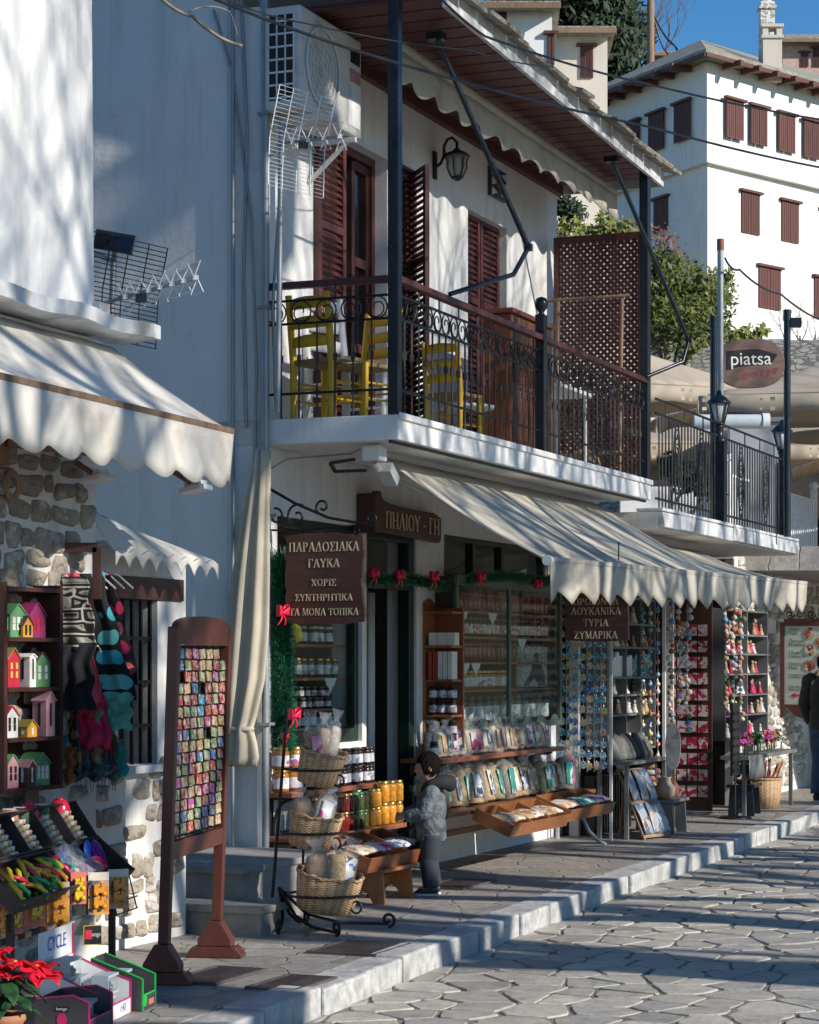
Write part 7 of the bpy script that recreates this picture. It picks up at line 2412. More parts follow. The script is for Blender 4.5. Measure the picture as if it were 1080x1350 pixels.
blister('yellow digger on a coral card right of the middle orange pack', 93, 114, 1150, 1192, 10.98, REDLIKE, 'y')
m = MB(TF)
for z in (.42, .36):
 m.bar((-.3, -.2, z), (.14, -.2, z), .006)
for x in (-.2, .0, .13):
 m.bar((x, -.2, z), (x, -.16, .52), .006)
tag(m.build('wire_basket', IRON), 'small black wire rail behind the right toy packs', 'wire rail')
# cartons on the ground
CARTW = mat('white_display_carton', (.72, .72, .72), .5, var=.06)
PINKE = mat('magenta_carton_edge', (.55, .02, .14), .4)
GREYC = mat('grey_carton_inside', (.32, .3, .29), .7)
GREENE = mat('bright_green_carton_edge', (.02, .42, .07), .4)
BOXF = mat('pale_blue_box_card', (.36, .42, .47), .5, var=.2, rand=True)
DARKC = mat('dark_grey_carton', (.05, .05, .055), .5)
def carton(name, label, M, W_, D_, hb, hf, header, outm, edge, inm):
 t = thing(name, label, 'carton', M)
 m = MB(M); m.box(0, W_, -.004, 0, 0, hb + header); m.build('back_panel', outm, t)
 for x in (0, W_ - .004):
  m = MB(M); m.prism([(-.0045, .004), (-D_, .004), (-D_, hf + .08), (-D_ * .7, hf + .11), (-.0045, hb)], (x, 0, 0), (0, 1, 0), (0, 0, 1), (.004, 0, 0)); m.build('side_panel', outm, t)
  m = MB(M)
  ps = [(x + .002, -D_, .004), (x + .002, -D_, hf + .08), (x + .002, -D_ * .7, hf + .11), (x + .002, -.005, hb + .002)]
  for a, b in zip(ps, ps[1:]):
   m.bar(a, b, .008, .006)
  m.build('coloured_edge', edge, t)
 m = MB(M); m.box(.0045, W_ - .0045, -D_, -D_ + .004, .004, hf); m.build('front_panel', outm, t)
 m = MB(M); m.bar((.01, -D_ + .002, hf + .003), (W_ - .01, -D_ + .002, hf + .003), .007, .006); m.build('coloured_edge', edge, t)
 m = MB(M); m.box(.0045, W_ - .0045, -D_ + .0045, -.0045, .0, .004); m.build('floor', inm, t)
 return t
def car_box(label, M, w_, d_, h_, carm, group):
 t = thing('toy_car_box', label, 'toy box', M, group)
 m = MB(M); m.box(-w_ / 2, w_ / 2, -d_ / 2, d_ / 2, 0, .012); m.box(-w_ / 2, w_ / 2, d_ / 2 - .006, d_ / 2, .0125, h_); m.box(-w_ / 2, -w_ / 2 + .006, -d_ / 2, d_ / 2 - .0065, .0125, h_); m.box(-w_ / 2 + .0065, w_ / 2, -d_ / 2, d_ / 2 - .0065, h_ - .012, h_)
 m.build('frame', BOXF, t)
 m = MB(M); m.box(-w_ / 2 + .0065, w_ / 2 - .002, -d_ / 2 + .002, -d_ / 2 + .004, .0125, h_ - .0125); m.build('clear_window', GLASS, t)
 m = MB(M)
 m.loft([[(-w_ * .36 + w_ * .72 * k, y, z) for k, z in ((0, .02), (1, .02), (1, .035), (.78, .04), (.66, .055), (.3, .055), (.18, .04), (0, .035))] for y in (-d_ * .25, d_ * .25)], False)
 for x in (-w_ * .22, w_ * .22):
  m.F = M @ Matrix.Translation((x, 0, .022)) @ Matrix.Rotation(R(90), 4, 'X'); m.lathe([(.01, -d_ * .27), (.01, d_ * .27)], (0, 0, 0), 10); m.F = M
 m.build('toy_car', carm, t)
CA = wat(-1.64, 10.05, 0, 79.5)
ca = carton('display_carton', 'white display carton with magenta edges and blue lettered header full of toy car boxes', CA, .46, .28, .26, .07, .15, CARTW, PINKE, GREYC)
m = MB(CA)
text(m, 'CYCLE', (.23, -.006, .345), (1, 0, 0), (0, 0, 1), (0, -1, 0), .09, .002, .24)
m.build('lettering', TOYC[2], ca)
m = MB(CA); m.box(.01, .46, -.0075, -.0045, .27, .272); m.box(.44, .46, -.0075, -.0045, .273, .408); m.build('magenta_band', PINKE, ca)
m = MB(CA); text(m, '1/43', (.1, -.2812, .04), (1, 0, 0), (0, 0, 1), (0, -1, 0), .05, .001); text(m, '1:43', (.34, -.2812, .04), (1, 0, 0), (0, 0, 1), (0, -1, 0), .05, .001); m.build('front_lettering', TOYC[2], ca)
CARS = [mat('grey_toy_car', (.12, .15, .18), .25, .4), mat('blue_toy_car', (.05, .12, .25), .2, .3), mat('pink_toy_car', (.6, .05, .2), .25), mat('green_toy_car', (.03, .4, .08), .25)]
for i, (x, y, z, k) in enumerate(((.12, -.08, .004, 0), (.29, -.08, .004, 0), (.12, -.2, .004, 1), (.29, -.2, .004, 0), (.12, -.08, .1, 0), (.29, -.08, .1, 1), (.36, -.19, .1, 0), (.13, -.09, .2, 0))):
 car_box(('grey toy car in a windowed box inside the white display carton', 'blue toy car in a windowed box inside the white display carton')[k], CA @ Matrix.Translation((x, y, z)) @ Matrix.Rotation(R(rnd.uniform(-6, 6)), 4, 'Z'), .15, .08, .09, CARS[k], ('grey boxed toy cars', 'blue boxed toy cars')[k])
CB = wat(-1.60, 9.72, 0, 79.5)
cb = carton('display_carton', 'dark grey display carton with magenta edges in front of the white carton', CB, .32, .24, .17, .08, .0, DARKC, PINKE, GREYC)
m = MB(CB); text(m, '1/43', (-.001, -.12, .035), (0, -1, 0), (0, 0, 1), (-1, 0, 0), .05, .002); m.build('lettering', PAPER, cb)
m = MB(CB); m.prism([(.022 * math.cos(k * .52), .028 * math.sin(k * .52)) for k in range(12)], (-.0005, -.12, .085), (0, -1, 0), (0, 0, 1), (-.003, 0, 0)); m.build('red_emblem', PINKE, cb)
m = MB(CB); m.box(-.003, -.0005, -.15, -.09, .122, .142); m.build('badge', BLACKM, cb)
m = MB(CB); text(m, 'burago', (-.0032, -.12, .132), (0, -1, 0), (0, 0, 1), (-1, 0, 0), .018, .001, .05); m.build('badge_lettering', PAPER, cb)
for i, (x, y, z, k) in enumerate(((.1, -.1, .004, 2), (.22, -.1, .004, 3), (.1, -.17, .05, 2), (.22, -.16, .06, 2))):
 car_box(('pink toy car in a windowed box inside the dark carton', 'green toy car in a windowed box inside the dark carton')[k - 2], CB @ Matrix.Translation((x, y, z)) @ Matrix.Rotation(R(rnd.uniform(-9, 9)), 4, 'Z'), .12, .07, .08, CARS[k], ('pink boxed toy cars', 'green boxed toy cars')[k - 2])
CC = wat(-1.475, 10.52, 0, 79.5)
cc = carton('display_carton', 'black display carton with bright green edges beside the white carton', CC, .2, .25, .24, .07, .0, DARKC, GREENE, DARKC)
for i, (x, z, k) in enumerate(((.06, .004, 1), (.14, .004, 3), (.1, .1, 1))):
 car_box(('blue toy car box inside the green edged carton', 'green toy car box inside the green edged carton')[0 if k == 1 else 1], CC @ Matrix.Translation((x, -.12, z)), .09, .07, .08, CARS[k], ('blue cars in the green edged carton', 'green cars in the green edged carton')[0 if k == 1 else 1])
m = MB(CC); m.prism([(.03 * math.cos(k * .52), .03 * math.sin(k * .52)) for k in range(12)], (.03, -.2505, .05), (1, 0, 0), (0, 0, 1), (0, -.003, 0)); m.build('green_disc', GREENE, cc)
m = MB(CC); m.box(.09, .17, -.2535, -.2505, .02, .045); m.build('badge', REDLIKE, cc)
t = thing('carton_header', 'small black header sign with red badge and yellow border', 'sign', wat(*Q(122, 1232, 10.9), 79.5 - 60))
F = WM[t.name]
m = MB(F); m.box(-.045, .045, -.002, .004, -.05, .045); m.build('panel', BLACKM, t)
m = MB(F)
for a, b in (((-.043, -.048), (.043, -.048)), ((-.043, .043), (.043, .043)), ((-.043, -.048), (-.043, .043)), ((.043, -.048), (.043, .043))):
 m.bar((a[0], -.004, a[1]), (b[0], -.004, b[1]), .004, .003)
m.build('yellow_border', TOYC[0], t)
m = MB(F); m.box(-.036, -.004, -.006, -.0025, -.022, .022); m.build('red_badge', TOYC[1], t)
m = MB(F); text(m, 'burago', (.012, -.0035, 0), (1, 0, 0), (0, 0, 1), (0, -1, 0), .03, .001, .05); m.build('lettering', PAPER, t)
# poinsettia
pc = Q(4, 1325, 9.35)
t = thing('poinsettia', 'red poinsettia in a terracotta pot at the near corner', 'plant', Matrix.Translation((pc.x, pc.y, 0)))
m = MB(ID); m.lathe([(.06, 0), (.085, .13), (.095, .14), (.095, .165), (.082, .165), (.075, .13), (0, .12)], (pc.x, pc.y, 0), 20); m.build('pot', TERRA, t)
REDL = mat('red_bracts', (.62, .008, .03), .5, var=.3, vs=8, trans=.15)
DGL = mat('poinsettia_leaves', (.02, .07, .025), .5, var=.4, vs=8, trans=.1)
rr = random.Random(6)
def leaf(m, p, d, L, w_, droop):
 d = Vector(d).normalized(); sd_ = d.cross(UP).normalized()
 def fn(a, b):
  k = math.sin(math.pi * min(1, a * .96 + .02)) ** .7
  return p + d * (L * a) + sd_ * (w_ * (b - .5) * k) + UP * (-droop * a * a * L - .12 * w_ * abs(b - .5) * 2 * -1 + .01 * math.sin(a * 9))
 m.shell(fn, 8, 4, (0, 0, .0015))
for cx, cy, cz, r_ in ((pc.x + .05, pc.y, .36, .13), (pc.x - .05, pc.y + .03, .40, .12), (pc.x + .12, pc.y + .1, .33, .12), (pc.x - .02, pc.y - .07, .33, .11)):
 for i in range(9):
  a = i * 2.4 + rr.uniform(-.3, .3); el = rr.uniform(-.15, .5)
  m = MB(ID); leaf(m, Vector((cx, cy, cz)), (math.cos(a), math.sin(a), el), r_ * rr.uniform(.75, 1.1), .075, .4); m.build('bract', REDL, t)
 m = MB(ID); m.lathe([(0, -.005), (.012, 0), (.012, .01), (0, .015)], (cx, cy, cz + .01), 8, caps=False); m.build('flower_centre', TOYC[0], t)
for i in range(14):
 a = i * 2.4; z = .2 + .008 * i
 m = MB(ID); leaf(m, Vector((pc.x + .02 * math.cos(a), pc.y + .02 * math.sin(a), z)), (math.cos(a), math.sin(a), .25), rr.uniform(.12, .17), .08, .7); m.build('leaf', DGL, t)
m = MB(ID)
for i in range(4):
 a = i * 1.6
 m.tube([(pc.x, pc.y, .12), (pc.x + .04 * math.cos(a), pc.y + .04 * math.sin(a), .36)], .006, 5)
m.build('stems', DGL, t)
m = MB(ID); p = Q(-2, 1150, 10.3); m.ob(p, (.16, .1, .012), rx=35); o = tag(m.build('framed_board', BLACKM), 'dark framed board cut by the left edge above the toy packs', 'frame')
# ================================================================== GIFT SHOP GOODS
# hanging souvenirs on a net panel across the shopfront
t = thing('net_panel', 'metal display panel hung with small blue souvenirs left of the gift shelves', 'panel', at(6.0, .36, .6))
m = MB()
for i in range(8):
 n_ = .12 + i * .066
 m.bar((6.02, n_, .62), (6.02, n_, 2.3), .005)
for i in range(17):
 z = .66 + i * .1
 m.bar((6.015, .1, z), (6.015, .61, z), .005)
for n_ in (.1, .61):
 m.bar((6.02, n_, .0), (6.02, n_, 2.35), .025)
m.build('grid', GREYM, t)
SOUV = {'blue': prints('blue_souvenir', [(.04, .2, .6), (.1, .4, .7), (.7, .72, .75), (.05, .22, .45), (.15, .5, .6), (.6, .5, .3)], 45, .25), 'red': prints('red_souvenir', [(.5, .06, .04), (.6, .25, .1), (.6, .55, .5), (.35, .03, .05)], 45, .25), 'pale': prints('pale_souvenir', [(.75, .7, .6), (.25, .42, .5), (.78, .74, .7), (.6, .3, .15), (.7, .5, .1)], 45, .25)}
sp = {}
for r in range(16):
 for c_ in range(7):
  k = 'red' if (r > 11 and rnd.random() < .6) else ('pale' if rnd.random() < .34 else 'blue')
  M = at(6.0 - .006 * rnd.random(), .15 + c_ * .066 + rnd.uniform(-.008, .008), .69 + r * .1 + rnd.uniform(-.012, .012)) @ Matrix.Rotation(R(rnd.uniform(-12, 12)), 4, 'X')
  if k in sp:
   dup(sp[k], M)
  else:
   m = MB(M)
   m.prism([(.03 * math.cos(a), .036 * math.sin(a) - .01) for a in [q * math.pi / 6 for q in range(12)]], (-.004, 0, 0), (0, 1, 0), (0, 0, 1), (-.012, 0, 0))
   m.tube([(-.008, 0, .026), (.0, 0, .05)], .003, 4)
   sp[k] = tag(m.build('hanging_souvenir', SOUV[k], origin=M), {'blue': 'small blue souvenir hanging on the metal display panel', 'red': 'small red souvenir hanging on the metal display panel', 'pale': 'small pale souvenir hanging on the metal display panel'}[k], 'souvenir', k + ' souvenirs on the metal panel')
# second strip of souvenirs next to the shelves
sp2 = {}
for r in range(15):
 for c_ in range(3):
  k = ('blue', 'pale', 'red')[rnd.choices((0, 1, 2), (4, 4, 3))[0]]
  M = at(7.7, .42 + c_ * .075, .72 + r * .1 + rnd.uniform(-.02, .02)) @ Matrix.Rotation(R(rnd.uniform(-12, 12)), 4, 'X')
  if k in sp2:
   dup(sp2[k], M)
  else:
   m = MB(M)
   m.lathe([(0, -.03), (.022, -.02), (.028, 0), (.012, .02), (.006, .05)], (0, 0, 0), 8)
   sp2[k] = tag(m.build('hanging_trinket', SOUV[k], origin=M), k + ' trinket hanging in the strip beside the gift shelves', 'trinket', k + ' trinkets beside the gift shelves')
t = thing('strip_rail', 'thin white metal upright with hooks beside the gift shelves', 'rail', at(7.7, .6, 0))
m = MB(); m.bar((7.72, .63, .0), (7.72, .63, 2.4), .03); m.bar((7.72, .36, 2.25), (7.72, .63, 2.25), .015); m.build('upright', WHITEM, t)
m = MB()
for c_ in range(3):
 m.tube([(7.71, .42 + c_ * .075, .7), (7.71, .42 + c_ * .075, 2.25)], .003, 4)
m.build('strings', GREYIRON, t)
def shelf_unit(label, s0, s1, nb, nf, zs, material, cols=1, name='display_shelves'):
 t = thing(name, label, 'shelves', at((s0 + s1) / 2, (nb + nf) / 2, zs[0]))
 m = MB(); m.box(s0, s1, nb - .02, nb - .001, zs[0] - .02, zs[-1] + .02); m.build('back_panel', DARKIN, t)
 for i in range(cols + 1):
  s_ = s0 + (s1 - s0) * i / cols
  m = MB(); m.box(s_ - .012, s_ + .012, nb, nf, zs[0] - .02, zs[-1]); m.build('divider' if 0 < i < cols else 'side_panel', material, t)
 for z in zs:
  for i in range(cols):
   a, b = s0 + (s1 - s0) * i / cols + .013, s0 + (s1 - s0) * (i + 1) / cols - .013
   m = MB(); m.box(a, b, nb, nf + .004, z - .018, z); m.build('board', material, t)
 return t
SHG = mat('grey_shelf_paint', (.16, .17, .17), .5, var=.15)
shelf_unit('tall grey shelf unit of teal boxes and ornaments inside the gift shop', 6.85, 8.35, .1, .36, (.78, 1.12, 1.31, 1.48, 1.77, 2.0, 2.25), SHG, 3)
shelf_unit('tall grey shelf unit of dolls and white ornaments near the shop end', 9.95, 11.9, .42, .68, (.8, 1.05, 1.27, 1.5, 1.72, 1.93, 2.2), SHG, 2)
TEALB = prints('teal_box_print', [(.03, .2, .2), (.06, .3, .3), (.5, .55, .53), (.02, .13, .14), (.1, .36, .36)], 20)
for i in range(16):
 s_ = 6.92 + i * .089
 h = rnd.uniform(.16, .24)
 m = MB(ID); m.box(-.04, .04, -.06, .06, 0, h)
 k = i > 8
 tag(m.build('gift_box', TEALB if k else PAPER, origin=at(s_, .26, 1.482)), ('teal gift box in a row on the grey shelf unit', 'white gift box in a row on the grey shelf unit')[0 if k else 1], 'box', ('teal boxes on the grey shelves', 'white boxes on the grey shelves')[0 if k else 1])
def figurine(label, group, matb, mats2, h):
 m = MB(ID)
 m.lathe([(.3 * h, 0), (.32 * h, .05 * h), (.2 * h, .35 * h), (.15 * h, .55 * h), (.18 * h, .62 * h), (.07 * h, .7 * h)], (0, 0, 0), 10)
 o = tag(m.build('figurine', matb, origin=ID), label, 'figurine', group)
 m = MB(ID); m.lathe([(0, .68 * h), (.11 * h, .73 * h), (.13 * h, .83 * h), (.09 * h, .94 * h), (0, h)], (0, 0, 0), 10, caps=False); m.build('head', mats2, o)
 return o
SKINT = mat('painted_skin', (.6, .4, .3), .5)
FG = [figurine(*a) for a in (('white ornament figure on the tall grey shelves of the gift shop', 'white figures in the gift shop', hc('white_figure', (.65, .62, .58)), hc('cream_head', (.62, .5, .4)), .16), ('red doll on the tall grey shelves of the gift shop', 'red dolls in the gift shop', hc('red_doll', (.55, .02, .1)), SKINT, .17), ('dark bronze ornament on the tall grey shelves of the gift shop', 'dark ornaments in the gift shop', mat('dark_bronze', (.1, .08, .06), .35, .6), mat('bronze_head', (.16, .11, .07), .35, .6), .14), ('tan wooden ornament on the tall grey shelves of the gift shop', 'tan ornaments in the gift shop', hc('tan_figure', (.45, .28, .14)), hc('tan_head', (.5, .34, .2)), .15))]
used = [False] * 4
def put_fig(k, M, sc_=1):
 if not used[k]:
  used[k] = True
  FG[k].matrix_basis = M @ Matrix.Scale(sc_, 4)
 else:
  dup(FG[k], M, None, None, sc_)
for z in (.782, 1.122, 1.312, 1.772, 2.002):
 for i in range(11):
  put_fig(rnd.choices((0, 2, 3), (4, 3, 2))[0], at(6.93 + i * .13, .27 + rnd.uniform(-.04, .05), z, rnd.uniform(-40, 40)), rnd.uniform(.6, 1.05))
for z in (.802, 1.052, 1.272, 1.502, 1.722, 1.932):
 for i in range(11):
  put_fig(rnd.choices((0, 1, 3), (4, 4, 2))[0], at(10.05 + i * .172, .58 + rnd.uniform(-.04, .05), z, rnd.uniform(-40, 40)), rnd.uniform(.75, 1.15))
# strings of shells and bells
def string_of(label, s, n, z0, z1, seed, pal):
 rr_ = random.Random(seed)
 t = thing('shell_string', label, 'hanging string', at(s, n, z1))
 m = MB(); m.tube([(s, n, z0), (s, n, z1)], .003, 4); m.build('cord', WHITEM, t)
 z = z0
 while z < z1 - .05:
  r = rr_.uniform(.02, .04)
  m = MB(); m.lathe([(0, 0), (r, r * .5), (r * .8, r * 1.3), (0, r * 1.8)], (s + rr_.uniform(-.02, .02), n + rr_.uniform(-.025, .025), z), 7, caps=False)
  m.build('shell', rr_.choice(pal), t)
  z += r * 1.9
PALS = [SOUV['pale'], SOUV['blue'], SOUV['pale'], GREYM, WHITEM, hc('olive_bead', (.2, .22, .1)), hc('coral_bead', (.55, .2, .12))]
for i, (s, n, z0, lb) in enumerate(((8.6, .45, .95, 'string of shells and beads left of the card door, nearest the shelves'), (8.65, .53, 1.05, 'string of pale shells left of the card door, middle one'), (8.7, .6, .9, 'string of shells left of the card door, at the outside'), (9.7, .75, 1.1, 'string of beads right of the card door, nearest it'), (9.72, .83, .85, 'string of pale shells right of the card door, outer one'), (9.74, .9, 1.0, 'string of shells hanging before the doll shelves'))):
 string_of(lb, s, n, z0, 2.3, 60 + i, PALS)
t = thing('card_door', 'open dark shop door hung with rows of pink and white cards', 'door', at(9.62, .3, .05))
m = MB(); m.box(9.60, 9.63, .12, .62, .05, 2.3); m.build('door_leaf', DARKWOOD, t)
cdm = prints('pink_white_card', [(.6, .5, .5), (.5, .03, .08), (.65, .6, .6), (.55, .45, .46), (.4, .02, .06)], 18)
cp = None
for r in range(11):
 for c_ in range(4):
  M = at(9.592, .18 + c_ * .115, .2 + r * .17) @ Matrix.Rotation(R(rnd.uniform(-3, 3)), 4, 'X')
  if cp:
   dup(cp, M)
  else:
   m = MB(M); m.box(-.004, 0, -.05, .05, 0, .12); cp = tag(m.build('gift_card', cdm, origin=M), 'pink and white card hanging on the dark shop door', 'card', 'cards on the dark shop door')
# sunglasses stand
t = thing('sunglasses_stand', 'narrow black stand of sunglasses in front of the card door', 'stand', at(9.3, .95, 0))
m = MB(); m.box(9.15, 9.45, .93, .96, .45, 1.2); m.box(9.28, 9.32, .94, .95, .03, .449); m.lathe([(.18, 0), (.17, .02), (.03, .03)], (9.3, .945, 0), 12); m.build('panel', BLACKM, t)
gp = None
for r in range(8):
 for c_ in range(2):
  M = at(9.148 - .012, .945, .5 + r * .085) if False else at(9.22 + c_ * .15, .965, .5 + r * .085)
  if gp:
   dup(gp, M)
  else:
   m = MB(M)
   for sg in (-1, 1):
    m.prism([(sg * .03 + .024 * math.cos(a), .018 * math.sin(a)) for a in [q * math.pi / 5 for q in range(10)]], (0, -.003, 0), (1, 0, 0), (0, 0, 1), (0, -.005, 0))
   m.bar((-.01, -.005, .004), (.01, -.005, .004), .004)
   gp = tag(m.build('sunglasses', BLACKM, origin=M), 'dark sunglasses on the narrow black stand', 'sunglasses', 'sunglasses on the black stand')
   m = MB(M); m.bar((-.055, 0, .004), (-.055, .03, 0), .004); m.bar((.055, 0, .004), (.055, .03, 0), .004); m.build('temple', BLACKM, gp)
# scarf strip at the shop end
s_, n_, z_ = P(1004, 815, .45)
m = MB(); m.shell(lambda a, b: (11.35 + .02 * math.sin(b * 20), .36 + .14 * a, 2.2 - 1.3 * b + .01 * math.sin(a * 9)), 6, 30, (.006, 0, 0)); tag(m.build('hanging_scarf', prints('striped_souvenir_scarf', [(.5, .04, .2), (.25, .12, .1), (.03, .2, .3), (.55, .05, .12), (.3, .16, .12), (.04, .25, .12)], 8)), 'colourful patterned scarf hanging at the far shop end post', 'scarf')
# sloping poster rack and the table of grey bags
a = G(845, 1112);
t = thing('poster_rack', 'leaning rack of blue grey posters on the pavement before the gift shop', 'rack', at(6.35, .95, 0))
F = WM[t.name] @ Matrix.Rotation(R(-16), 4, 'Z') @ Matrix.Rotation(R(-24), 4, 'X')
m = MB(F)
m.box(-.2, .25, .0, .02, .02, .7); m.bar((-.2, .01, 0), (-.2, .01, .72), .02); m.bar((.25, .01, 0), (.25, .01, .72), .02); m.build('frame', OLDWOOD, t)
m = MB(WM[t.name]); m.bar((0, .36, 0), (0, .3, .6), .02); m.build('prop', OLDWOOD, t)
POST = prints('blue_grey_poster', [(.12, .17, .24), (.3, .34, .4), (.45, .44, .45), (.2, .24, .3), (.5, .36, .28), (.1, .12, .16)], 11)
for r in range(2):
 for c_ in range(3):
  M = F @ Matrix.Translation((-.12 + c_ * .15, -.006, .05 + r * .33)) @ Matrix.Rotation(R(rnd.uniform(-4, 4)), 4, 'Y')
  m = MB(M); m.shell(lambda a, b: (-.07 + .14 * a, -.012 - .012 * math.sin(math.pi * b) - .006 * math.sin(a * 9 + r), .3 * b), 6, 8, (0, .003, 0)); tag(m.build('poster', POST, origin=M), ('blue grey rolled poster in the lower row of the leaning rack', 'blue grey rolled poster in the upper row of the leaning rack')[r], 'poster', ('lower row of posters', 'upper row of posters')[r])
t = thing('display_table', 'low dark table with grey cloth bags before the gift shelves', 'table', at(6.8, .58, 0))
m = MB(); m.box(6.1, 7.45, .42, .76, .68, .71); m.build('table_top', SHG, t)
for s_ in (6.15, 7.4):
 for n_ in (.46, .72):
  m = MB(); m.bar((s_, n_, 0), (s_, n_, .68), .035); m.build('leg', SHG, t)
BAGM = [mat('grey_bag_cloth', (.2, .19, .18), .9, var=.3, vs=18, bump=.4, bs=60), mat('beige_bag_cloth', (.4, .34, .27), .9, var=.2, vs=18, bump=.4, bs=60), mat('dark_bag_cloth', (.05, .05, .055), .8, var=.3)]
for i in range(6):
 M = at(6.25 + i * .2, .6, .712, rnd.uniform(-15, 15)) @ Matrix.Rotation(R(-20), 4, 'X')
 k = (0, 0, 1, 2, 2, 0)[i]
 m = MB(M); m.loft([[(.1 * x * math.copysign(abs(math.cos(a)) ** .6, math.cos(a)), .05 * y * math.sin(a), z) for a in [q * math.pi / 9 for q in range(18)]] for z, x, y in ((0, .9, .9), (.03, 1, 1.1), (.14, .95, 1), (.22, .8, .5), (.25, .5, .2))])
 tag(m.build('cloth_bag', BAGM[k], origin=M), ('grey cloth bag standing on the low dark table', 'beige cloth bag standing on the low dark table', 'black cloth bag standing on the low dark table')[k], 'bag', ('grey bags', 'beige bags', 'black bags')[k] + ' on the low dark table')
t = thing('ribbed_crate', 'black ribbed crate on the pavement under the gift shelves', 'crate', at(6.9, .25, 0))
m = MB(); m.box(6.45, 7.6, .02, .32, .001, .56); m.build('body', BLACKM, t)
m = MB()
for i in range(15):
 m.box(6.47 + i * .078, 6.50 + i * .078, .321, .335, .02, .54)
m.build('ribs', BLUEBLACK, t)
# small benches
def bench(label, M, w_, d_, h_, material):
 t = thing('low_bench', label, 'bench', M)
 m = MB(M); m.box(-w_ / 2, w_ / 2, -d_ / 2, d_ / 2, h_ - .03, h_); m.build('seat', material, t, bev=.004)
 for sx in (-1, 1):
  m = MB(M); m.prism([(-d_ / 2 + .01, 0), (-d_ * .12, 0), (0, h_ * .3), (d_ * .12, 0), (d_ / 2 - .01, 0), (d_ / 2 - .03, h_ - .031), (-d_ / 2 + .03, h_ - .031)], (sx * (w_ / 2 - .05) - .012, 0, 0), (0, 1, 0), (0, 0, 1), (.024, 0, 0)); m.build('leg', material, t)
 m = MB(M); m.box(-w_ / 2 + .065, w_ / 2 - .065, -.012, .012, h_ * .6, h_ - .032); m.build('rail', material, t)
 return t
s1, n1 = G(888, 1100)
bench('low dark bench with little jugs beside the poster rack', at(s1 + .15, n1 - .1, 0, 0), .55, .28, .33, SHG)
s2, n2 = G(988, 1076)
bench('low black stool with a plant and bowls in front of the doll shelves', at(s2 + .2, n2 - .1, 0, 5), .55, .3, .33, BLUEBLACK)
for i, (dx, dz, lb, c) in enumerate(((-.18, 0, 'brown clay jug at the left on the low dark bench', (.35, .2, .12)), (-.02, 0, 'pale clay jug in the middle of the low dark bench', (.55, .45, .36)), (.15, 0, 'reddish clay jug at the right on the low dark bench', (.4, .16, .1)))):
 M = at(s1 + .15 + dx, n1 - .1, .332)
 m = MB(M); m.lathe([(.04, 0), (.07, .03), (.075, .1), (.04, .15), (.035, .18), (.045, .2), (.035, .2), (.025, .16), (0, .15)], (0, 0, 0), 14); o = tag(m.build('clay_jug', hc('jug_glaze', c), origin=M), lb, 'jug')
 m = MB(M); m.tube([(.035, 0, .18), (.085, 0, .17), (.1, 0, .12), (.072, 0, .07)], .009, 6); m.build('handle', hc('jug_handle', c), o)
sr, rrg = 0, random.Random(3)
for i in range(7):
 M = at(s1 + .5 + .02 * i, n1 - .45, .34 + .055 * (i // 2)) @ Matrix.Rotation(R(90), 4, 'Y')
 M = at(s1 + .25 + .12 * (i % 2), n1 - .32, .45 + .06 * (i // 2))
 m = MB(M); m.loft([[(.06 * math.cos(a) * k, x, .035 * math.sin(a) * k) for a in [q * math.pi / 6 for q in range(12)]] for x, k in ((-.09, .2), (-.075, .9), (0, 1), (.075, .9), (.09, .2))]); tag(m.build('rolled_cloth', [hc('tan_roll', (.45, .3, .18)), hc('white_roll', (.62, .58, .52)), hc('pink_roll', (.5, .2, .18))][i % 3], origin=M), ('tan rolled cloth stacked behind the clay jugs', 'white rolled cloth stacked behind the clay jugs', 'pink rolled cloth stacked behind the clay jugs')[i % 3], 'cloth roll', ('tan rolls', 'white rolls', 'pink rolls')[i % 3] + ' behind the jugs')
so, no_ = 7.15, .88
t = thing('oval_board', 'pale oval decorated board leaning by the card door', 'board', at(so, no_, .5))
m = MB(); m.prism([(.075 * math.copysign(abs(math.cos(a)) ** .8, math.cos(a)), .22 + .22 * math.sin(a)) for a in [q * math.pi / 12 for q in range(24)]], (so, no_, .6), NX, UP, (-.015, 0, 0)); m.build('panel', prints('pale_board_print', [(.45, .45, .46), (.35, .33, .36), (.5, .48, .46), (.4, .42, .45)], 12), t)
m = MB(); m.bar((so + .02, no_, .0), (so + .02, no_, .9), .02); m.build('stake', OLDWOOD, t)
# flower table and basket
t = thing('flower_table', 'grey table of artificial flowers and wooden spoons at the shop end', 'table', at(10.6, .9, 0))
m = MB(); m.box(9.5, 11.8, .74, 1.04, .6, .64); m.build('table_top', SHG, t)
m = MB(); m.shell(lambda a, b: (9.5 + .7 * a, 1.043 + .01 * math.sin(a * 25), .6 - .2 * b), 24, 2, (0, .004, 0)); m.build('cloth', SHG, t)
for s_ in (9.55, 11.75):
 m = MB(); m.bar((s_, .98, 0), (s_, .98, .6), .04); m.build('leg', SHG, t)
FLC = [(.6, .05, .25), (.45, .05, .3), (.7, .5, .05), (.6, .1, .05), (.05, .25, .08), (.25, .35, .08), (.65, .6, .55)]
for i in range(14):
 k = i % 7
 M = at(9.6 + i * .155, .89 + rnd.uniform(-.05, .05), .641)
 t2 = thing('artificial_flower', 'artificial %s flower bunch on the grey table' % ('pink', 'purple', 'yellow', 'red', 'dark green', 'light green', 'white')[k], 'flower', M, ('pink', 'purple', 'yellow', 'red', 'dark green', 'light green', 'white')[k] + ' flower bunches')
 m = MB(M); leaf_cloud(m, [((rnd.uniform(-.03, .03), 0, .16), .075)], 45, .035, random.Random(i)); m.build('petals', mat('petals', FLC[k], .6, var=.3), t2)
 m = MB(M); m.tube([(0, 0, 0), (0, 0, .16)], .008, 5); m.build('stem', DGL, t2)
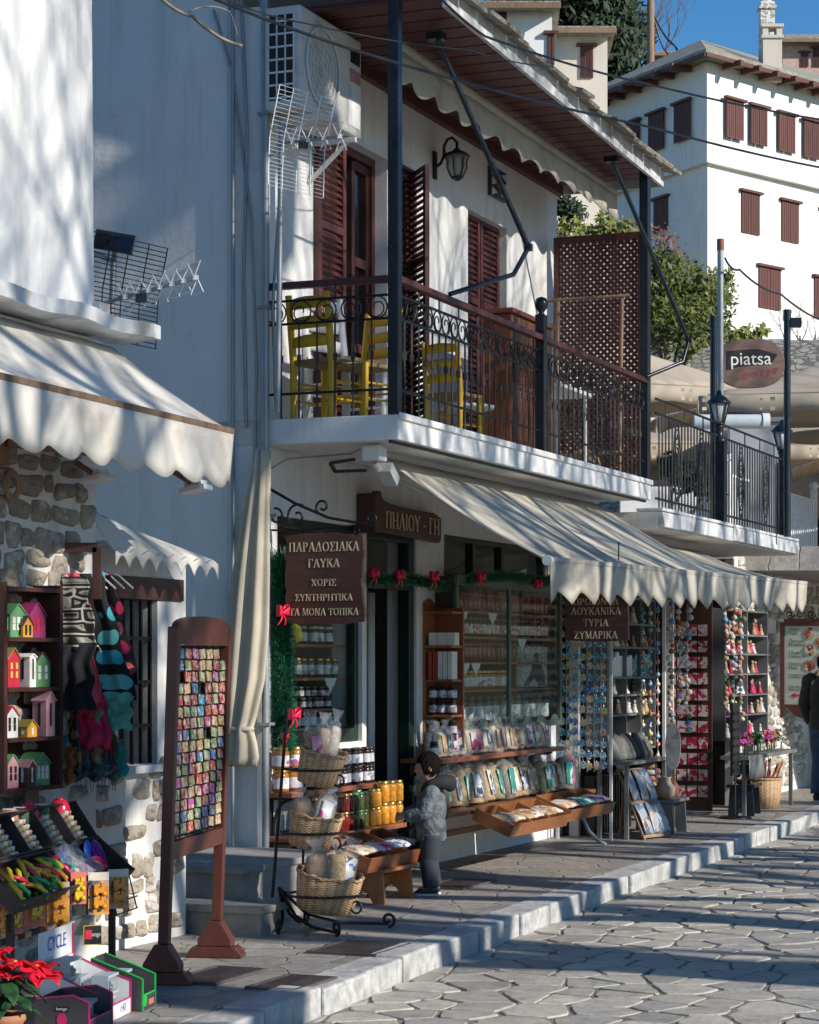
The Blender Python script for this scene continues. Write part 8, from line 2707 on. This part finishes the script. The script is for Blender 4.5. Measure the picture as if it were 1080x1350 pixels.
sb, nb_ = G(1026, 1066)
MBK = at(sb, nb_ - .15, 0)
m = MB(MBK); m.lathe([(0, .004), (.17, 0), (.2, .15), (.215, .33), (.2, .33), (.185, .15), (.15, .02), (0, .02)], (0, 0, 0), 36, 1, .9, caps=False)
b = tag(m.build('wicker_basket', WICKER, origin=MBK), 'large wicker basket of wooden utensils on the pavement by the sunlit wall', 'basket')
m = MB(MBK); m.tube([(.212 * math.cos(k * math.pi / 16), .19 * math.sin(k * math.pi / 16), .33) for k in range(33)], .014, 6); m.build('rim', WICKER, b)
for i in range(14):
 a = rnd.uniform(0, 6.28); r = rnd.uniform(.02, .13); tx, ty = rnd.uniform(-.5, .5), rnd.uniform(-.4, .4)
 M = MBK @ Matrix.Translation((r * math.cos(a), r * math.sin(a) * .8, .1)) @ Matrix.Rotation(tx, 4, 'Y') @ Matrix.Rotation(ty, 4, 'X')
 m = MB(M); m.tube([(0, 0, 0), (0, 0, .34)], .01, 6); m.lathe([(0, .33), (.028, .36), (.03, .42), (.012, .46), (0, .465)], (0, 0, 0), 8, 1, .4, caps=False)
 tag(m.build('wooden_spoon', [PINE, REDWOOD][i % 2], origin=M), ('light wooden spoon sticking out of the large pavement basket', 'reddish wooden spoon sticking out of the large pavement basket')[i % 2], 'spoon', ('light spoons', 'reddish spoons')[i % 2] + ' in the pavement basket')
M = at(s2 + .2, n2 - .1, .332)
bush('potted_plant', 'small green plant on the low black stool', [(M @ Vector((0, 0, .14)), .1), (M @ Vector((.02, 0, .24)), .06)], 140, .04, LEAFG, 77, None, .008, 'plant')
for i in (-1, 1):
 m = MB(M); m.lathe([(.03, 0), (.07, .03), (.08, .05), (.07, .05), (.03, .015), (0, .012)], (.17 * i, 0, 0), 14); tag(m.build('wooden_bowl', PINE, origin=M @ Matrix.Translation((.17 * i, 0, 0))), ('wooden bowl at the near end of the low black stool', 'wooden bowl at the far end of the low black stool')[(i + 1) // 2], 'bowl')
# ================================================================== PEOPLE
def limb_ring(c, d, rx, ry, up, n=14):
 c, d = Vector(c), Vector(d).normalized()
 x = Vector(up).cross(d)
 if x.length < 1e-4:
  x = d.orthogonal()
 x.normalize()
 y = d.cross(x).normalized()
 return [c + x * (rx * math.cos(2 * math.pi * k / n)) + y * (ry * math.sin(2 * math.pi * k / n)) for k in range(n)]
def tubeloft(m, pts, rads, up=(0, 1, 0), n=14, sq=1.0, puff=0, npuff=0):
 pts = [Vector(p) for p in pts]
 # resample smoothly
 out = []
 N = (len(pts) - 1) * 6
 for i in range(N + 1):
  f = i / N * (len(pts) - 1)
  k = min(int(f), len(pts) - 2); u = f - k
  p0, p1, p2, p3 = pts[max(k - 1, 0)], pts[k], pts[k + 1], pts[min(k + 2, len(pts) - 1)]
  q = .5 * ((2 * p1) + (p2 - p0) * u + (2 * p0 - 5 * p1 + 4 * p2 - p3) * u * u + (3 * p1 - p0 - 3 * p2 + p3) * u ** 3)
  r = [rads[k][j] + (rads[k + 1][j] - rads[k][j]) * (u * u * (3 - 2 * u)) for j in (0, 1)]
  pf = 1 + puff * (abs(math.sin(math.pi * f / (len(pts) - 1) * npuff)) - .6) if npuff else 1
  out.append((q, r[0] * pf, r[1] * pf))
 rings = []
 for i, (q, a, b) in enumerate(out):
  d = out[min(i + 1, N)][0] - out[max(i - 1, 0)][0]
  rings.append(limb_ring(q, d, a, b, up, n))
 m.loft(rings)
def skin_body(name, joints, edges, material, parent, F, sub=2):
 me = bpy.data.meshes.new(name)
 ks = list(joints)
 inv = WM[parent.name].inverted()
 me.from_pydata([inv @ (F @ Vector(joints[k][0])) for k in ks], [(ks.index(a), ks.index(b)) for a, b in edges], [])
 o = bpy.data.objects.new(name, me)
 COL.objects.link(o)
 o.parent = parent
 WM[o.name] = WM[parent.name]
 me.materials.append(material)
 sk = o.modifiers.new('skin', 'SKIN')
 sk.use_smooth_shade = True
 for i, k in enumerate(ks):
  v = me.skin_vertices[0].data[i]
  r = joints[k][1]
  v.radius = (r, r) if not isinstance(r, tuple) else r
  v.use_root = (k == ks[0])
 ss = o.modifiers.new('sub', 'SUBSURF'); ss.levels = sub; ss.render_levels = sub
 return o
def head_mesh(m, c, r, face):      # face: unit forward direction; r: half head height
 c, f = Vector(c), Vector(face).normalized()
 s_ = UP.cross(f).normalized()
 nu, nv = 28, 24
 def fn(a, b):
  th = 2 * math.pi * a; ph = math.pi * b
  x = math.sin(ph) * math.cos(th); y = math.sin(ph) * math.sin(th); z = math.cos(ph)
  rx, ry, rz = .86, .74, 1.0
  fr = max(0, x)
  jaw = 1 - .22 * max(0, -z) * (1 - .3 * fr)
  px, py, pz = x * rx * jaw, y * ry * jaw, z * rz
  if fr > .3:
   nose = math.exp(-((y / .13) ** 2 + ((z + .12) / .17) ** 2)); px += .17 * nose
   eye = math.exp(-(((abs(y) - .33) / .15) ** 2 + ((z - .05) / .11) ** 2)); px -= .07 * eye
   brow = math.exp(-(((abs(y) - .3) / .25) ** 2 + ((z - .22) / .08) ** 2)); px += .04 * brow
   lip = math.exp(-((y / .24) ** 2 + ((z + .47) / .07) ** 2)); px += .05 * lip
   chin = math.exp(-((y / .25) ** 2 + ((z + .8) / .16) ** 2)); px += .07 * chin
   cheek = math.exp(-(((abs(y) - .42) / .2) ** 2 + ((z + .25) / .2) ** 2)); px += .05 * cheek
  return c + f * (px * r) + s_ * (py * r) + UP * (pz * r)
 g = [[fn(i / nu, j / nv) for j in range(nv + 1)] for i in range(nu)]
 vs = [p for q in g for p in q]
 fs = []
 for i in range(nu):
  for j in range(nv):
   a = i * (nv + 1) + j; b = ((i + 1) % nu) * (nv + 1) + j
   fs.append((a, a + 1, b + 1, b))
 m.add(vs, fs, True)
 for sg in (-1, 1):        # ears
  e = c + s_ * (sg * .72 * r) + UP * (-.08 * r) - f * (.05 * r)
  m.lathe([(0, -.02 * r), (.16 * r, 0), (.2 * r, .05 * r), (.12 * r, .1 * r), (0, .06 * r)], (0, 0, 0), 10, caps=False) if False else None
  rings = []
  for k, (ra, of) in enumerate(((.05, 0), (.15, .03), (.165, .07), (.09, .1))):
   rings.append([e + f * (ra * .75 * r * math.cos(t_)) + UP * (ra * 1.25 * r * math.sin(t_)) + s_ * (sg * of * r) for t_ in [q * math.pi / 5 for q in range(10)]])
  m.loft(rings)
def hair_mesh(m, c, r, face, low=-.15):
 c, f = Vector(c), Vector(face).normalized()
 s_ = UP.cross(f).normalized()
 rr_ = random.Random(4)
 nu, nv = 96, 22
 def fn(a, b):
  th = 2 * math.pi * a
  back = (1 - math.cos(th)) / 2
  lim = .36 + (.70 - .36) * min(1, back * 2.4) + .05 * math.sin(th * 7)
  ph = math.pi * b * lim
  x = math.sin(ph) * math.cos(th); y = math.sin(ph) * math.sin(th); z = math.cos(ph)
  k = 1.07 + .025 * math.sin(th * 11 + ph * 9) + .02 * math.sin(th * 23 + ph * 5) + .012 * math.sin(th * 41 + ph * 17)
  if b > .93:
   k = 1.0
  return c + f * (x * .87 * k * r - .02 * r) + s_ * (y * .76 * k * r) + UP * (z * 1.02 * k * r)
 g = [[fn(i / nu, j / nv) for j in range(nv + 1)] for i in range(nu)]
 vs = [p for q in g for p in q]
 fs = []
 for i in range(nu):
  for j in range(nv):
   a = i * (nv + 1) + j; b = ((i + 1) % nu) * (nv + 1) + j
   fs.append((a, a + 1, b + 1, b))
 m.add(vs, fs, True)
def hand(joints, edges, root, p, d, side, curl, sc_, pre):
 # palm and five fingers, as chains of the one body skeleton
 d = Vector(d).normalized(); s_ = Vector(side).normalized(); dn = d.cross(s_).normalized()
 p = Vector(p)
 joints[pre + 'palm'] = (p + d * .035 * sc_, .017 * sc_)
 edges.append((root, pre + 'palm'))
 for i, (off, L) in enumerate(((-.024, .056), (-.008, .066), (.008, .062), (.024, .048))):
  k0, k1, k2 = (pre + 'f%d%d' % (i, j) for j in range(3))
  b = p + d * .07 * sc_ + s_ * off * sc_
  dd = (d + dn * curl * .6).normalized(); d3 = (d + dn * curl * 1.6).normalized()
  joints[k0] = (b, .0095 * sc_); joints[k1] = (b + dd * L * .55 * sc_, .0085 * sc_); joints[k2] = (b + dd * L * .55 * sc_ + d3 * L * .5 * sc_, .007 * sc_)
  edges += [(pre + 'palm', k0), (k0, k1), (k1, k2)]
 t0, t1 = pre + 't0', pre + 't1'
 joints[t0] = (p + d * .03 * sc_ - s_ * .034 * sc_ + dn * .01 * sc_, .010 * sc_)
 joints[t1] = (p + d * .062 * sc_ - s_ * .046 * sc_ + dn * .03 * sc_, .0085 * sc_)
 edges += [(pre + 'palm', t0), (t0, t1)]
SKINM = mat('skin', (.50, .29, .21), .55, var=.1, vs=6)
HAIRM = mat('dark_brown_hair', (.008, .006, .005), .85, var=.4, vs=40, bump=.6, bs=90, spec=.08)
JACK = mat('grey_blue_quilted_jacket', (.07, .09, .108), .6, var=.3, vs=16, bump=.9, bs=18, bd=.04, col2=(.15, .178, .2))
NAVY = mat('black_hood_lining', (.012, .014, .02), .85, var=.3, bump=.4, bs=60)
JEANS = mat('dark_jeans', (.03, .036, .05), .85, var=.35, vs=8, bump=.3, bs=30, bd=.01)
SHOE = mat('dark_trainers', (.03, .03, .035), .6)
SOLE = mat('white_sole', (.6, .6, .6), .6)
ADJ = mat('dark_green_grey_jacket', (.022, .026, .025), .8, var=.3, vs=10, bump=.4, bs=20, bd=.015)
BLUEJ = mat('blue_jeans', (.035, .075, .14), .85, var=.3, vs=10, bump=.3, bs=30, bd=.01)
def person(label, M, H, hr, face, pose, jack, trous, hood, hairm=HAIRM):
 # pose: dict of joints in local axes x forward, y left, z up
 t = thing('person', label, 'person', M)
 J = pose
 j, e = {}, []
 j['pelvis'] = (J['pelvis'], J['rp'])
 j['waist'] = (J['waist'], J['rp'] * .92); j['chest'] = (J['chest'], J['rp'] * 1.05); j['neck0'] = (J['neck'], hr * .42); j['neck1'] = (Vector(J['head']) - Vector((0, 0, hr * .55)), hr * .42)
 e += [('pelvis', 'waist'), ('waist', 'chest'), ('chest', 'neck0'), ('neck0', 'neck1')]
 for sd_ in 'LR':
  j['sh' + sd_] = (J['sh' + sd_], J['ra'] * 1.15); j['el' + sd_] = (J['el' + sd_], J['ra'] * .85); j['wr' + sd_] = (J['wr' + sd_], J['ra'] * .6)
  e += [('chest', 'sh' + sd_), ('sh' + sd_, 'el' + sd_), ('el' + sd_, 'wr' + sd_)]
  j['hip' + sd_] = (J['hip' + sd_], J['rl'] * 1.15); j['kn' + sd_] = (J['kn' + sd_], J['rl'] * .8); j['an' + sd_] = (J['an' + sd_], J['rl'] * .55)
  toe = Vector(J['an' + sd_]) + Vector((H * .08, 0, -J['an' + sd_][2] + .03 * H / 1.7)); j['toe' + sd_] = (toe, J['rl'] * .5)
  e += [('pelvis', 'hip' + sd_), ('hip' + sd_, 'kn' + sd_), ('kn' + sd_, 'an' + sd_), ('an' + sd_, 'toe' + sd_)]
  dv = Vector(J['wr' + sd_]) - Vector(J['el' + sd_])
  hand(j, e, 'wr' + sd_, Vector(J['wr' + sd_]) + dv.normalized() * .012, J.get('hd' + sd_, dv), J.get('hs' + sd_, (0, 0, 1)), J.get('curl', .5) * (1 if sd_ == 'L' else -1), H / 1.7 * (1.1 if H < 1.2 else 1), 'h' + sd_)
 skin_body('body', j, e, SKINM, t, M)
 m = MB(M); head_mesh(m, J['head'], hr, face); hd = m.build('head', SKINM, t)
 m = MB(M); hair_mesh(m, Vector(J['head']) + Vector((0, 0, hr * .03)), hr, face); m.build('hair', hairm, hd)
 f = Vector(face).normalized(); s_ = UP.cross(f)
 for sg in (-1, 1):
  c = Vector(J['head']) + f * hr * .72 + s_ * sg * hr * .27 + UP * hr * .05
  m = MB(M); m.lathe([(0, -.07 * hr), (.06 * hr, -.03 * hr), (.07 * hr, 0), (.06 * hr, .03 * hr), (0, .07 * hr)], c, 10, caps=False); m.build('eye', BLACKM, hd)
 # jacket
 m = MB(M)
 P_, W_, C_, N_ = (Vector(J[k]) for k in ('pelvis', 'waist', 'chest', 'neck'))
 rp = J['rp']
 tubeloft(m, [P_ + Vector((0, 0, -rp * .75)), P_, W_, C_, C_.lerp(N_, .55), N_ + Vector((0, 0, hr * .05))], [(rp * 1.32, rp * 1.12), (rp * 1.42, rp * 1.22), (rp * 1.42, rp * 1.22), (rp * 1.45, rp * 1.22), (rp * 1.05, rp * .95), (hr * .62, hr * .62)], (1, 0, 0), 22, puff=.075, npuff=5)
 jk = m.build('jacket', jack, t)
 for sd_ in 'LR':
  m = MB(M); ra = J['ra']
  S_, E_, Wr = (Vector(J[k + sd_]) for k in ('sh', 'el', 'wr'))
  tubeloft(m, [S_ + (C_ - S_) * .25, S_, S_.lerp(E_, .5), E_, E_.lerp(Wr, .5), Wr], [(ra * 1.5, ra * 1.5), (ra * 1.75, ra * 1.75), (ra * 1.6, ra * 1.6), (ra * 1.5, ra * 1.5), (ra * 1.4, ra * 1.4), (ra * 1.05, ra * 1.05)], (0, 0, 1) if abs((E_ - S_).normalized().z) < .9 else (1, 0, 0), 16, puff=.07, npuff=6)
  m.build('sleeve', jack, jk)
 if hood:
  m = MB(M)
  c = N_ + Vector((-hr * .35, 0, hr * .1))
  tubeloft(m, [c + Vector((hr * .95, hr * .35, -hr * .55)), c + Vector((hr * .5, hr * .95, .0)), c + Vector((-hr * .5, hr * .75, .1 * hr)), c + Vector((-hr * .95, 0, .0)), c + Vector((-hr * .5, -hr * .75, .1 * hr)), c + Vector((hr * .5, -hr * .95, 0)), c + Vector((hr * .95, -hr * .35, -hr * .55))], [(hr * .22, hr * .22), (hr * .32, hr * .34), (hr * .4, hr * .5), (hr * .48, hr * .62), (hr * .4, hr * .5), (hr * .32, hr * .34), (hr * .22, hr * .22)], (0, 0, 1), 14)
  m.build('hood', NAVY, jk)
  m = MB(M); p0 = C_ + Vector((rp * 1.2, 0, 0)); m.bar(P_ + Vector((rp * 1.22, 0, -rp * .6)), C_ + Vector((rp * 1.22, 0, rp * .3)), .012, .02); m.build('front_zip', NAVY, jk)
  for sg in (1,):
   q = W_ + Vector((rp * .5, sg * rp * 1.37, -rp * .5)); m = MB(M); m.bar(q, q + Vector((.01, 0, -.1)), .01, .014); m.build('pocket_zip', BLACKM, jk)
 # trousers
 m = MB(M); rl = J['rl']
 tubeloft(m, [P_ + Vector((0, 0, -rp * 1.1)), P_ + Vector((0, 0, -rp * .3)), P_ + Vector((0, 0, rp * .3))], [(rp * 1.1, rp * .98), (rp * 1.2, rp * 1.05), (rp * 1.2, rp * 1.05)], (1, 0, 0), 20)
 tr_ = m.build('trousers', trous, t)
 for sd_ in 'LR':
  m = MB(M)
  Hp, K_, A_k = (Vector(J[k + sd_]) for k in ('hip', 'kn', 'an'))
  tubeloft(m, [Hp + Vector((0, 0, rl * .5)), Hp.lerp(K_, .5), K_, K_.lerp(A_k, .45), A_k + Vector((0, 0, -.0))], [(rl * 1.5, rl * 1.5), (rl * 1.38, rl * 1.4), (rl * 1.15, rl * 1.2), (rl * 1.15, rl * 1.15), (rl * 1.12, rl * 1.12)], (1, 0, 0), 16, puff=.03, npuff=7)
  m.build('trouser_leg', trous, tr_)
  k = H / 1.7 * (1.15 if H < 1.2 else 1)
  a = Vector((A_k.x, A_k.y, 0))
  m = MB(M); m.loft([[a + Vector((x + 0, w_ * math.cos(q * math.pi / 7), max(.02 * k, .02 * k + h_ * max(-.0, .5 + .5 * math.sin(q * math.pi / 7))))) for q in range(14)] for x, w_, h_ in ((-.07 * k, .02 * k, .05 * k), (-.06 * k, .036 * k, .085 * k), (0, .042 * k, .09 * k), (.06 * k, .046 * k, .065 * k), (.13 * k, .044 * k, .045 * k), (.17 * k, .03 * k, .03 * k), (.18 * k, .012 * k, .015 * k))]); sh_ = m.build('shoe', SHOE, t)
  m = MB(M); m.prism([(-.075 * k, -.03 * k), (-.05 * k, -.042 * k), (.08 * k, -.05 * k), (.16 * k, -.036 * k), (.19 * k, 0), (.16 * k, .036 * k), (.08 * k, .05 * k), (-.05 * k, .042 * k), (-.075 * k, .03 * k)], a + Vector((0, 0, .002)), (1, 0, 0), (0, 1, 0), (0, 0, .022 * k)); m.build('sole', SOLE, sh_)
 return t
BH = .99
# the boy faces the shop shelves (to the left of the picture) and reaches for the tray
BM = at(.84, .90, 0) @ Matrix.Rotation(R(113), 4, 'Z')
person('small boy in a grey quilted jacket with a dark hood, reaching towards the jars', BM, BH, .098, (1, .15, -.1), dict(
 pelvis=(0, 0, .44), waist=(.005, 0, .53), chest=(0, 0, .66), neck=(-.005, 0, .765), head=(.025, 0, .885), rp=.088, ra=.036, rl=.052,
 shL=(0, .125, .71), elL=(.05, .165, .58), wrL=(.175, .12, .55), shR=(0, -.125, .71), elR=(.05, -.16, .58), wrR=(.18, -.08, .56),
 hipL=(0, .06, .4), knL=(.02, .06, .235), anL=(.0, .06, .06), hipR=(0, -.06, .4), knR=(.01, -.065, .235), anR=(-.02, -.065, .06), curl=.6), JACK, JEANS, True)
sp_, np_ = G(1089, 1058)
AM = at(sp_, np_, 0) @ Matrix.Rotation(R(-12), 4, 'Z')
person('adult in dark jacket and blue jeans by the menu board at the right edge', AM, 1.74, .125, (1, -.1, 0), dict(
 pelvis=(0, 0, .95), waist=(.0, 0, 1.1), chest=(0, 0, 1.3), neck=(0, 0, 1.48), head=(.02, 0, 1.62), rp=.135, ra=.05, rl=.078,
 shL=(0, .2, 1.42), elL=(-.03, .25, 1.14), wrL=(.08, .23, .92), shR=(0, -.2, 1.42), elR=(-.03, -.25, 1.14), wrR=(.08, -.23, .92),
 hipL=(0, .09, .9), knL=(.03, .09, .5), anL=(-.02, .09, .1), hipR=(0, -.09, .9), knR=(.0, -.09, .5), anR=(-.08, -.09, .1), curl=.7), ADJ, BLUEJ, False)
